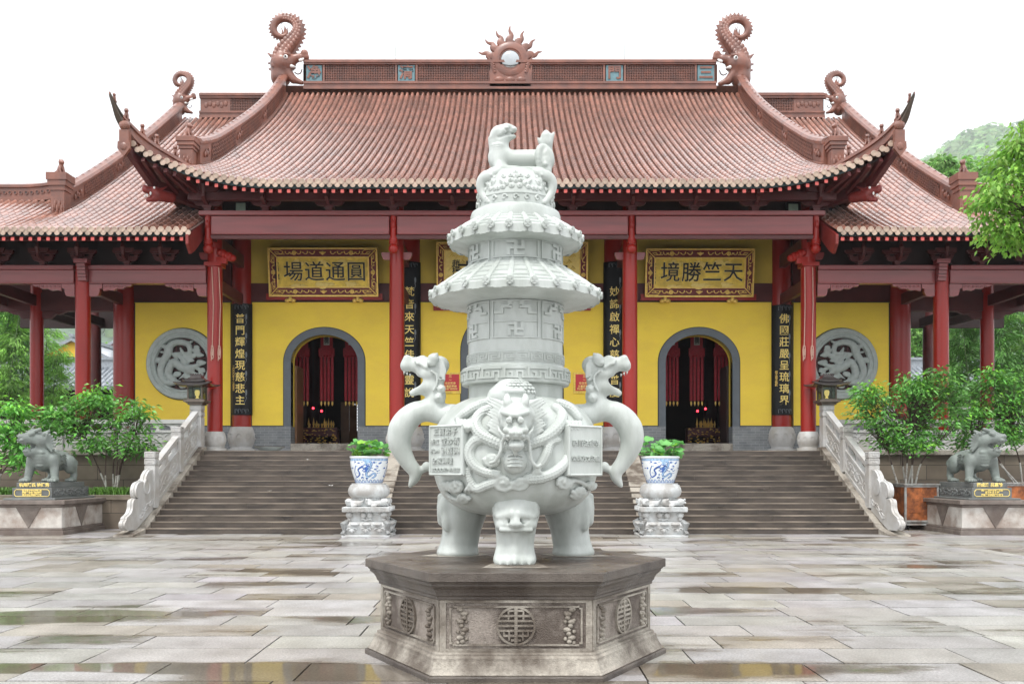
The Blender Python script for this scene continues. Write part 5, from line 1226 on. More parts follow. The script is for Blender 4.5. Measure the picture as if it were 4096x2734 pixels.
def ex(m):
    for k in range(6):
        a = 60*k; frame(m, a-28, a+28, 1375, 1231, 186, 193, 1.6, 5)
        wrapbar(m, a-26, a+26, 1314, 1309, 186, 192); manji(m, a, 1342, 9, 26, 186, 195)
        for s2 in (-1, 1):                                       # stepped half emblems in the upper field
            for (c0, c1, v0, v1) in ((4, 9, 1250, 1236), (7, 17, 1262, 1250), (4, 9.5, 1262, 1254), (14, 18, 1275, 1262), (14, 25, 1283, 1273)): wrapbar(m, *sorted((a+s2*c0, a+s2*c1)), v0, v1, 186, 195)
ringpart('chimney_drum', [(188.5, 1424), (187.5, 1340), (186.5, 1225)], 72, ex)
def make_roof(name, under, top, n, phase):
    keep = MB(); keep.lathe([(r*PX, bz(v)) for r, v in under+top[::-1]], (BX, BY, 0), 96, caps=True)
    pr = top
    for k in range(n):
        a = R(-90+phase+k*360/n); ca, sa = math.cos(a), math.sin(a); d = Vector((ca, sa, 0)); t_ = Vector((-sa, ca, 0)); Zv = Vector((0, 0, 1))
        pts = [Vector((BX+r*PX*ca, BY+r*PX*sa, bz(v)-0.006)) for r, v in pr]; L = []
        for i in range(len(pts)-1): L += [pts[i], pts[i].lerp(pts[i+1], .5)]
        L.append(pts[-1]+d*0.010+Zv*0.004)
        rr = [(.023+.007*i/len(L))*(1.06 if i % 2 else 0.97) for i in range(len(L))]
        keep.tube(L, rr, 8, up=(-sa, ca, 0)); e = L[-1]
        q = [e+d*0.016+(t_*math.cos(w)+Zv*math.sin(w))*0.033 for w in np.linspace(0, 6.283, 13)[:-1]]; q2 = [x-d*0.035 for x in q]
        keep.add(q+q2, [tuple(range(12))]+[(i, i+12, (i+1) % 12+12, (i+1) % 12) for i in range(12)])
        for w in (0.785, 2.356):
            u = t_*math.cos(w)+Zv*math.sin(w); keep.cbox(e+d*0.017, (0.004, 0.026, 0.004), Matrix((d, u, d.cross(u))).transposed())
        r0, v0 = pr[-1]; v1 = under[-1][1]; pts2 = []; a2 = a+R(180/n)
        for i in range(9):
            s_ = -1+i/4; b = a2+R(170/n)*s_; dz = 0.010*(1-abs(s_)**1.5)+0.004*((i % 2))
            for (zz2, rr2) in ((bz(v0-1), r0+2), (bz(v1)-dz, r0+3), (bz(v1)-dz, r0-6)): pts2.append((BX+rr2*PX*math.cos(b), BY+rr2*PX*math.sin(b), zz2))
        keep.add(pts2, [f for i in range(8) for f in ((3*i, 3*i+1, 3*i+4, 3*i+3), (3*i+1, 3*i+2, 3*i+5, 3*i+4))])
        for j in range(1, len(pr)-1):
            r1, v1_ = pr[j]; q = []
            for i in range(5):
                b = a+R(360/n)*(i/4)
                for (dr, dz) in ((-6, .016), (5, .006), (5, -.01)): q.append((BX+(r1+dr)*PX*math.cos(b), BY+(r1+dr)*PX*math.sin(b), bz(v1_)+dz))
            keep.add(q, [f for i in range(4) for f in ((3*i, 3*i+1, 3*i+4, 3*i+3), (3*i+1, 3*i+2, 3*i+5, 3*i+4))])
    return keep.build(name, 'marble', bur, smooth=True, auto=40)
make_roof('lower_roof', [(186, 1228), (250, 1222), (322, 1211), (334, 1206)], [(184, 1074), (205, 1089), (235, 1110), (268, 1134), (300, 1158), (322, 1174), (334, 1185)], 24, -3.7)
def ex(m):
    for k in range(6): a = 60*k; frame(m, a-28, a+28, 1068, 1000, 183, 190, 1.6, 5); manji(m, a, 1033, 10.5, 29, 183, 192)
ringpart('upper_drum', [(184.5, 1076), (184, 996)], 72, ex)
make_roof('upper_roof', [(184, 1000), (215, 997), (248, 990), (260, 986)], [(176, 900), (196, 912), (222, 930), (246, 947), (260, 959)], 24, -5.6)
def ex(m):
    for k in range(22):
        a = 360*k/22; pts = []
        for t in range(12):
            w = t*.55; q = 1-t/14; b = R(-90+a+4.2*math.cos(w)*q); pts.append((BX+154.5*PX*math.cos(b), BY+154.5*PX*math.sin(b), bz(830-13*math.sin(w)*q)))
        m.tube(pts, .010, 5)
    for k in range(6):                                            # lotus flowers and leaves on the dome
        ac = 60*k
        for (da, v, w, h, tl) in ((0, 745, 7, 10, 0), (0, 728, 6, 10, 0), (0, 765, 6, 9, 0), (-8, 742, 7, 8, 20), (8, 742, 7, 8, -20), (-8, 762, 7, 8, -25), (8, 762, 7, 8, 25), (-15, 775, 8, 10, 30), (15, 775, 8, 10, -30), (-22, 765, 6, 13, 30), (22, 765, 6, 13, -30), (-6, 785, 7, 9, 0), (6, 785, 7, 9, 0), (-19, 788, 7, 8, 0), (19, 788, 7, 8, 0), (-27, 790, 6, 9, 0), (27, 790, 6, 9, 0), (-20, 742, 6, 10, 40), (20, 742, 6, 10, -40)):
            r_ = float(np.interp(v, [690, 697, 715, 745, 780, 812], [60, 95, 118, 136, 147, 151])); b = R(-90+ac+da)
            n_ = Vector((math.cos(b), math.sin(b), .5 if v < 750 else .2)).normalized(); t_ = Vector((-math.sin(b), math.cos(b), 0)); u_ = n_.cross(t_)
            Rm = Matrix((t_, u_, n_)).transposed() @ rotm(z=tl)
            m.ell((BX+r_*PX*math.cos(b), BY+r_*PX*math.sin(b), bz(v)), (w*PX*1.7, h*PX*1.35, .013), 9, 5, rot=Rm)
            m.ell((BX+r_*PX*math.cos(b), BY+r_*PX*math.sin(b), bz(v)), (w*PX*0.5, h*PX*0.9, .021), 6, 4, rot=Rm)
ringpart('dome', [(176, 905), (181, 902), (180, 872), (176, 860), (158, 852), (153, 849), (153, 816), (156, 814), (156, 810), (151, 808), (147, 780), (136, 745), (118, 715), (95, 699), (60, 691), (0, 690)], 72, ex)
# elephants on the dome, trunks forming loops
for k, sg in ((0, -1), (1, 1)):
    s = SDF(); cx_ = 718
    def E(x, y, d=0.0):
        return BW(cx_+sg*(x-cx_), y, d)
    s.ell(E(895, 430, -.15), (.085, .075, .055), rotm(y=22*sg), k=.03); s.cap(E(800, 415, -.08), E(890, 440, -.14), .045, .065, k=.04); s.box(E(730, 425, -.0), (.06, .10, .02), rd=.015, k=.03)
    tp = spline([E(920, 440, -.17), E(972, 455, -.17), E(998, 505, -.165), E(988, 570, -.17), E(955, 622, -.20), E(928, 645, -.235)], 4); s.chain(tp, rspl([.055, .046, .040, .034, .028, .018], 4), k=.008)
    s.ell(E(865, 490, -.225), (.055, .018, .05), rotm(y=-35*sg), k=.008); [s.cap(E(850+12*i, 455, -.225), E(822+22*i, 540+6*i, -.245), .012, .010, k=.003) for i in range(4)]; s.cap(E(905, 470, -.22), E(925, 525, -.23), .018, .006, k=.01); s.cap(E(965, 420, -.19), E(915, 405, -.20), .022, .018, k=.012); s.ell(E(915, 432, -.222), .016, k=.003)
    sculpt(s, 0.011, 'elephant_head', 'marble', bur)
# guardian beast on the lid
s = SDF()
s.box(BW(715, 425), (.17, .14, .028), rd=.015, k=0)
s.cap(BW(600, 320), BW(930, 320), .088, .095, k=.03); s.ell(BW(585, 310), (.085, .10, .10), k=.05); s.cap(BW(580, 280), BW(585, 200), .085, .07, k=.05)
s.cap(BW(580, 200), BW(590, 130), .068, .075, k=.04); s.ell(BW(575, 125), (.07, .075, .075), k=.04)
s.cap(BW(590, 95), BW(690, 85), .05, .028, k=.03); s.cap(BW(600, 145), BW(690, 122), .05, .03, k=.03); s.cap(BW(572, 134, -.085), BW(650, 108, -.06), .012, .014, k=.003, sub=True); s.cap(BW(625, 111, .0), BW(735, 101, .0), .014, .024, k=.004, sub=True); s.cap(BW(630, 108, -.045), BW(730, 100, -.03), .013, .02, k=.003, sub=True)
s.ell(BW(640, 55), (.045, .05, .02), k=.03); s.cap(BW(560, 90, -.05), BW(520, 130, -.06), .035, .01, k=.02); s.ell(BW(605, 84, -.068), (.026, .014, .022), k=.004); s.cap(BW(575, 66, -.06), BW(650, 62, -.055), .014, .012, k=.006); s.ell(BW(697, 74, -.02), (.022, .02, .016), k=.006); s.cap(BW(640, 55), BW(700, 72), .03, .022, k=.02)
for i in range(6): s.ell(BW(527+3*i, 150+28*i, -.02), (.038, .05, .03), k=.008); s.ell(BW(575, 195+18*i, -.075), (.05, .03, .016), k=.006)
s.cap(BW(600, 400, -.10), BW(700, 405, -.11), .05, .042, k=.03); s.cap(BW(575, 330, -.06), BW(600, 395, -.1), .055, .05, k=.03)
for sd_ in (-1, 1):
    s.ell(BW(945, 300, sd_*.08), (.075, .05, .10), k=.03); s.cap(BW(945, 340, sd_*.09), BW(955, 400, sd_*.1), .05, .04, k=.03); s.cap(BW(955, 405, sd_*.1), BW(900, 415, sd_*.11), .035, .03, k=.02)
s.chain(spline([BW(900, 400, -.11), BW(888, 300, -.12), BW(900, 225, -.10), BW(940, 215, -.08), BW(955, 250, -.1), BW(935, 275, -.11)], 3), rspl([.022, .026, .03, .026, .022, .018], 3), k=.008); s.ell(BW(943, 350, -.13), .026, k=.01)
s.cap(BW(950, 240, .02), BW(950, 130), .055, .045, k=.03); s.cap(BW(945, 170), BW(948, 88), .04, .01, k=.03); s.cap(BW(965, 180), BW(1012, 100), .04, .01, k=.02); s.cap(BW(930, 200), BW(885, 145), .035, .01, k=.02)
sculpt(s, 0.010, 'guardian_beast', 'marble', bur)
# ---- side handles: horned dragon heads on curved necks
for sg in (-1, 1):
    u0 = 1102.0
    def H(x, y, d=0.0): return AW(2*u0-x, y, BY+d) if sg > 0 else AW(x, y, BY+d)
    def HH(x, y, d=0.0):                                         # head coordinates
        px, py = 1540+.268*x, 1380+.268*y; px = px if sg < 0 else 2*2062.4-px; return W(px, py, BY+d)
    s = SDF(); m_ = .5103*PX; h_ = .268*PX
    s.chain(spline([H(620, 350), H(520, 345), H(420, 325), H(330, 330), H(255, 385), H(205, 460), H(190, 550), H(215, 640), H(262, 725), H(312, 790), H(312, 840), H(290, 880), H(271, 912)], 3), rspl([a*m_ for a in (84, 78, 74, 84, 94, 97, 88, 72, 58, 50, 38, 24, 8)], 3), k=.012)
    s.cap(H(400, 745), H(470, 800), 26*m_, 18*m_, k=.02); s.cap(H(340, 800), H(410, 755), 20*m_, 34*m_, k=.02)
    # mane / neck block
    s.box(HH(800, 520), (85*h_, .075, 330*h_), rotm(y=(4 if sg < 0 else -4)), rd=.045, k=.03); s.ell(HH(810, 300), (150*h_, .085, 130*h_), k=.04); s.cap(HH(780, 760), HH(700, 900), 120*h_, 140*h_, k=.05)
    # cheek, brow, snout, jaws
    s.ell(HH(640, 430), (150*h_, .10, 150*h_), k=.05); s.cap(HH(640, 300), HH(560, 230), 105*h_, 80*h_, k=.05)
    s.cap(HH(560, 340), HH(330, 285), 100*h_, 80*h_, k=.05); s.ell(HH(320, 195), (40*h_, .045, 45*h_), k=.03); s.cap(HH(360, 230), HH(440, 230), 60*h_, 40*h_, k=.04); s.ell(HH(300, 320), (62*h_, .055, 72*h_), k=.04)
    s.cap(HH(620, 600), HH(410, 715), 100*h_, 48*h_, k=.05); s.ell(HH(640, 630), (130*h_, .085, 110*h_), k=.05)
    s.ell(HH(470, 555), (120*h_, .14, 68*h_), rotm(y=(-22 if sg < 0 else 22)), k=.02, sub=True); s.cap(HH(270, 500), HH(430, 560), 40*h_, 48*h_, k=.015, sub=True)
    for d_ in (-1, 1):
        s.ell(HH(490, 275, d_*.085), (26*h_, .02, 24*h_), k=.008); s.cap(HH(455, 235, d_*.07), HH(620, 330, d_*.095), 24*h_, 30*h_, k=.015)
        s.ell(HH(710, 220, d_*.105), (85*h_, .02, 105*h_), rotm(y=(25 if sg < 0 else -25)), k=.006); s.cap(HH(740, 190, d_*.10), HH(785, 122, d_*.10), 55*h_, 14*h_, k=.02); s.ell(HH(655, 265, d_*.115), 30*h_, k=.008)
        for i in range(3): s.cap(HH(285+45*i, 400+18*i, d_*.05), HH(282+45*i, 440+18*i, d_*.05), 18*h_, 8*h_, k=.006)
        for (x, y, r_) in ((840, 650, 66), (800, 780, 70)): s.ell(HH(x, y, d_*.085), (r_*h_, .03, r_*h_), k=.008); s.ell(HH(x, y, d_*.11), (24*h_, .02, 24*h_), k=.004)
        s.chain(spline([HH(690, 380, d_*.1), HH(770, 450, d_*.1), HH(775, 560, d_*.1), HH(720, 680, d_*.1)], 4), [18*h_]*13, k=.006)
        for i in range(5): s.chain(spline([HH(800-10*i, 190+20*i, d_*.085), HH(880-14*i, 260+20*i, d_*.088), HH(905-20*i, 400, d_*.085), HH(885-22*i, 560, d_*.08)], 3), [9*h_]*10, k=.006)
    sculpt(s, 0.0105, 'dragon_handle', 'marble', bur)
# ---- three legs
s = SDF(); LY = BY-.44
for (x, w) in ((-2, .05), (-1, .052), (0, .052), (1, .052), (2, .05)):
    c = AW(1102+x*52, 1270, LY-.10+abs(x)*.022); e = AW(1095+x*57, 1475, LY-.115+abs(x)*.03); s.chain([c, AW(1098+x*50, 1370, LY-.085+abs(x)*.025), e], [.052, .046, .056], k=.008)
    s.ell(AW(1095+x*57, 1495, LY-.14+abs(x)*.03), (.045, .06, .045), k=.015); s.cap(AW(1095+x*57, 1500, LY-.18+abs(x)*.03), AW(1095+x*57, 1520, LY-.205+abs(x)*.03), .022, .008, k=.008)
s.cap(AW(1102, 1120, LY+.02), AW(1098, 1440, LY+.0), .15, .14, k=.03); s.ell(AW(1096, 1490, LY-.02), (.165, .15, .055), k=.03)
s.cap(AW(1105, 1010, LY+.08), AW(1105, 1130, LY+.0), .19, .185, k=.06)
s.ell(AW(1108, 1080, LY-.05), (.185, .14, .15), k=.05); s.ell(AW(1108, 1185, LY-.10), (.165, .11, .09), k=.04)
s.ell(AW(1105, 1205, LY-.20), (.055, .04, .03), k=.02); s.ell(AW(1105, 1180, LY-.18), (.03, .05, .05), k=.02)
for a in (-1, 1):
    s.ell(AW(1096+a*72, 1175, LY-.18), (.045, .04, .034), k=.006, sub=True); s.ell(AW(1096+a*72, 1176, LY-.165), (.03, .03, .03), k=0); s.ell(AW(1096+a*72, 1177, LY-.197), (.011, .012, .011), k=0, sub=True); s.cap(AW(1104+a*30, 1125, LY-.19), AW(1104+a*130, 1145, LY-.15), .03, .03, k=.02); s.ell(AW(1104+a*110, 1215, LY-.13), (.05, .06, .045), k=.03)
    s.ell(AW(1106+a*145, 1085, LY-.12), (.028, .03, .075), rotm(y=-20*a), k=.012); s.cap(AW(1106+a*150, 1060, LY-.12), AW(1106+a*130, 1010, LY-.12), .026, .008, k=.01)
    for i in range(4): s.chain(spline([AW(1106+a*(18+i*22), 1010+8*i, LY-.165+.018*i), AW(1106+a*(40+i*24), 985+8*i, LY-.14+.02*i), AW(1106+a*(80+i*16), 1000+8*i, LY-.14+.02*i)], 3), [.011]*7, k=.005)
s.cap(AW(985, 1268, LY-.17), AW(1230, 1268, LY-.17), .014, .014, k=.002, sub=True); s.cap(AW(1000, 1238, LY-.165), AW(1215, 1238, LY-.165), .014, .014, k=.006)
for i in range(13): s.ell(AW(985+20*i, 1250, LY-.188), (.016, .012, .018), k=.003)
sculpt(s, 0.0105, 'leg', 'marble', bur)
for sg in (-1, 1):
    s = SDF(); Yc = BY+.34
    G = lambda x, y, d=0.0: AW(1102+sg*(1102-x), y, Yc+d)
    s.cap(G(740, 1010, -.05), G(690, 1140, -.02), .20, .185, k=.08); s.cap(G(690, 1140, -.02), G(672, 1300), .18, .158, k=.05); s.cap(G(672, 1300), G(650, 1400), .155, .17, k=.05); s.ell(G(648, 1425), (.185, .20, .05), k=.05)
    s.ell(G(560, 1080, -.02), (.07, .14, .14), k=.06); s.ell(G(520, 1120, -.03), (.035, .07, .09), k=.03); s.ell(G(520, 1180, -.03), (.03, .06, .04), k=.02); s.cap(G(520, 990, -.04), G(505, 1080, -.06), .035, .02, k=.02)
    s.ell(G(560, 1190, -.15), (.045, .03, .085), k=.02)
    sculpt(s, 0.012, 'leg', 'marble', bur)
# ---- coiling dragon carved in high relief round the bowl
def scaly(s, pts, r, off=0.008, k=.012, n=5):
    P_ = spline([oa(x, y, off) for x, y in pts], n); rr = rspl([a*.5103*PX*.84 for a in r], n); s.chain(P_, rr, k=k); return P_, rr
s = SDF(); coils = []
coils.append(scaly(s, [(905, 300), (830, 340), (790, 420), (830, 500), (930, 555), (1050, 605), (1110, 605), (1220, 570), (1345, 520), (1440, 430), (1465, 350), (1410, 290)], [40, 44, 50, 54, 56, 50, 48, 54, 56, 52, 46, 40]))
coils.append(scaly(s, [(850, 530), (780, 560), (740, 640), (770, 730), (850, 790), (960, 815)], [46, 46, 48, 46, 44, 40]))
coils.append(scaly(s, [(1200, 850), (1300, 840), (1400, 800), (1480, 740), (1510, 680)], [48, 50, 48, 44, 36]))
coils.append(scaly(s, [(1440, 545), (1370, 570), (1345, 650), (1310, 720), (1260, 765)], [26, 36, 40, 38, 28]))
coils.append(scaly(s, [(735, 770), (745, 850), (800, 925), (870, 900), (950, 870)], [22, 30, 38, 40, 40]))
coils.append(scaly(s, [(860, 250), (780, 290), (700, 345), (650, 385)], [30, 40, 40, 32], .03))
coils.append(scaly(s, [(1440, 250), (1530, 300), (1600, 380)], [32, 42, 34], .03))
for (px, py, sgn) in ((690, 430, 1), (1560, 440, 1)):                # clawed feet
    for i in range(4): s.chain([oa(px-40+28*i, py-30, .05), oa(px-30+26*i, py+20, .06), oa(px-14+18*i, py+62, .03)], [.022, .02, .007], k=.01)
for (px, py) in ((745, 900), (1270, 770)):
    for i in range(3): s.chain([oa(px, py, .03), oa(px-30+28*i, py+34, .035), oa(px-34+34*i, py+70, .015)], [.018, .015, .006], k=.008)
# neck arching behind the head
hN = lambda x, y, Y: AW(x, y, Y)
s.cap(AW(1050, 140, BY-.40), AW(960, 210, BY-.46), .08, .085, k=.05); s.cap(AW(1050, 140, BY-.40), AW(1150, 140, BY-.40), .075, .07, k=.05); s.ell(AW(1090, 190, BY-.44), (.17, .07, .12), k=.05)
for i in range(7): s.ell(AW(985+30*i, 128-abs(i-3)*3, BY-.47), (.03, .03, .03), k=.006); s.ell(AW(970+30*i, 165, BY-.50), (.03, .03, .03), k=.006)
# cloud scrolls
def scroll(cx, cy, rx, sg=1, tail=None):
    pts = [oa(cx+rx*(1-t/16)*math.cos(t*.7)*sg, cy+rx*.8*(1-t/16)*math.sin(t*.7), .022) for t in range(15)]; s.chain(pts, [.021]*15, k=.006); s.ell(oa(cx, cy, .03), (.022,)*3, k=.006)
    s.ell(oa(cx, cy, 0.0), (rx*.5103*PX*.95, .03, rx*.5103*PX*.8), k=.006)
    if tail: s.chain(spline([oa(x, y, .02) for x, y in tail], 4), [.02]*(4*(len(tail)-1)+1), k=.006)
scroll(1005, 880, 82); scroll(1140, 885, 66, -1); scroll(635, 905, 62, -1, [(580, 880), (550, 930), (590, 990), (680, 1020), (740, 1000)]); scroll(690, 1000, 44); scroll(545, 905, 40); scroll(1480, 875, 62, 1, [(1540, 860), (1600, 870), (1660, 900), (1700, 880)]); scroll(1600, 950, 50, -1, [(1540, 980), (1580, 1000), (1650, 960)]); scroll(1690, 900, 36); scroll(920, 700, 64, -1)
# pearl with flames
pc = oa(1098, 715, .02); s.ell(pc, (.098, .07, .098), k=.01)
for i in range(4): s.chain(spline([oa(1040, 670+28*i, .085), oa(1098, 655+32*i, .10), oa(1155, 670+28*i, .085)], 3), [.008]*7, k=.004)
mc = sculpt(s, 0.0095, 'dragon_coils', 'marble_scaly', None, mb=MB())
for P_, rr in coils:                                              # overlapping scales
    acc = 0.0
    for i in range(1, len(P_)-1):
        seg_ = (P_[i]-P_[i-1]).length; acc += seg_; t = (P_[i+1]-P_[i-1]).normalized(); nrm = Vector((P_[i].x-BX, P_[i].y-BY, 0)).normalized(); nrm = (nrm-t*nrm.dot(t)).normalized(); w = t.cross(nrm)
        for s_ in range(max(1, int(round(seg_/.026)))):
            c0 = P_[i-1].lerp(P_[i], (s_+.5)/max(1, int(round(seg_/.026)))); k_ = (i*2+s_) % 2
            for a in ((-62, -31, 0, 31, 62) if k_ else (-47, -16, 16, 47)):
                a = R(a); n2 = nrm*math.cos(a)+w*math.sin(a); u2 = t.cross(n2); Rm = Matrix((t, u2, n2)).transposed() @ rotm(y=-14)
                mc.ell(c0+n2*rr[i]*.985, (rr[i]*.34, rr[i]*.27, .006), 8, 4, rot=Rm)
for i in range(6):                                                # scales on the arched neck
    for j in range(11):
        a = R(-75+15*j+(7 if i % 2 else 0)); b = R(8+14*i); n_ = Vector((math.sin(a)*math.cos(b), -math.cos(a)*math.cos(b)*.7, math.sin(b))).normalized()
        c = AW(1090, 190, BY-.44)+Vector((math.sin(a)*math.cos(b)*.175, -math.cos(a)*math.cos(b)*.075, math.sin(b)*.125)); t_ = n_.cross(Vector((0, 0, 1))).normalized(); mc.ell(c, (.024, .018, .010), 7, 4, rot=Matrix((t_, n_.cross(t_), n_)).transposed())
mc.build('dragon_coils', 'marble_scaly', bur, smooth=True)
# dragon head
s = SDF(); hy = BY-.80
K = lambda x, y, d=0.0: AW(x, y, hy+d)
s.cap(oa(1100, 400, -.02), K(1105, 380, .06), .20, .13, k=.06)
s.ell(K(1108, 335, .02), (.125, .12, .085), k=.05); s.ell(K(1105, 430, .0), (.105, .11, .07), k=.05); s.ell(K(1103, 485, -.05), (.075, .09, .045), k=.04)
for a in (-1, 1):
    s.ell(K(1097+a*46, 392, -.125), (.040, .035, .030), k=.008, sub=True); s.ell(K(1097+a*46, 393, -.124), (.027, .027, .027), k=0); s.ell(K(1097+a*46, 394, -.152), (.011, .012, .011), k=0, sub=True); s.cap(K(1097+a*16, 352, -.115), K(1097+a*98, 330, -.065), .024, .02, k=.006); s.ell(K(1103+a*28, 492, -.135), (.026, .022, .02), k=.012); s.ell(K(1103+a*62, 470, -.09), (.04, .04, .03), k=.02)
    s.chain(spline([K(1107+a*58, 300, .0), K(1107+a*66, 262, -.03), K(1107+a*72, 225, -.02), K(1107+a*70, 192, .02)], 4), rspl([.035, .032, .026, .012], 4), k=.01)
    for i in range(4): s.ell(K(1107+a*(62+3*i), 285-22*i, -.015), (.036-.003*i, .036-.003*i, .007), k=.004)
    s.ell(K(1107+a*128, 360, .02), (.02, .03, .045), k=.015)
    for i in range(10):                                             # mane and beard locks
        y0 = 250+30*i; s.chain(spline([K(1107+a*95, y0+20, .07), K(1107+a*(150+5*i), y0-10-4*i, .09), K(1107+a*(215+14*(i % 3)), y0-36-16*(i % 3), .13)], 3), rspl([.021, .016, .004], 3), k=0)
    s.chain(spline([K(1103+a*70, 505, -.08), K(1103+a*105, 560, -.02), K(1103+a*112, 640, -.01), K(1103+a*125, 710, .0), K(1103+a*165, 755, .02), K(1103+a*195, 740, .03)] if a > 0 else [K(1103+a*70, 505, -.08), K(1103+a*105, 560, -.02), K(1103+a*120, 640, -.01), K(1103+a*160, 710, .02), K(1103+a*200, 725, .04)], 4), [.014]*(21 if a > 0 else 17), k=.004)
    for i in range(5): s.chain([K(1103+a*60, 520+6*i, -.06), K(1103+a*(95+8*i), 530-14*i, -.03), K(1103+a*(120+6*i), 520-24*i, .02)], [.014, .011, .004], k=.004)
s.ell(K(1103, 518, -.09), (.078, .055, .022), k=.01); s.ell(K(1105, 556, -.085), (.062, .075, .030), k=.004, sub=True); s.ell(K(1108, 590, -.06), (.062, .06, .026), k=.012); s.cap(K(1108, 570, -.03), K(1108, 590, -.06), .06, .05, k=.02)
for i in range(6): s.cap(K(1070+14*i, 534, -.115), K(1070+14*i, 552 if i in (0, 5) else 545, -.115), .009, .004, k=.002); s.cap(K(1076+12*i, 578, -.10), K(1076+12*i, 564, -.10), .009, .004, k=.002)
s.cap(K(1100, 605, -.05), K(1100, 680, -.02), .032, .006, k=.012)
sculpt(s, 0.0085, 'dragon_head', 'marble_scaly', bur)
# inscription tablets
def tablet(x0, x1, y0, y1, a_deg, lines, mirror):
    m = MB(); az = R(47 if a_deg > 0 else -47); zc_ = EYE+(HYP-A(0, (y0+y1)/2)[1])*7.62/F_PX; pc = Vector((BX+.765*math.sin(az), BY-.765*math.cos(az), zc_)); n_ = Vector((math.sin(R(a_deg)), -math.cos(R(a_deg)), 0)); t_ = Vector((math.cos(R(a_deg)), math.sin(R(a_deg)), 0))
    hw = .185; hh = .205
    Rm = Matrix((t_, -n_, Vector((0, 0, 1)))).transposed()
    m.cbox(pc-n_*.06, (hw, .07, hh), Rm)
    for (u, v, a, b) in ((0, hh-.01, hw, .01), (0, -hh+.01, hw, .01), (hw-.01, 0, .01, hh), (-hw+.01, 0, .01, hh)): m.cbox(pc+t_*u+Vector((0, 0, v))+n_*.012, (a, .008, b), Rm)
    o = m.build('tablet', 'marble', bur, bevel=0.012)
    for (txt, u, v, sz) in lines: text(txt, sz, 'marble_scaly', 'inscription', o, pc+t_*u*hw+Vector((0, 0, v*hh))+n_*.017, .006, 0.0, rotz=R(a_deg))
tablet(425, 690, 425, 828, -38, [('三寶弟子', .0, .72, .066), ('查妙清', .28, .34, .068), ('劉嘉興', .28, -.04, .068), ('全家興隆', -.18, -.43, .058), ('二〇〇〇年八月敬獻', .0, -.78, .034), ('浙江', -.62, .32, .048), ('杭州', -.62, -.04, .048)], False)
tablet(1528, 1772, 430, 832, 38, [('恭賀法鏡寺', 0, .28, .060), ('榮膺方丈誌慶', 0, -.32, .052)], True)

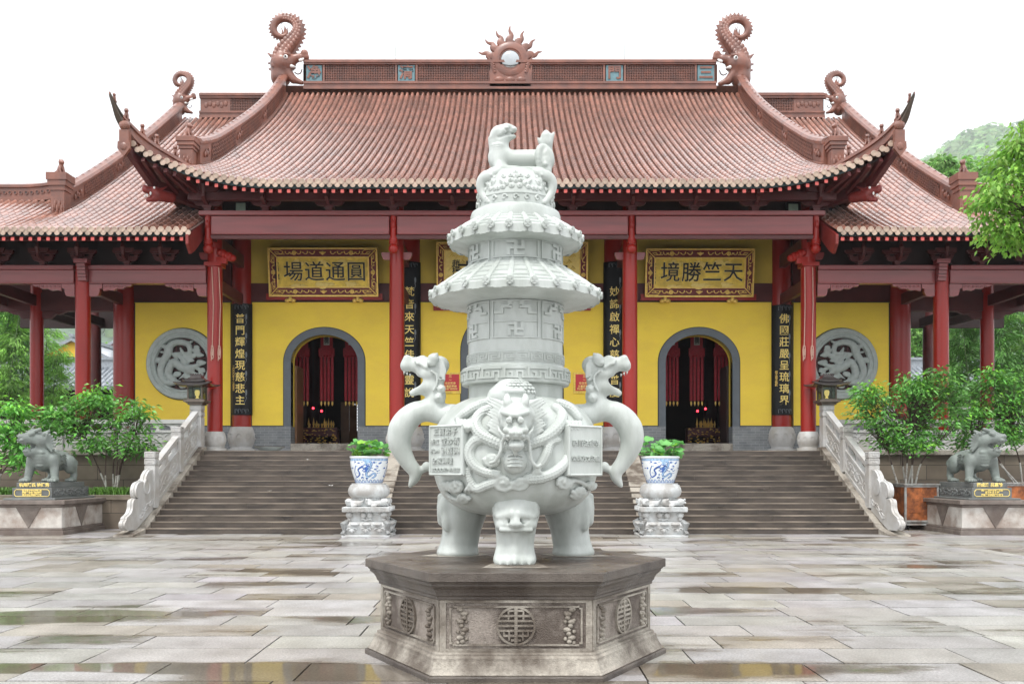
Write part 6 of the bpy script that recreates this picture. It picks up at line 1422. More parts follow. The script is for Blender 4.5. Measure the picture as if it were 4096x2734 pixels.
# ================================================================ FLOWER STANDS, POTS, LOTUS
def stand(x, y, side):
    o = thing('flower_stand', 'carved white stone stand under the %s blue and white pot' % side, 'stand', (x, y, 0), 'carved flower stands')
    def tier(name, prof, sq=True, n=4, extra=None, mt='pot_stone'):
        m = MB()
        if n == 4: m.lathe([(r*1.4142, z) for r, z in prof], (x, y, 0), 4, ph=R(45))
        else: m.lathe(prof, (x, y, 0), n)
        if extra: extra(m)
        return m.build(name, mt, o, smooth=(n > 4), auto=40, bevel=0.008 if n == 4 else 0)
    tier('base_slab', [(.555, 0), (.555, .05), (.53, .055)])
    def ex(m):
        for k in range(4):
            a = R(90*k); n_ = Vector((math.cos(a), math.sin(a), 0)); t_ = Vector((-n_.y, n_.x, 0)); C = Vector((x, y, 0))
            for u in (-.32, 0, .32):
                for s2 in (-1, 1): m.tube([C+n_*.52+t_*(u+s2*(.02+.06*math.cos(w)*(1-w/7)+.04))+Vector((0, 0, .17+.05*math.sin(w)*(1-w/7))) for w in np.linspace(0, 5, 9)], .016, 6)
                m.ell(C+n_*.51+t_*u+Vector((0, 0, .15)), (.035, .035, .05), 8, 6)
            for s2 in (-1, 1): m.tube([C+n_*.43+t_*s2*.43+Vector((0, 0, .36)), C+n_*.52+t_*s2*.52+Vector((0, 0, .30)), C+n_*.49+t_*s2*.49+Vector((0, 0, .15)), C+n_*.53+t_*s2*.53+Vector((0, 0, .07))], [.06, .08, .05, .06], 8)
            for u in (-.25, .02, .26): m.ell(C+n_*.47+t_*u+Vector((0, 0, .30)), (.12, .12, .05), 8, 6)
    tier('foot_tier', [(.46, .055), (.47, .14), (.49, .2), (.50, .28), (.46, .34), (.42, .36)], extra=ex)
    def ex(m):
        for k in range(4):
            a = R(90*k); n_ = Vector((math.cos(a), math.sin(a), 0)); t_ = Vector((-n_.y, n_.x, 0)); C = Vector((x, y, 0))
            for u in (-.08, .085): m.ell(C+n_*.40+t_*u+Vector((0, 0, .50)), (.075, .075, .075), 12, 8)
            m.tube([C+n_*.42+t_*(-.12+.05*i)+Vector((0, 0, .40+.02*math.sin(i*2))) for i in range(6)], .025, 6)
            c = C+n_*.40+t_*.40; m.ell(c+Vector((0, 0, .51)), (.08, .08, .08), 10, 8); m.ell(c+Vector((0, 0, .40)), (.05, .05, .05), 8, 6)
    tier('waist', [(.40, .36), (.39, .40), (.39, .56), (.42, .58)], extra=ex)
    def ex(m):
        for k in range(4):
            a = R(90*k); n_ = Vector((math.cos(a), math.sin(a), 0)); t_ = Vector((-n_.y, n_.x, 0)); C = Vector((x, y, 0))
            def put(u0, u1, v0, v1): 
                q = [C+n_*d+t_*u+Vector((0, 0, v)) for d in (.54, .557) for (u, v) in ((u0, v0), (u1, v0), (u1, v1), (u0, v1))]; m.add(q, [(4, 5, 6, 7), (0, 1, 5, 4), (1, 2, 6, 5), (2, 3, 7, 6), (3, 0, 4, 7)])
            for u in np.linspace(-.42, .34, 6): fret(m, u, u+.11, .60, .685, put)
    tier('middle_slab', [(.52, .58), (.54, .59), (.545, .60), (.545, .69), (.52, .70)], extra=ex)
    s = SDF(); q = random.Random(int(x*10))
    for k in range(4):
        a = R(90*k); n_ = Vector((math.cos(a), math.sin(a), 0)); t_ = Vector((-n_.y, n_.x, 0)); C = Vector((x, y, .70))
        for u in (-.36, .1):
            b = C+n_*.40+t_*u; s.cap(b+Vector((0, 0, .07)), b+t_*.2+Vector((0, 0, .08)), .07, .065, k=.03); s.ell(b-t_*.05+Vector((0, 0, .11)), (.085, .085, .085), k=.03)
            for i in range(5): s.ell(b-t_*.05+n_*.05+Vector((q.uniform(-.06, .06), q.uniform(-.06, .06), .11+q.uniform(-.06, .06))), .03, k=.01)
            s.cap(b+t_*.12+n_*.06+Vector((0, 0, .03)), b+t_*.04+n_*.09+Vector((0, 0, .02)), .03, .025, k=.02); s.cap(b+t_*.24+Vector((0, 0, .10)), b+t_*.3+Vector((0, 0, .16)), .03, .015, k=.02)
    s.box(Vector((x, y, .77)), (.36, .36, .08), rd=.03)
    sculpt(s, .02, 'lion_cubs', 'pot_stone', o)
    def ex(m):
        for k in range(40): a = k*math.pi/20; m.ell((x+.385*math.cos(a), y+.385*math.sin(a), .875), .022, 6, 4)
    tier('drum', [(.37, .82), (.38, .90), (.43, .92), (.475, .98), (.492, 1.05), (.475, 1.13), (.445, 1.175), (.44, 1.20), (.405, 1.21), (.405, 1.235)], n=36, extra=ex)
    return o
def pot(x, y, z, side):
    o = thing('porcelain_pot', 'blue and white porcelain pot with dragon painting on the %s stand' % side, 'pot', (x, y, z), 'porcelain pots')
    pr = [(.30, 0), (.315, .02), (.325, .05), (.36, .14), (.405, .28), (.432, .40), (.443, .50), (.44, .585), (.455, .60), (.458, .62), (.45, .635), (.42, .63), (.41, .56), (.35, .40), (0, .40)]
    m = MB(); m.lathe([(r, z+h) for r, h in pr], (x, y, 0), 56, caps=False); m.add([(x+.31*math.cos(i*.3927), y+.31*math.sin(i*.3927), z) for i in range(16)], [tuple(range(15, -1, -1))]); m.build('bowl', 'porcelain', o, smooth=True, auto=60)
    hh = [p[1] for p in pr[:8]]; rr = [p[0] for p in pr[:8]]
    def S_(a, h, d=.0015): r = float(np.interp(h, hh, rr))+d; return Vector((x+r*math.cos(a), y+r*math.sin(a), z+h))
    m = MB(); q = random.Random(4)
    def stroke(pts, w, mi=0):
        L = len(pts); vs = []
        for i, (a, h) in enumerate(pts):
            a2, h2 = pts[min(i+1, L-1)]; a1, h1 = pts[max(i-1, 0)]; da, dh = (a2-a1)*.42, h2-h1; n = math.hypot(da, dh) or 1
            ww = w[i] if hasattr(w, '__len__') else w
            vs += [S_(a-dh/n*ww/.42, h+da/n*ww), S_(a, h, .003), S_(a+dh/n*ww/.42, h-da/n*ww)]
        m.add(vs, [f for i in range(L-1) for f in ((3*i, 3*i+1, 3*i+4, 3*i+3), (3*i+1, 3*i+2, 3*i+5, 3*i+4))], mi)
    def blob(a, h, w, t, mi=0): m.add([S_(a, h, .003)]+[S_(a+w*math.cos(k*.785)*q.uniform(.6, 1.2)/.42, h+t*math.sin(k*.785)*q.uniform(.6, 1.2)) for k in range(8)], [(0, k+1, (k+1) % 8+1) for k in range(8)], mi)
    for k in range(3):
        a0 = R(-90+120*k)
        sp_ = spline([(a0-.1, .52, 0), (a0+.22, .50, 0), (a0+.24, .40, 0), (a0-.02, .22, 0), (a0+.12, .16, 0), (a0+.45, .24, 0), (a0+.55, .18, 0), (a0+.35, .12, 0)], 6)
        stroke([(p.x, p.y) for p in sp_], [.030-.0003*i for i in range(len(sp_))], 1); stroke([(p.x+.055, p.y) for p in sp_], .007); stroke([(p.x-.055, p.y+.005) for p in sp_], .006)
        blob(a0+.02, .37, .10, .085); blob(a0+.02, .30, .11, .05); blob(a0+.02, .46, .05, .03, 1)
        for i in range(12): b = i*.52; stroke([(a0+.02+math.cos(b)*.18, .36+math.sin(b)*.07), (a0+.02+math.cos(b)*.30, .36+math.sin(b)*.115)], [.010, .003])
        sp_ = spline([(a0-.2, .40, 0), (a0-.5, .32, 0), (a0-.42, .22, 0), (a0-.72, .15, 0), (a0-.8, .26, 0), (a0-.62, .42, 0)], 6); stroke([(p.x, p.y) for p in sp_], [.022-.0004*i for i in range(len(sp_))], 0)
        for (da, h) in ((-.42, .48), (.42, .49), (.62, .40), (-.65, .50), (.0, .12), (-.3, .14), (.75, .47), (.5, .33), (-.95, .36)):
            blob(a0+da, h, .035, .02)
            for i in range(3): stroke([(a0+da, h), (a0+da+q.uniform(-.16, .16), h+q.uniform(-.035, .035))], [.008, .003])
    for i in range(70):
        a0 = q.uniform(0, 6.283); h = q.uniform(.09, .50); blob(a0, h, q.uniform(.012, .028), q.uniform(.006, .014), q.randrange(2)); stroke([(a0-.07, h), (a0, h+q.uniform(-.015, .015)), (a0+.07, h+q.uniform(-.012, .012))], [.003, .006, .002], q.randrange(2))
    stroke([(i*.2, .555) for i in range(33)], .016, 1); stroke([(i*.2, .533) for i in range(33)], .004); stroke([(i*.2, .578) for i in range(33)], .004)
    for k in range(24):
        a0 = k*.2618
        for w in (.1, .065): stroke([(a0+w*math.cos(t), .03+w*.62*math.sin(t)) for t in np.linspace(0, 3.1416, 8)], .006, 0 if w > .08 else 1)
    stroke([(i*.2, .022) for i in range(33)], .006)
    m.build('painting', ['blue_glaze', 'pale_blue'], o)
    m = MB(); m.lathe([(0, z+.52), (.40, z+.52)], (x, y, 0), 24, caps=False); m.build('soil', 'soil', o)
def lotus(x, y, z, side, seed):
    q = random.Random(seed)
    o = thing('lotus_plant', 'bright green lotus leaves growing in the %s blue and white pot' % side, 'plant', (x, y, z), 'lotus plants')
    m = MB(); st_ = MB()
    for i in range(46):
        a = q.uniform(0, 6.283); r = math.sqrt(q.uniform(0, 1))*.50; h = q.uniform(.04, .40)*(1.05-.5*r)+.02
        if i < 3: h = q.uniform(.36, .46); r = q.uniform(.1, .45)
        c = Vector((x+r*math.cos(a), y+r*math.sin(a), z+h)); R_ = q.uniform(.075, .165); tilt = rotm(q.uniform(-30, 30), q.uniform(-30, 30), q.uniform(0, 360)); m.tint = (q.uniform(.7, 1.15),)*3 if q.random() < .8 else (1.5, 1.15, .5)
        vs = [c-tilt @ Vector((0, 0, R_*.22))]; n = 16
        for (f_, dz) in ((.55, -.02), (1.0, .0)):
            for k in range(n): b = 6.283*k/n; rr = R_*f_*(1+.05*math.sin(3*b+i)); vs.append(c+tilt @ Vector((rr*math.cos(b), rr*math.sin(b), R_*(dz+(.12*math.sin(4*b+i)+.05*math.sin(7*b)) * f_))))
        m.add(vs, [(0, 1+k, 1+(k+1) % n) for k in range(n)]+[(1+k, 1+n+k, 1+n+(k+1) % n, 1+(k+1) % n) for k in range(n)])
        st_.tube([(x+r*.75*math.cos(a), y+r*.75*math.sin(a), z-.1), (x+r*.85*math.cos(a), y+r*.85*math.sin(a), z+h*.5), c-tilt @ Vector((0, 0, R_*.22))], .007, 5)
    m.build('leaves', 'lotus', o, smooth=True); st_.build('stems', 'bamboo', o)
for (x, side, sd) in ((-3.37, 'left', 1), (3.50, 'right', 2)):
    stand(x, 22.15, side); pot(x, 22.15, 1.236, side); lotus(x, 22.15, 1.236+.60, side, sd)

# ================================================================ GUARDIAN BEASTS
def lion_statue():
    s = SDF(); V = lambda x, y, z: Vector((x, y, z))
    # trunk: deep chest, arched back (faces -Y)
    s.ell(V(0, -.28, .62), (.33, .36, .33), k=.08); s.ell(V(0, .12, .60), (.27, .42, .25), k=.1); s.ell(V(0, .50, .60), (.30, .32, .28), k=.1); s.ell(V(0, -.45, .66), (.27, .22, .30), k=.08)
    for a in (-1, 1):
        s.ell(V(a*.28, -.38, .58), (.15, .21, .23), k=.05); s.cap(V(a*.31, -.42, .48), V(a*.36, -.50, .10), .125, .095, k=.05); s.ell(V(a*.37, -.58, .07), (.13, .17, .075), k=.03)
        s.ell(V(a*.27, .52, .50), (.16, .24, .26), k=.05); s.cap(V(a*.31, .62, .42), V(a*.31, .70, .20), .12, .085, k=.04); s.cap(V(a*.31, .70, .20), V(a*.32, .62, .07), .085, .09, k=.03); s.ell(V(a*.32, .53, .065), (.12, .17, .07), k=.03)
        for (yy, xx) in ((-.72, .37), (.38, .32)):
            for i in range(4): s.ell(V(a*xx+(-.09+.06*i), yy+.02*abs(i-1.5), .055), (.034, .055, .048), k=.008); s.cap(V(a*xx+(-.09+.06*i), yy-.04+.02*abs(i-1.5), .045), V(a*xx+(-.09+.06*i), yy-.085+.02*abs(i-1.5), .02), .016, .006, k=.006)
        # curled wing and haunch ornament
        for (cx, cy, cz, r_) in ((.40, -.32, .60, .17), (.40, .56, .50, .15)):
            s.chain([V(a*(cx-.01*t), cy+r_*(1-t/16)*math.cos(t*.6), cz+r_*(1-t/16)*math.sin(t*.6)) for t in range(14)], [.026]*14, k=.012)
        for i in range(5): s.chain(spline([V(a*.36, -.20, .70-.05*i), V(a*.33, .05, .76-.055*i), V(a*.31, .30, .70-.06*i)], 3), rspl([.026, .022, .010], 3), k=.014)
    for i in range(9): s.ell(V(0, -.1+.095*i, .86-.012*abs(i-4)), (.09, .045, .045), k=.02)
    for i in range(5):                                                     # breast plates
        s.ell(V(0, -.66+.012*i, .80-.085*i), (.16-.012*i, .05, .05), k=.02)
    s.cap(V(0, .76, .66), V(.06, .84, .78), .09, .05, k=.05)
    # neck and head turned to one side
    HR = rotm(x=8, z=-40); hc = V(-.06, -.52, 1.06); Hd = lambda x, y, z: hc+HR @ V(x, y, z)
    s.cap(V(0, -.42, .72), hc+V(0, .06, -.08), .25, .22, k=.08); n0 = len(s.ops)
    s.ell(Hd(0, .03, .03), (.21, .22, .20), HR, k=.05); s.cap(Hd(0, -.08, .08), Hd(0, -.27, .11), .15, .125, k=.06); s.ell(Hd(0, -.35, .17), (.085, .06, .055), HR, k=.03)
    s.cap(Hd(0, -.02, -.15), Hd(0, -.25, -.20), .14, .085, k=.05); s.ell(Hd(0, -.29, -.15), (.09, .06, .04), HR, k=.03)
    s.ell(Hd(0, -.27, -.05), (.19, .20, .068), HR, k=.015, sub=True)
    for a in (-1, 1):
        s.ell(Hd(a*.10, -.16, .20), (.06, .07, .05), HR, k=.03); s.ell(Hd(a*.115, -.20, .175), .03, k=.008); s.cap(Hd(a*.06, -.12, .24), Hd(a*.16, .0, .28), .045, .04, k=.03)
        s.cap(Hd(a*.16, .06, .17), Hd(a*.21, .17, .22), .05, .03, k=.03); s.ell(Hd(a*.07, -.37, .09), (.045, .04, .035), k=.02)
        s.cap(Hd(a*.055, -.30, .02), Hd(a*.055, -.30, -.03), .022, .01, k=.008); s.cap(Hd(a*.05, -.26, -.11), Hd(a*.05, -.26, -.06), .022, .012, k=.008)
        for i in range(8):                                                    # fan of the mane behind the jaw
            b = R(-75+24*i); s.cap(Hd(a*.15, .08, -.02), Hd(a*.23, .12+.17*math.cos(b)*.8, -.03+.20*math.sin(b)), .05, .022, k=.012)
        s.cap(Hd(a*.1, -.05, -.2), Hd(a*.12, -.02, -.34), .045, .015, k=.03)
    s.cap(Hd(0, -.20, -.22), Hd(0, -.14, -.36), .07, .03, k=.04)
    for a in (-1, 1):
        for i in range(3): s.cap(Hd(a*(.03+.03*i), -.34+.03*i, .05), Hd(a*(.03+.03*i), -.34+.03*i, .0 if i != 1 else -.03), .018, .008, k=.006); s.cap(Hd(a*(.03+.03*i), -.29+.03*i, -.14), Hd(a*(.03+.03*i), -.29+.03*i, -.09), .018, .009, k=.006)
    for i in range(n0, len(s.ops)):                                       # broad heavy head
        kd, a_, k_, sb = s.ops[i]; g = 1.22; hq = hc+V(0, .05, -.05); f_ = lambda p: hq+(p-hq)*g
        s.ops[i] = (kd, (f_(a_[0]), f_(a_[1]), a_[2]*g, a_[3]*g) if kd == 'cap' else (f_(a_[0]), tuple(r*g for r in a_[1]))+tuple(a_[2:]), k_, sb)
    return s
V_, F_ = lion_statue().mesh(0.018)
def guardian(sd):
    side = 'left' if sd < 0 else 'right'; X, Y0 = sd*11.52, 23.5
    zb = .875
    o = thing('guardian_beast_statue', 'grey green stone guardian beast with open mouth turned %s, on an inscribed base' % side, 'statue', (X, Y0, zb), 'guardian beasts')
    m = MB(); m.v = [(X-sd*x*.92, Y0-.05+y*.92, zb+.36+z*.92) for x, y, z in V_]
    m.f = [tuple(f) if sd < 0 else tuple(f[::-1]) for f in F_]; m.m = [0]*len(m.f); m.t = [1.0]*len(m.f)
    m.build('beast', 'lion', o, smooth=True)
    m = MB(); m.box(X-.41, X+.41, Y0-.88, Y0+.92, zb+.25, zb+.37); m.build('top_slab', 'lion_base', o, bevel=0.01)
    m = MB(); m.box(X-.475, X+.475, Y0-.95, Y0+1.0, zb+.0, zb+.25)
    for s2 in (-1, 1):
        fn = lambda u, v: Vector((X+s2*.478, Y0-.85+1.75*u, zb+.03+.19*v)); scrolls(m, fn, 8, .95, 3)
    b = m.build('inscribed_base', 'lion_base', o, bevel=0.01)
    m = MB(); yf = Y0-.957
    pts = [(-.38, .05), (-.40, .07), (-.42, .09), (-.42, .17), (-.40, .19), (-.38, .215), (.38, .215), (.40, .19), (.42, .17), (.42, .09), (.40, .07), (.38, .05)] if sd < 0 else [(-.38, .05), (-.40, .07), (-.42, .09), (-.42, .17), (-.40, .19), (-.38, .215), (.38, .215), (.40, .19), (.42, .17), (.42, .09), (.40, .07), (.38, .05)]
    m.tube([(X+a, yf, zb+c-.01) for a, c in pts], .008, 6, closed=True); m.build('gilt_border', 'goldpaint', b)
    L1, L2 = (('杭州陳氏 徐建秀', ['信士弟子張王李趙吳', '闔家平安吉祥如意樂', '佛光普照福壽康寧安']) if sd < 0 else ('張成洛 呂惠珍', ['佛曆二五四五年敬立信', '弟子張 呂 陳建', '闔家平安福壽康寧吉祥']))
    for i, t in enumerate(L2): text(t, .052, 'goldpaint', 'inscription', b, (X, yf-.002, zb+.185-.055*i), .003, .002)
    text(L1, .10, 'goldpaint', 'inscription', o, (X-.02*sd, Y0-.885, zb+.31), .003, .003)
    p = thing('statue_platform', 'broad stained stone platform with carved cloth triangles under the %s guardian beast' % side, 'platform', (X, Y0, 0), 'statue platforms')
    hw = .86; y0, y1 = 22.32, 25.3 if sd < 0 else 25.3
    if sd > 0: y1 = 25.3
    def fr(w, a, b, mt, name, ch=.0, bev=.01):
        m = MB(); m.box(X-w, X+w, y0+(.86-w), y1-(.86-w), a, b); return m.build(name, mt, p, bevel=bev)
    fr(.86, -.02, .10, 'platform_brown', 'plinth'); fr(.83, .10, .16, 'platform_brown', 'moulding'); bd = fr(.79, .16, .66, 'platform', 'body'); fr(.82, .66, .73, 'platform_brown', 'upper_moulding'); fr(.90, .73, .83, 'platform_brown', 'top_slab')
    m = MB(); m.box(X-.62, X+.62, Y0-1.1, Y0+1.15, .83, zb); m.build('upper_slab', 'lion_base', p, bevel=0.01)
    m = MB(); yf = y0+.07
    for (cx) in (0.0,):
        m.prism([(X-.30, .66), (X+.30, .66), (X, .17)], 'Y', yf-.02, yf+.01)
        for i in range(8): m.box(X-.26+.033*i, X+.26-.033*i, yf-.026, yf-.02, .62-.05*i, .635-.05*i)
    m.build('carved_cloth', 'platform_brown', bd)
    for s2 in (-1, 1):
        xs = X+s2*.79
        for cy in (Y0-.1,): MB().prism([(cy-.32, .66), (cy+.32, .66), (cy, .17)], 'X', *sorted((xs-s2*.01, xs+s2*.02))).build('carved_cloth', 'platform_brown', bd)
for sd in (-1, 1): guardian(sd)

# ================================================================ PLAQUES, COUPLETS, NOTICES
def cloud(m, P, cx, cz, w, h, q, mi=0):
    for i in range(7): m.ell(P(cx+q.uniform(-.35, .35)*w, cz+q.uniform(-.25, .25)*h), (w*q.uniform(.16, .28), .008, h*q.uniform(.2, .34)), 10, 6, mi=mi)
    m.tube([P(cx+w*(.3+.1*i), cz+h*(.05+.05*math.sin(i*1.3))) for i in range(6)], [.03, .028, .022, .016, .01, .004], 6, mi=mi)
def plaque(px0, px1, py0, py1, body, field, label, side_text, center=False):
    Y = 30.35; a = W(px0, py0, Y); b = W(px1, py1, Y); cx, cz = (a.x+b.x)/2, (a.z+b.z)/2; w, h = (b.x-a.x)/2, (a.z-b.z)/2
    til = Matrix.Rotation(R(9), 3, 'X')
    C0 = Vector((cx, Y+.1, cz)); P = lambda u, v, d=0.0: C0+til @ Vector((u, -d, v))
    o = thing('name_plaque', label, 'plaque', C0, 'hanging name plaques')
    m = MB(); m.cbox(P(0, 0, -.05), (w, .05, h), til); m.build('board', 'maroon', o)
    fw = .30 if not center else .26
    m = MB()
    for (u, v, p, q) in ((0, h-.025, w, .025), (0, -h+.025, w, .025), (w-.025, 0, .025, h), (-w+.025, 0, .025, h), (0, h-fw, w-fw, .02), (0, -h+fw, w-fw, .02), (w-fw, 0, .02, h-fw), (-w+fw, 0, .02, h-fw)): m.cbox(P(u, v, .012), (p, .02, q), til)
    for su in (-1, 1):
        for sv in (-1, 1):                                              # mitred corner bars with square spirals
            m.tube([P(su*(w-.03), sv*(h-.03), .02), P(su*(w-fw), sv*(h-fw), .02)], .02, 5)
            for (pts) in ([(.07, .12), (.07, .42), (.20, .55), (.20, .28), (.14, .22), (.14, .36)], [(.12, .07), (.42, .07), (.55, .20), (.28, .20), (.22, .14), (.36, .14)]): m.tube([P(su*(w-x_), sv*(h-y_), .012) for x_, y_ in pts], .015, 5)
    m.build('gilt_frame', 'gold', o)
    m = MB(); q = random.Random(8)
    def flower(u, v): 
        for k in range(8): m.ell(P(u+.05*math.cos(k*.785), v+.05*math.sin(k*.785), .01), (.028, .01, .028), 6, 4)
        m.ell(P(u, v, .02), (.03, .012, .03), 6, 4)
    def curl(u, v, s_, hz=True):
        m.tube([P(u+s_*(.02*t+.05*math.cos(t*.8)*(1-t/12)), v+.06*math.sin(t*.8)*(1-t/14), .01) if hz else P(u+.06*math.sin(t*.8)*(1-t/14), v+s_*(.02*t+.05*math.cos(t*.8)*(1-t/12)), .01) for t in range(12)], .014, 5)
    for sv in (-1, 1):
        v = sv*(h-fw/2-.01); flower(-w*.52, v); flower(w*.52, v)
        for s_ in (-1, 1):
            for k in range(4): curl(s_*(.22+.22*k), v, s_)
            curl(s_*(w*.70), v, 1); curl(s_*(w*.70), v, -1)
        for k in range(-2, 3): m.tube([P(0, v-.06, .01), P(.05*k, v+.05-.012*abs(k), .01)], [.012, .02], 5)
    for su in (-1, 1):
        u = su*(w-fw/2-.01); flower(u, 0)
        for s_ in (-1, 1): curl(u, s_*h*.34, 1, False); curl(u, s_*h*.34, -1, False)
    m.build('gilt_ornament', 'gold', o)
    m = MB(); m.cbox(P(0, 0, .0), (w-fw+.01, .006, h-fw+.01), til); f_ = m.build('gilt_field', field, o)
    m = MB()
    if not center:
        for (u, v, a_, b_) in ((-.42*w, .38*h, .5, .3), (0, .36*h, .35, .36), (.38*w, .42*h, .5, .28), (-.48*w, -.55*h, .42, .2), (0.0, -.52*h, .6, .26), (.5*w, -.5*h, .36, .2)): cloud(m, lambda x_, z_: P(x_, z_, .008), u, v, a_, b_, q)
    else:
        nn = 9                                                          # diagonal key fret
        for i in range(-nn, nn+1):
            for j in range(-4, 5):
                u, v = i*.23+(.115 if j % 2 else 0), j*.2
                if abs(u) < w-fw-.13 and abs(v) < h-fw-.10:
                    for (x0, z0, x1, z1) in ((-.1, -.06, .02, .06), (.02, .06, .06, .02), (.06, .02, .0, -.04), (-.02, .1, .1, -.02)): m.tube([P(u+x0, v+z0, .010), P(u+x1, v+z1, .010)], .011, 4)
    m.build('relief', 'goldpaint' if not center else 'goldfield', f_, smooth=True)
    rt = til.to_4x4() @ Matrix.Rotation(R(90), 4, 'X')
    for i, ch in enumerate(body):
        u = -.96+.68*i if not center else (-.66+.66*i)*(w-fw)
        sz = .66 if not center else .85
        text(ch, sz, 'goldpaint', 'character_outline', o, P(u, -.02, .02), .008, .014, rot=rt); text(ch, sz, 'ink', 'character', o, P(u, -.02, .034), .010, .003, rot=rt)
    for (t, u, v, sz) in side_text: text(t, sz, 'ink', 'signature', o, P(u*w, v*h, .018), .003, .003, vertical=True, rot=rt)
    m = MB()
    for s_ in (-1, 1):
        for k in range(3): m.ell(P(s_*w*.62+(-.1+.1*k), -h-.09-.03*(k != 1), -.02), (.085, .06, .07), 8, 6)
        m.ell(P(s_*w*.62, -h-.05, -.02), (.06, .06, .06), 8, 6)
    m.build('gilt_support', 'gold', o, smooth=True)
    m = MB(); m.cbox(P(0, -h-.0, -.13), (w+.12, .06, .10), til); m.build('rest_beam', 'red', o)
    return o
plaque(1070, 1510, 990, 1182, '場道通圓', 'goldfield', 'gilded plaque with four black characters above the left arched doorway', [('甘珠江題', -.84, .05, .16)])
plaque(2583, 3020, 993, 1184, '境勝竺天', 'goldfield', 'gilded plaque with four black characters above the right arched doorway', [('乙亥年沙孟海書', -.84, .0, .13)])
plaque(1745, 2352, 968, 1225, '寺鏡法', 'goldpaint', 'gold fretwork plaque above the middle doorway, mostly behind the burner', [('趙樸初', -.74, .12, .26)], True)
def couplet(x, y, r, body, z0, z1, label, small=None, za=6.42, dz=.378):
    o = thing('couplet_board', label, 'couplet board', (x, y, z0), 'black couplet boards')
    m = MB(); hw = .34; n = 12; A0 = math.asin(min(.99, hw/(r+.05)))
    rings = []
    for i in range(n+1):
        a = -math.pi/2-A0+2*A0*i/n; rings.append((math.cos(a), math.sin(a)))
    vs = []
    for (c, s_) in rings:
        for (rr, z) in ((r+.01, z0), (r+.055, z0), (r+.055, z1), (r+.01, z1)): vs.append((x+c*rr, y+s_*rr, z))
    f = []
    for i in range(n): b = 4*i; f += [(b+1, b+5, b+6, b+2), (b+2, b+6, b+7, b+3), (b, b+4, b+5, b+1)]
    f += [(0, 1, 2, 3), (4*n+3, 4*n+2, 4*n+1, 4*n)]; m.add(vs, f); m.build('board', 'black', o, smooth=False)
    R0 = r+.058; H = z1-z0
    def wr(co, zc): a = -math.pi/2+co.x/R0; return Vector((x+R0*math.cos(a)*(1+co.z*.3), y+(R0+co.z)*math.sin(a), zc+co.y))
    for i, ch in enumerate(body):
        zc = za-dz*i; text(ch, .33, 'goldpaint', 'character', o, (x, y-R0-.004, zc), .006, .002)
    if small:
        text(small, .10, 'gold', 'signature', o, wr(Vector((-.25, 0, .006)), z0+H*.33), .003, .001, vertical=True, rotz=-.25/R0)
    m = MB(); q = random.Random(2)
    for i in range(5):
        zc = z0+H*(.2+.17*i); u = .19
        m.ell(wr(Vector((u, 0, .0)), zc), (.035, .012, .10), 8, 6); m.tube([wr(Vector((u-.02+.03*math.sin(t), -.1-.05*t, 0)), zc) for t in range(6)], [.012, .012, .010, .008, .006, .004], 5)
    for (zc) in (z0+.12, z1-.12):
        for k in range(4): m.tube([wr(Vector((-.18+.12*k, -.06, 0)), zc), wr(Vector((-.18+.12*k, .06, 0)), zc), wr(Vector((-.10+.12*k, .06, 0)), zc), wr(Vector((-.10+.12*k, 0, 0)), zc)], .009, 4)
    m.build('grey_carving', 'greyink', o)
    return o
def fixloc():                                                       # wrapped lettering is built in place
    pass
couplet(RC[0]+.03, 30.9, .335, '普門輝煌現慈悲主', 3.32, 6.94, 'black couplet board with gold characters on the column left of the left doorway', '二〇〇〇年十一月吉日')
couplet(RC[3], 30.9, .335, '佛國莊嚴呈琉璃界', 3.32, 6.90, 'black couplet board with gold characters on the column right of the right doorway', '信士弟子敬獻')
couplet(RC[1], 30.9, .335, '梵音來天竺佳話靈說', 3.30, 8.3, 'black couplet board with gold characters between the left and middle doorways', None, 7.3, .41)
couplet(RC[2], 30.9, .335, '妙諦啟禪心慈航普度', 3.30, 8.3, 'black couplet board with gold characters between the middle and right doorways', None, 7.3, .41)
def notice(x, side):
    z0, z1 = 4.03, 4.72; o = thing('notice_board', 'small red notice with gold border on the yellow wall %s of the middle doorway' % side, 'notice', (x, YW-.03, z0), 'red notices')
    m = MB(); m.box(x-.36, x+.36, YW-.035, YW-.008, z0, z1); m.build('gilt_border', 'goldfield', o)
    m = MB(); m.box(x-.29, x+.29, YW-.045, YW-.036, z0+.09, z1-.06); m.build('panel', 'red_sign', o)
    m = MB()
    for i in range(14): m.ell((x-.33+.051*i, YW-.036, z0+.04), .018, 6, 4); m.ell((x-.33+.051*i, YW-.036, z1-.03), .018, 6, 4)
    for i in range(11):
        for s_ in (-1, 1): m.ell((x+s_*.325, YW-.036, z0+.1+.052*i), .018, 6, 4)
    m.build('beading', 'goldpaint', o)
    for (t, sz, z) in (('三', .11, z1-.13), ('～', .09, z1-.25), ('中天竺寺', .09, z1-.36), ('三寶莊嚴地', .085, z1-.46), ('禁止喧嘩請勿拍照', .06, z1-.54)): text(t, sz, 'goldpaint', 'lettering', o, (x, YW-.047, z), .002, .002)
notice(2.37, 'right'); notice(-2.02, 'left')
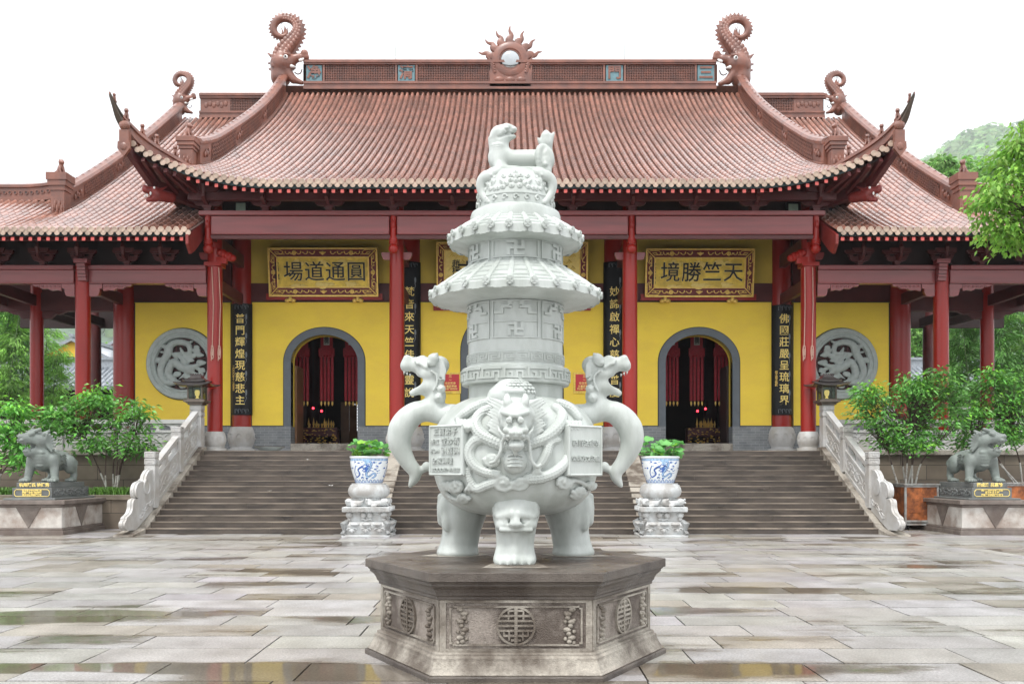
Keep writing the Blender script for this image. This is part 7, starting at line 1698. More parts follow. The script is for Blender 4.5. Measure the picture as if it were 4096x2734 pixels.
# ropes hanging down the outer columns
for sd, px_ in ((-1, (848, 876)), (1, (3218, 3250))):
    for i, p_ in enumerate(px_):
        c = W(p_, 1400, 27.62); o = MB(); zt = 6.7 if i == sd*0 else 6.9
        o.tube([(c.x+.02*sd, 27.66, 7.5), (c.x+.03, 27.66, 6.4), (c.x, 27.65, 5.2)], .013, 6)
        o.tube([(c.x+.035*math.cos(t), 27.65-.01*math.sin(2*t), 5.0+.20*math.sin(t)) for t in np.linspace(0, 6.283, 16)], .016, 6, closed=True); o.tube([(c.x-.02, 27.64, 5.2), (c.x-.03, 27.64, 4.75)], .012, 6); o.tube([(c.x+.02, 27.64, 5.1), (c.x+.01, 27.64, 4.9)], .02, 6)
        tag(o.build('rope', 'rope'), 'looped pale rope hanging down the %s outer column, %s one' % ('left' if sd < 0 else 'right', ('outer' if (i == 0) == (sd < 0) else 'inner')), 'rope', 'hanging ropes')
# floodlights beneath the eaves
for (px, py, s_) in ((963, 828, 'left'), (3173, 832, 'right')):
    c = W(px, py, 27.6); o = thing('floodlight', 'square floodlight with pale green glass under the %s end of the eaves' % s_, 'floodlight', c, 'floodlights')
    m = MB(); m.box(c.x-.2, c.x+.2, c.y, c.y+.25, c.z-.32, c.z+.2); m.box(c.x-.03, c.x+.03, c.y+.1, c.y+.2, c.z-.35, 8.97); m.build('housing', 'black', o, bevel=.01)
    m = MB(); m.box(c.x-.14, c.x+.14, c.y-.012, c.y-.001, c.z-.12, c.z+.12); m.build('glass', 'lampglass', o)
# lightning rods
for (px, py0, py1, lab) in ((724, 290, 210, 'rod above the left pavilion dragon'), (1127, 66, 15, 'rod above the left ridge dragon'), (1583, 250, 142, 'rod on the ridge left of the pearl'), (2499, 250, 146, 'rod on the ridge right of the pearl'), (2952, 70, 20, 'rod above the right ridge dragon'), (3348, 285, 213, 'rod above the right pavilion dragon')):
    a = W(px, py0, YR); b = W(px, py1, YR); m = MB(); m.tube([a-Vector((0, 0, .3)), a.lerp(b, .6), b], [.02, .014, .007], 6); tag(m.build('lightning_rod', 'steel'), 'thin grey lightning '+lab, 'lightning rod', 'lightning rods')
# shallow tray by the left door
c = W(1078, 1795, 28.6); o = thing('shallow_basin', 'wide shallow pale basin standing on the terrace near the left door', 'basin', (c.x, 28.6, LV))
m = MB(); m.lathe([(.2, LV), (.24, LV+.02), (.44, LV+.13), (.46, LV+.14), (.45, LV+.15), (.42, LV+.14), (.22, LV+.04), (0, LV+.035)], (c.x, 28.6, 0), 28, caps=False); m.build('bowl', 'tray', o, smooth=True)
m = MB(); m.lathe([(.46, LV+.135), (.475, LV+.145), (.46, LV+.155)], (c.x, 28.6, 0), 28, caps=False); m.build('rim', 'bronze', o, smooth=True)
# scraps of paper on the steps
for i, (px, py, lab) in enumerate(((1075, 1968, 'torn white paper scrap lying on the middle steps left of the left pot'), (1322, 1945, 'small white paper scrap lying high on the steps left of the left pot'), (1230, 1842, 'white paper scrap lying on the upper steps below the left door'), (3152, 1816, 'crumpled white paper scrap at the right end of the top step'))):
    k = 0
    for k in range(NS):                                             # find the tread seen there
        y_ = ST0+k*tr+.1; z_ = (k+1)*rs
        if EYE+(HYP-py)*y_/F_PX <= z_+.02: break
    y_ = ST0+k*tr-.012; z_ = (k+.75)*rs; x_ = (px-2048)*y_/F_PX; m = MB(); q = random.Random(i)
    z_ = (k+1)*rs-.004
    m.add([(x_+.07*math.cos(t)*q.uniform(.7, 1.2), y_+.06+.06*math.sin(t), z_+.012+.03*q.random()) for t in np.linspace(0, 6.283, 8)[:-1]]+[(x_, y_+.05, z_+.01)], [(j, (j+1) % 7, 7) for j in range(7)]); tag(m.build('paper_scrap', 'eye'), lab, 'litter', 'paper scraps')
# ================================================================ INSIDE THE DOORWAYS
for bi, (xc, side) in enumerate(((-6.15, 'left'), (6.13, 'right'))):
    for j, dx in enumerate((-.86, 0.0, .85)):
        x = xc*1.045+dx; y = 32.6; o = thing('temple_banner', 'red brocade hanging banner inside the %s doorway, %s of three' % (side, ('leftmost', 'middle', 'rightmost')[j]), 'banner', (x, y, 3.8), 'hanging banners')
        for k in range(4):
            m = MB(); xx = x-.19+.127*k; n = 8
            m.tube([(xx, y, 3.92), (xx, y, 5.5)], .05, 8, flat=.5); m.build('strip', 'banner', o)
        m = MB()
        for k in range(4): m.ell((x-.19+.127*k, y, 3.84), (.035, .025, .07), 8, 6); m.ell((x-.19+.127*k, y, 3.78), (.018, .018, .04), 6, 4)
        m.build('pendants', 'gold', o)
        m = MB(); m.box(x-.27, x+.27, y-.07, y+.06, 5.5, 5.74)
        for k in range(5): m.ell((x-.22+.11*k, y-.02, 5.49), (.06, .06, .06), 8, 6)
        m.build('valance', 'banner', o); m = MB(); m.box(x-.21, x+.21, y-.03, y+.02, 5.74, 7.5); m.build('upper_cloth', 'banner', o)
        m = MB(); m.box(x-.10, x+.10, y-.05, y-.035, 5.85, 6.6); m.build('cloth_tag', 'cloth_grey', o); text('南無佛', .17, 'ink', 'lettering', o, (x, y-.053, 6.1), .002, .004, vertical=True)
    for j, (dx, dz) in enumerate(((-.55, 3.72), (-.25, 3.62)) if bi == 0 else ((.10, 3.62), (.38, 3.70))):
        m = MB(); m.ell((xc*1.06+dx, 33.4, dz), .04, 10, 8); m.tube([(xc*1.06+dx, 33.4, dz), (xc*1.06+dx, 33.4, 9.2)], .008, 5, mi=1); tag(m.build('red_lamp', ['redlamp', 'ink']), 'small glowing red lamp inside the %s doorway, %s of the pair' % (side, ('left one', 'right one')[j]), 'lamp', 'red lamps')
    s_ = 1 if bi else -1
    x = xc*1.07+(-.4 if bi == 0 else .45); y = 34.5; o = thing('altar_table', 'dark red altar table heaped with gilt ornaments inside the %s doorway' % side, 'altar', (x, y, 2.36), 'altar tables')
    m = MB(); m.box(x-.62, x+.62, y-.3, y+.3, 3.0, 3.06); m.box(x-.6, x+.6, y-.28, y-.25, 2.75, 3.0); m.build('table_top', 'darkred', o)
    for a in (-1, 1):
        for b in (-1, 1): m = MB(); m.box(x+a*.56-.04, x+a*.56+.04, y+b*.25-.04, y+b*.25+.04, 2.36, 3.0); m.build('leg', 'darkred', o)
    m = MB(); q = random.Random(bi)
    for k in range(70): m.ell((x+q.uniform(-.6, .6), y-.29+q.uniform(-.02, .02), 2.45+q.uniform(0, .58)), (q.uniform(.02, .06), .03, q.uniform(.015, .03)), 6, 4)
    m.build('gilt_carving', 'gold', o, smooth=True)
    m = MB()
    for k in range(14): m.lathe([(0, 3.06), (.05, 3.06), (.02, 3.12), (.045, 3.2), (0.0, 3.25+.1*(k % 3))], (x+q.uniform(-.5, .5), y+q.uniform(-.15, .2), 0), 8)
    m.build('gilt_vessels', 'gold', o, smooth=True)
x, y = -6.35, 36.5; o = thing('folding_screen', 'tall warm brown timber screen standing inside the left doorway', 'screen', (x, y, 2.36))
m = MB(); m.box(x-.30, x+.02, y, y+.05, 2.36, 4.15); m.build('panel', 'orange', o); m = MB(); m.add([(x+.03, y, 2.36), (x+.36, y-.25, 2.36), (x+.36, y-.25, 4.0), (x+.03, y, 4.15), (x+.03, y+.05, 2.36), (x+.36, y-.20, 2.36), (x+.36, y-.20, 4.0), (x+.03, y+.05, 4.15)], [(0, 1, 2, 3), (7, 6, 5, 4), (3, 2, 6, 7), (1, 5, 6, 2), (0, 3, 7, 4)]); m.build('panel', 'orange', o)
# a person sitting in the dim hall, seen from behind
px_, py_ = -6.78, 35.6
P3 = lambda a, b, c: Vector((px_+a, py_+b, 2.36+c))
pr = thing('person', 'person in dark clothes seated on a low stool inside the left doorway', 'person', (px_, py_, 2.36))
s = SDF(); s.cap(P3(0, 0, .30), P3(0, .02, .62), .15, .165, k=.05); s.cap(P3(-.13, .02, .64), P3(.13, .02, .64), .07, .07, k=.05); s.cap(P3(0, .01, .68), P3(0, .0, .76), .055, .05, k=.03); s.ell(P3(0, 0, .86), (.075, .095, .115), k=.02)
for a in (-1, 1):
    s.cap(P3(a*.2, .02, .62), P3(a*.23, .06, .40), .055, .045, k=.03); s.cap(P3(a*.23, .06, .40), P3(a*.12, .28, .36), .042, .034, k=.02); s.ell(P3(a*.10, .33, .355), (.04, .06, .02), k=.015)
    for i in range(4): s.cap(P3(a*.10+.018*(i-1.5), .36, .355), P3(a*.10+.018*(i-1.5), .42-.006*abs(i-1), .345), .009, .007, k=.004)
    s.cap(P3(a*.13, .33, .355), P3(a*.15-.06*a, .37, .36), .010, .008, k=.004); s.ell(P3(a*.078, 0, .86), (.014, .025, .032), k=.006)
    s.cap(P3(a*.09, .05, .27), P3(a*.12, .40, .33), .085, .065, k=.05); s.cap(P3(a*.12, .40, .33), P3(a*.12, .38, .06), .06, .042, k=.03); s.cap(P3(a*.12, .36, .04), P3(a*.13, .52, .03), .04, .03, k=.02)
s.cap(P3(0, .09, .86), P3(0, .115, .84), .018, .012, k=.01)
sculpt(s, .012, 'body', 'cloth_dark', pr)
s = SDF(); s.ell(P3(0, -.02, .89), (.085, .10, .105), k=.02); sculpt(s, .012, 'hair', 'hair', pr)
m = MB(); m.box(px_-.2, px_+.2, py_-.16, py_+.16, 2.56, 2.6)
for a in (-1, 1):
    for b in (-1, 1): m.box(px_+a*.16-.02, px_+a*.16+.02, py_+b*.12-.02, py_+b*.12+.02, 2.36, 2.56)
tag(m.build('low_stool', 'darkred'), 'low dark stool under the seated person inside the left doorway', 'stool')

# ================================================================ PLANTS, TREES, BACKGROUND
def leaf_quads(m, c, d, L, w, q, droop=.2, tint=1.0):
    d = d.normalized(); u = d.cross(Vector((0, 0, 1)))
    if u.length < .1: u = Vector((1, 0, 0))
    u.normalize(); u = (Matrix.Rotation(q.uniform(-.9, .9), 3, d) @ u); n = u.cross(d)
    m.tint = tint
    p = [c, c+d*L*.45+u*w, c+d*L-Vector((0, 0, droop*L)), c+d*L*.45-u*w]
    m.add(p, [(0, 1, 2, 3)])
def branchy(tr_, leaf_pts, base, d, L, r, depth, q, spread=.7, up=.25, seg=3):
    p = base.copy(); pts = [p.copy()]; dd = d.normalized()
    for i in range(seg):
        dd = (dd+Vector((q.uniform(-.18, .18), q.uniform(-.18, .18), q.uniform(-.05, .15)))).normalized(); p = p+dd*(L/seg); pts.append(p.copy())
        if depth <= 1: leaf_pts.append((p.copy(), dd.copy()))
    tr_.tube(pts, [r*(1-.5*i/seg) for i in range(seg+1)], 6, cap=False)
    if depth > 0:
        n = q.choice((2, 3, 3))
        for k in range(n):
            v = Vector((q.uniform(-1, 1), q.uniform(-1, 1), q.uniform(-.3, .6)+up)).normalized(); nd = (dd*(1-spread)+v*spread).normalized()
            branchy(tr_, leaf_pts, pts[-1 if k < 2 else -2], nd, L*q.uniform(.62, .85), r*.55, depth-1, q, spread, up, seg)
def shrub_tree(name, label, bx, by, bz_, stems, crown, nclump, leaf, seed, per=16, L=.13, w=.03, mats=('leaf', 'leaf_dark'), lime=.5, group=None, cat='tree', tint=(.6, 1.5), trunk_r=.028, cl=.22):
    """multi-stem garden tree: crown = list of (cx,cy,cz,rx,ry,rz) lobes in which the twigs end"""
    q = random.Random(seed); o = thing(name, label, cat, (bx, by, bz_), group)
    tk = MB(); tl = MB(); ends = []
    for i in range(nclump):
        c = crown[q.randrange(len(crown))]
        while True:
            v = Vector((q.uniform(-1, 1), q.uniform(-1, 1), q.uniform(-1, 1)))
            if .25 < v.length < 1: break
        ends.append(Vector((c[0]+v.x*c[3], c[1]+v.y*c[4], c[2]+v.z*c[5])))
    tops = []
    for (sx, sy, tx, ty, tz) in stems:
        a = Vector((bx+sx, by+sy, bz_)); b = Vector((tx, ty, tz)); mid = a.lerp(b, .5)+Vector((q.uniform(-.1, .1), q.uniform(-.1, .1), .05))
        pts = spline([a, mid, b], 6); k = int(len(pts)*lime) if lime else 0
        rr = [trunk_r*(1-.6*i/len(pts)) for i in range(len(pts))]
        h = next((i for i, p in enumerate(pts) if p.z > bz_+lime), 1) if lime else 0
        if lime: tl.tube(pts[:h+1], [r*1.02 for r in rr[:h+1]], 8, cap=False)
        tk.tube(pts[max(0, h-1):], rr[max(0, h-1):], 8, cap=False); tops += pts[len(pts)//2:]
    for e in ends:
        t = min(tops, key=lambda p: (p-e).length+q.uniform(0, .3)+max(0, p.z-e.z)*1.5); mid = t.lerp(e, .55)+Vector((0, 0, -.05)); tk.tube([t, mid, e], [.010, .007, .003], 4, cap=False)
    tk.build('trunk', 'trunk', o, smooth=True)
    if lime: tl.build('limewashed_trunk', 'limewash', o, smooth=True)
    lf = MB()
    for e in ends:
        bt = q.uniform(*tint); yl = q.random() < .22
        for j in range(per):
            v = Vector((q.gauss(0, 1), q.gauss(0, 1), q.gauss(0, .6)))*cl*.5; c = e+v; d = Vector((v.x+q.uniform(-.1, .1), v.y+q.uniform(-.1, .1), q.uniform(-.12, .06)))
            t = bt*q.uniform(.75, 1.3); tt = (t*1.35, t*1.25, t*.7) if yl and v.z > -.05 else (t*q.uniform(.85, 1.1), t, t)
            leaf_quads(lf, c, d, L*q.uniform(.7, 1.25), w*q.uniform(.8, 1.2), q, .25, tt)
    lf.build('crown', mats[0], o)
    return o
def at(px, py, Y): return W(px, py, Y)
# left garden tree (in the bed) and the branches at the left edge
def lobes(L, Y):
    out = []
    for (px, py, rx, ry) in L:
        c = at(px, py, Y); out.append((c.x, Y, c.z, rx*Y/F_PX, .55, ry*Y/F_PX))
    return out
b = at(450, 1945, 26.0)
shrub_tree('garden_tree', 'young garden tree with bright green leaves and limewashed stems beside the left stair rail', b.x, 26.0, .85,
    [(-.18, 0, *at(425, 1800, 26)), (.0, .1, *at(460, 1790, 26)), (.14, -.05, *at(500, 1800, 26)), (.05, 0, *at(470, 1750, 26)), (-.1, .05, *at(330, 1720, 26)), (.1, 0, *at(540, 1740, 26))],
    lobes([(430, 1640, 150, 50), (300, 1690, 110, 60), (200, 1670, 80, 40), (470, 1740, 140, 60), (540, 1640, 60, 45), (370, 1780, 90, 30), (540, 1790, 70, 20), (395, 1590, 40, 50), (240, 1720, 80, 40), (520, 1700, 80, 60), (330, 1610, 60, 30)], 26.0), 185, None, 5, per=16, L=.17, w=.036, cl=.30)
b = at(-40, 1945, 25.6)
shrub_tree('garden_tree', 'garden tree with drooping pale green leaves at the left edge behind the guardian beast', b.x, 25.6, .85,
    [(0, 0, *at(-20, 1760, 25.6)), (.2, 0, *at(40, 1740, 25.6)), (.1, 0, *at(70, 1820, 25.6))],
    lobes([(40, 1660, 50, 50), (20, 1720, 70, 50), (90, 1760, 50, 50), (90, 1840, 40, 40), (0, 1780, 60, 40), (60, 1635, 25, 25)], 25.6), 95, None, 8, per=15, L=.19, w=.036, cl=.28, tint=(.9, 1.7))
# rusty planters and their trees on the right
def planter(x0, x1, y0, y1, z1, label):
    o = thing('rusty_planter', label, 'planter', ((x0+x1)/2, y0, 0), 'rusty planters'); z0 = .22
    m = MB(); m.box(x0+.02, x1-.02, y0+.02, y1-.02, z0, z1-.06); m.build('sheet_box', 'rust', o)
    m = MB()
    for x in (x0, x1-.05):
        for y in (y0, y1-.05): m.box(x, x+.05, y, y+.05, .14, z1)
    for z in (z1-.06, z0-.02, .12): m.box(x0+.05, x1-.05, y0+.002, y0+.048, z, z+.05); m.box(x0+.05, x1-.05, y1-.048, y1-.002, z, z+.05); m.box(x0+.002, x0+.048, y0+.05, y1-.05, z, z+.05); m.box(x1-.048, x1-.002, y0+.05, y1-.05, z, z+.05)
    m.box(x0-.03, x1+.03, y0-.03, y0+.06, z1, z1+.03); m.box(x0-.03, x1+.03, y1-.06, y1+.03, z1, z1+.03); m.box(x0-.03, x0+.06, y0+.06, y1-.06, z1, z1+.03); m.box(x1-.06, x1+.03, y0+.06, y1-.06, z1, z1+.03)
    m.build('steel_frame', 'steel', o)
    m = MB(); xm = (x0+x1)/2; m.box(xm-.02, xm+.02, y0+.005, y0+.02, z0, z1-.06); m.box(x0+.05, xm, y0+.008, y0+.02, z0+.22, z0+.25); m.build('seam', 'rust', o)
    m = MB(); m.box(x0+.05, x1-.05, y0+.05, y1-.05, z1-.06, z1-.02); m.build('soil', 'soil', o)
    for x in (x0+.1, x1-.1):
        for y in (y0+.12, y1-.12): m = MB(); m.lathe([(.0, -.03), (.07, -.03), (.07, .03), (0, .03)], (x, y, .07), 14, axis='X', caps=False); m.box(x-.04, x+.04, y-.03, y+.03, .09, .14); m.build('wheel', 'black', o)
    return o
planter(10.14, 11.02, 24.25, 25.2, 1.16, 'rusty steel planter box on wheels beside the right stair rail')
planter(13.05, 14.2, 24.9, 25.9, 1.18, 'rusty steel planter box at the right edge behind the guardian beast')
b = at(3630, 1935, 24.7)
shrub_tree('garden_tree', 'bushy green tree with limewashed stems growing in the rusty planter by the right stair rail', b.x, 24.7, 1.13,
    [(-.25, 0, *at(3550, 1790, 24.7)), (-.05, 0, *at(3620, 1740, 24.7)), (.05, .1, *at(3650, 1700, 24.7)), (.12, 0, *at(3640, 1760, 24.7)), (.2, 0, *at(3740, 1780, 24.7)), (0, .1, *at(3610, 1800, 24.7))],
    lobes([(3560, 1640, 110, 60), (3680, 1600, 120, 80), (3470, 1650, 70, 60), (3600, 1730, 140, 70), (3760, 1650, 100, 80), (3700, 1720, 130, 60), (3560, 1760, 70, 40), (3470, 1580, 40, 40), (3650, 1540, 60, 40), (3750, 1520, 40, 50), (3800, 1560, 40, 40), (3660, 1780, 80, 30)], 24.7), 270, None, 12, per=17, L=.14, w=.032, cl=.28, tint=(.5, 1.4))
b = at(4000, 1935, 25.4)
shrub_tree('garden_tree', 'bushy green tree in the far right planter behind the guardian beast', b.x+.5, 25.4, 1.15,
    [(-.1, 0, *at(3960, 1780, 25.4)), (.1, 0, *at(4040, 1740, 25.4)), (0, 0, *at(3900, 1750, 25.4))],
    lobes([(3900, 1610, 90, 70), (4010, 1580, 90, 70), (3980, 1680, 110, 70), (3880, 1690, 80, 70), (4070, 1650, 60, 80), (3960, 1510, 50, 40), (4040, 1740, 70, 40), (3900, 1770, 70, 30), (4060, 1540, 50, 50)], 25.4), 215, None, 15, per=17, L=.14, w=.032, cl=.28, tint=(.5, 1.4))
# maple branches coming in from the right
q = random.Random(21); Y = 17.0
mp_ = thing('maple_tree', 'bright green broadleaf tree reaching in at the right edge in front of the pavilion roof', 'tree', (10.6, 17, 0))
tk = MB(); tb = spline([(10.6, 17, -.02), (10.5, 17, 2.5), (10.35, 17, 4.6), (10.2, 17, 6.6), (10.25, 17, 7.7)], 5); tk.tube(tb, rspl([.17, .15, .12, .07, .02], 5), 10)
lf = MB(); bl = [(4080, 640, 60, 60), (4020, 700, 50, 50), (3990, 770, 45, 40), (4060, 740, 60, 50), (3990, 830, 60, 50), (4070, 830, 50, 50), (3985, 890, 38, 45), (4040, 900, 60, 40), (4050, 600, 35, 30), (4075, 540, 40, 50), (4070, 960, 40, 40), (4130, 700, 60, 150), (4130, 900, 60, 100), (4330, 480, 110, 90), (4420, 650, 120, 110), (4300, 780, 110, 110), (4450, 860, 110, 90), (4250, 560, 90, 80), (4400, 400, 90, 80), (4230, 950, 70, 60), (4500, 550, 90, 90), (3945, 800, 24, 12), (3990, 935, 25, 16), (4150, 600, 70, 90)]
cl_ = []
for i in range(330):
    c = bl[q.randrange(len(bl))]; v = Vector((q.uniform(-1, 1), q.uniform(-1, 1), q.uniform(-1, 1)))
    if v.length > 1: v.normalize()
    p = at(c[0]+v.x*c[2], c[1]+v.z*c[3], Y); p.y += v.y*.5; cl_.append(p)
for e in cl_:
    t = min(tb, key=lambda p: (p-e).length+max(0, p.z-e.z+.3)*2); tk.tube([t, t.lerp(e, .5)+Vector((0, 0, .06)), e], [.018, .01, .003], 4, cap=False)
    bt = q.uniform(.7, 1.35)
    for j in range(13):
        v = Vector((q.gauss(0, 1), q.gauss(0, 1), q.gauss(0, .7)))*.12; t = bt*q.uniform(.75, 1.25); leaf_quads(lf, e+v, Vector((v.x, v.y, q.uniform(-.25, .02))), .105*q.uniform(.7, 1.2), .036, q, .3, (t*q.uniform(.85, 1.15), t, t*.9))
tk.build('trunk', 'trunk', mp_, smooth=True); lf.build('crown', 'maple', mp_)
# bamboo beyond the pavilions
def bamboo(px, Y, h, lean, label, seed, mt='bam_leaf', leaves=600, low=.35, spread=1.25, g=None, rr_=.05):
    q = random.Random(seed); x = (px-2048)*Y/F_PX; z0 = 0.0; o = thing('bamboo', label, 'bamboo', (x, Y, z0), g)
    pts = [Vector((x+lean*(t**2)*h*.35, Y, z0+h*(t-.06*t**3))) for t in np.linspace(0, 1, 12)]
    m = MB(); m.tube(pts, [rr_*(1-.75*t) for t in np.linspace(0, 1, 12)], 8)
    for i in range(int(h/.4)):
        t = i*.4/h; k = min(10, int(t*11)); p = pts[k].lerp(pts[k+1], t*11-k); r = rr_*1.25*(1-.75*t); m.lathe([(r, p.z-.012), (r, p.z+.012)], (p.x, p.y, 0), 8)
    tw = []
    for i in range(int(leaves/8)):
        t = q.uniform(low, 1.0)**.85; k = min(10, int(t*11)); p = pts[k].lerp(pts[k+1], min(1, t*11-k)); a = q.uniform(0, 6.283); L = q.uniform(.35, 1)*spread*(1.15-.55*t)
        e = p+Vector((math.cos(a)*L, math.sin(a)*L, q.uniform(-.15, .35)*L)); m.tube([p, p.lerp(e, .5)+Vector((0, 0, .14*L)), e], [.012, .007, .003], 3, cap=False); tw.append((p, e))
    m.build('culm', 'bamboo', o, smooth=True); lf = MB()
    for (p, e) in tw:
        bt = q.uniform(.6, 1.5)
        for j in range(22):
            c = p.lerp(e, q.uniform(.3, 1.08))+Vector((q.gauss(0, .09), q.gauss(0, .09), q.gauss(0, .07))); d = (e-p).normalized()+Vector((q.uniform(-.6, .6), q.uniform(-.6, .6), q.uniform(-.9, -.1))); t = bt*q.uniform(.7, 1.3); leaf_quads(lf, c, d, .26*q.uniform(.7, 1.3), .026, q, .2, (t, t, t*.9))
    lf.build('foliage', mt, o); return o
left_b = [(15, 40, 9.5, .25, 'bam_leaf'), (60, 42, 10.5, .05, 'bam_leaf2'), (100, 41, 10, -.1, 'bam_leaf2'), (-30, 41, 10.5, .3, 'bam_leaf'), (165, 44, 8.6, .1, 'bam_leaf'), (190, 43, 7.4, .2, 'bam_leaf'), (-80, 43, 11, .1, 'bam_leaf2'), (130, 46, 9.6, .1, 'bam_leaf')]
nm = ['leaning', 'dark leafed', 'dark slender', 'tall leaning', 'pale feathery', 'arching feathery', 'tallest dark', 'pale slender']
for i, (px, Y, h, ln, mt_) in enumerate(left_b): bamboo(px, Y, h, ln, '%s bamboo seen behind the left pavilion columns' % nm[i], 40+i, mt_, 760 if h > 7 else 300, .42 if mt_ != 'bam_leaf' else .38, 1.35, 'bamboo beyond the left pavilion')
right_b = [(3790, 44, 8.6, .2, 'bam_leaf'), (3850, 42, 9.8, -.1, 'bam_leaf2'), (3900, 40, 9.5, -.25, 'bam_leaf2'), (3985, 41, 10, -.3, 'bam_leaf2'), (4030, 40, 10.4, -.2, 'bam_leaf2'), (4070, 42, 10.8, -.3, 'bam_leaf2'), (4130, 42, 11, -.35, 'bam_leaf2'), (3745, 46, 7.8, .2, 'bam_leaf'), (4170, 41, 10, -.4, 'bam_leaf')]
nm = ['pale arching', 'dark upright', 'dark leaning', 'tall dark leaning', 'dense dark', 'tallest dark', 'far edge dark', 'short pale', 'outermost pale']
for i, (px, Y, h, ln, mt_) in enumerate(right_b): bamboo(px, Y, h, ln, '%s bamboo seen behind the right pavilion columns' % nm[i], 60+i, mt_, 800, .40, 1.35, 'bamboo beyond the right pavilion')
# grey tiled gallery and yellow gabled house behind
def back_gallery(sd):
    side = 'left' if sd < 0 else 'right'; o = thing('grey_gallery', 'long low gallery with grey tiled roof behind the %s pavilion' % side, 'building', (sd*22, 54, 0), 'grey roofed galleries')
    m, mpn = MB(), MB(); zf = lambda x, y: 6.05+(y-52)*.5
    x0, x1 = sorted((sd*13.0, sd*44.0)); xs = [x0+.28*i for i in range(int((x1-x0)/.28))]
    tile_rows(m, mpn, xs, lambda x: 52.0, lambda x: 54.8, zf, .28, seg=.45, r=.085, rtint=(.8, 1.2))
    m.build('roof_tiles', ['greytile', 'greytile'], o, smooth=True, auto=50); mpn.build('pan_tiles', 'greytile', o)
    m = MB(); m.box(x0, x1, 54.7, 55.1, 7.35, 7.55); m.box(x0, x1, 54.78, 55.02, 7.55, 7.88); m.box(x0, x1, 54.7, 55.1, 7.88, 8.03); m.build('ridge', 'greytile', o)
    m = MB(); m.add([(x0, 55, 7.4), (x1, 55, 7.4), (x1, 58.5, 5.9), (x0, 58.5, 5.9)], [(0, 1, 2, 3)]); m.build('rear_roof', 'greytile', o)
    m = MB(); m.box(x0, x1, 57.5, 57.7, 0, 5.9); m.build('wall', 'interior', o)
    for x in np.arange(x0+1, x1, 3.2): m = MB(); m.lathe([(.16, 0), (.15, 6.2)], (x, 53.2, 0), 12); m.build('column', 'darkred', o, smooth=True)
    m = MB(); m.box(x0, x1, 53.1, 53.3, 5.6, 6.0); m.build('beam', 'interior', o)
for sd in (-1, 1): back_gallery(sd)
def gable_house(px, py, Y, hw, dep, pitch, wallm, label, zb=0):
    a = at(px, py, Y); o = thing('gabled_house', label, 'house', (a.x, Y, zb)); h = hw*pitch
    m = MB(); m.prism([(a.x-hw, zb), (a.x+hw, zb), (a.x+hw, a.z-h), (a.x, a.z), (a.x-hw, a.z-h)], 'Y', Y, Y+dep); m.build('wall', wallm, o)
    m = MB(); e = .5
    for s_ in (-1, 1):
        p = [(a.x+s_*(hw+e), a.z-h-e*pitch), (a.x, a.z), (a.x, a.z+.3), (a.x+s_*(hw+e), a.z-h-e*pitch+.3)]; m.prism(p, 'Y', Y-.35, Y+dep+.35)
    m.box(a.x-.15, a.x+.15, Y-.4, Y+dep+.4, a.z+.3, a.z+.6); m.build('roof', 'greytile', o)
    m = MB(); c = (a.x, Y-.02, a.z-h*.95)
    m.prism([(c[0]-.7, c[2]), (c[0]+.7, c[2]), (c[0]+.55, c[2]+.45), (c[0]+.25, c[2]+.6), (c[0], c[2]+.95), (c[0]-.25, c[2]+.6), (c[0]-.55, c[2]+.45)], 'Y', Y-.06, Y+.02); m.build('gable_ornament', 'greytile', o)
    return o
gable_house(292, 1364, 80, 5.6, 16, .52, 'farwall', 'yellow gabled house with dark roof edges far behind the left pavilion')
gable_house(500, 1352, 92, 5.2, 14, .55, 'farred', 'reddish gabled house beside the yellow one behind the left pavilion')
gable_house(3650, 1425, 82, 4.5, 14, .5, 'farred', 'reddish gabled house far behind the right pavilion')
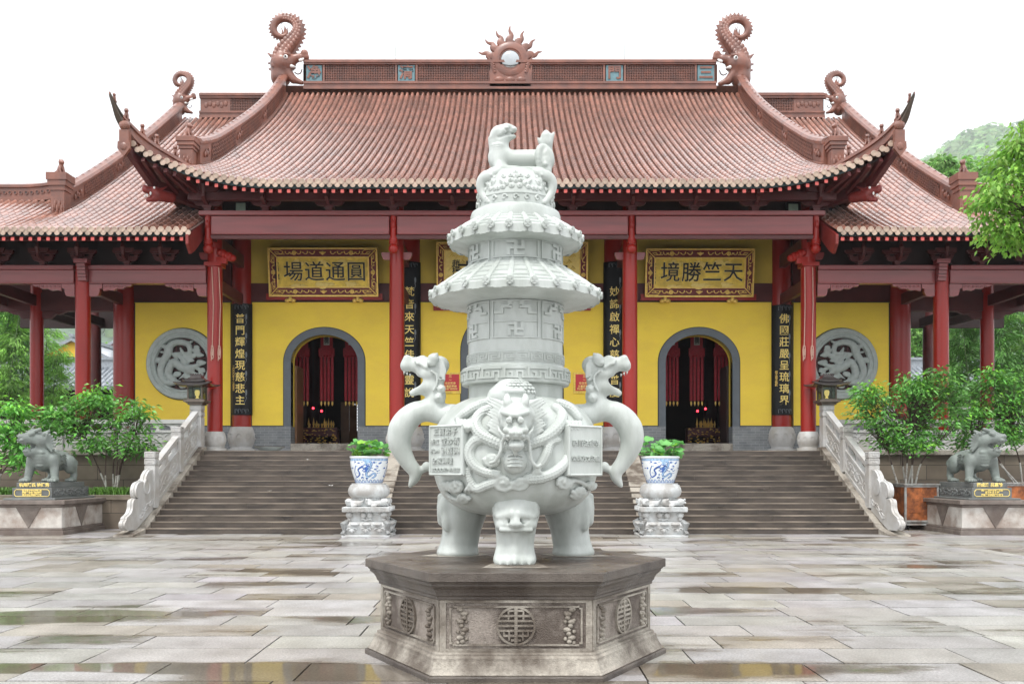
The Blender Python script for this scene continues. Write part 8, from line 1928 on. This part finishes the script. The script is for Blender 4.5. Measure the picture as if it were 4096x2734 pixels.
# wooded hills and trees
def hill(name, label, crest, Y0, Y1, seed, nleaf):
    q = random.Random(seed); xs = [(px-2048)*Y1/F_PX for px, py in crest]; zs_ = [EYE+(HYP-py)*Y1/F_PX for px, py in crest]
    m = MB(); nx, ny = 90, 16; X0, X1 = xs[0], xs[-1]; v = []
    for j in range(ny+1):
        t = j/ny
        for i in range(nx+1):
            x = X0+(X1-X0)*i/nx; z = float(np.interp(x, xs, zs_)); v.append((x*(Y0+(Y1-Y0)*t)/Y1, Y0+(Y1-Y0)*t, z*(t**.9)-.5*(1-t)))
    f = [(j*(nx+1)+i, j*(nx+1)+i+1, (j+1)*(nx+1)+i+1, (j+1)*(nx+1)+i) for j in range(ny) for i in range(nx)]
    m.add(v, f); b = len(v)
    o = m.build(name, 'hill'); tag(o, kind='structure')
    lf = MB()
    for k in range(nleaf):
        t = q.uniform(.25, 1.0)**.7; i = q.uniform(0, nx); x = X0+(X1-X0)*i/nx; z = float(np.interp(x, xs, zs_))*(t**.9); c = Vector((x*(Y0+(Y1-Y0)*t)/Y1, Y0+(Y1-Y0)*t, z)); r = q.uniform(9.0, 24.0); bt = q.uniform(.5, 1.25)
        for j in range(26):
            w_ = Vector((q.gauss(0, 1), q.gauss(0, 1), abs(q.gauss(0, 1)))).normalized(); p = c+Vector((w_.x*r, w_.y*r, w_.z*r*1.1)); s_ = r*q.uniform(.22, .42); t_ = bt*(.7+.5*w_.z)*q.uniform(.8, 1.2) if False else bt*q.uniform(.75, 1.25); lf.tint = (t_*q.uniform(.8, 1.2), t_, t_)
            u = w_.orthogonal().normalized(); u = Matrix.Rotation(q.uniform(0, 6.28), 3, w_) @ u; w2 = w_.cross(u); tl = Vector((q.uniform(-.4, .4), q.uniform(-.4, .4), q.uniform(-.4, .4)))*s_
            lf.add([p-u*s_+tl, p-w2*s_*.7, p+u*s_-tl, p+w2*s_*.7], [(0, 1, 2, 3)])
    tag(lf.build('woodland', 'tree_far'), label, 'woodland', kind='stuff')
hill('hill', 'misty green woodland covering the hill beyond the right pavilion', [(3200, 900), (3600, 770), (3680, 700), (3760, 640), (3850, 585), (3910, 545), (3960, 530), (4010, 545), (4060, 540), (4130, 500), (4300, 480), (4700, 520)], 500, 1800, 3, 1300)
hill('hill', 'misty green woodland covering the hill beyond the left pavilion', [(-900, 620), (-300, 800), (0, 980), (200, 1060), (330, 1140), (480, 1200), (700, 1260), (1100, 1330)], 500, 1800, 4, 900)
def far_tree(px, py_top, Y, wpx, label, seed, mt='tree_far', n=900, ls=.34, tint=(.7, 1.4)):
    q = random.Random(seed); top = at(px, py_top, Y); hw = wpx*Y/F_PX/2; o = thing('broadleaf_tree', label, 'tree', (top.x, Y, 0), 'trees beyond the pavilions')
    m = MB(); m.tube([(top.x, Y, -.02), (top.x+.1, Y, top.z*.5), (top.x, Y, top.z*.85)], [.3, .22, .08], 8); H = min(top.z*.75, hw*2.6)
    lob = [(q.uniform(-.6, .6), q.uniform(-.6, .6), q.uniform(.1, .92), q.uniform(.28, .5)) for k in range(13)]+[(0, 0, .85, .3)]
    lf = MB()
    for (a, b, c, r) in lob:
        p = Vector((top.x+a*hw, Y+b*hw, top.z-H+H*c)); m.tube([(top.x, Y, max(1, p.z-r*hw*1.6)), p], [.1, .03], 5, cap=False); bt = q.uniform(*tint)
        for j in range(n//14):
            w_ = Vector((q.gauss(0, 1), q.gauss(0, 1), q.gauss(0, 1))).normalized(); rr = r*hw*q.uniform(.55, 1.08); pp = p+w_*rr
            if pp.z > top.z: pp.z = top.z-q.uniform(0, .4)
            t = bt*q.uniform(.75, 1.3); leaf_quads(lf, pp, w_+Vector((0, 0, -.4)), ls*q.uniform(.7, 1.4), ls*.32, q, .2, (t*q.uniform(.85, 1.15), t, t*.9))
    m.build('trunk', 'trunk', o, smooth=True); lf.build('crown', mt, o)
ft = [(3680, 655, 78, 90, 'pale'), (3745, 640, 84, 80, 'slim pale'), (3800, 625, 80, 110, 'tall pale'), (3860, 630, 88, 110, 'feathery'), (3930, 640, 80, 130, 'round bright'), (3990, 650, 74, 120, 'broad bright'), (3890, 690, 72, 110, 'low round'), (4120, 480, 70, 120, 'tall right edge'), (3720, 700, 70, 80, 'small low')]
for i, (px, py, Y, w_, nm_) in enumerate(ft): far_tree(px, py, Y, w_, '%s green tree standing beyond the right pavilion roof' % nm_, 80+i, n=1300)
for i, (px, py, Y, w_, nm_) in enumerate(((40, 1180, 66, 190, 'broad pale'), (445, 1375, 100, 60, 'small hazy'))): far_tree(px, py, Y, w_, '%s green tree seen through the left pavilion' % nm_, 95+i, n=1100)
for i, (px, py, Y, w_, nm_) in enumerate(((3800, 1180, 66, 200, 'leafy'), (4000, 1150, 64, 260, 'large leafy'), (3660, 1290, 70, 130, 'small leafy'))): far_tree(px, py, Y, w_, '%s green tree seen through the right pavilion' % nm_, 105+i, n=1300)

# ---------------------------------------------------------------- rainy air: far woods fade, near things stay clear
hz = MB().box(-1520, 1520, -36, 1900, -1.05, 800).build('haze', 'soil')
vm = bpy.data.materials.new('rain_haze'); vm.use_nodes = True; n, l = nodes_of(vm); n.remove(n['Principled BSDF'])
pv_ = n.new('ShaderNodeVolumePrincipled'); pv_.inputs['Color'].default_value = (0.93, 0.96, 1.0, 1); pv_.inputs['Density'].default_value = HAZE
l.new(pv_.outputs[0], n['Material Output'].inputs['Volume'])
hz.data.materials.clear(); hz.data.materials.append(vm); tag(hz, kind='stuff'); hz['label'] = 'thin rain haze filling the air over the courtyard and the hills'
bpy.context.view_layer.update()
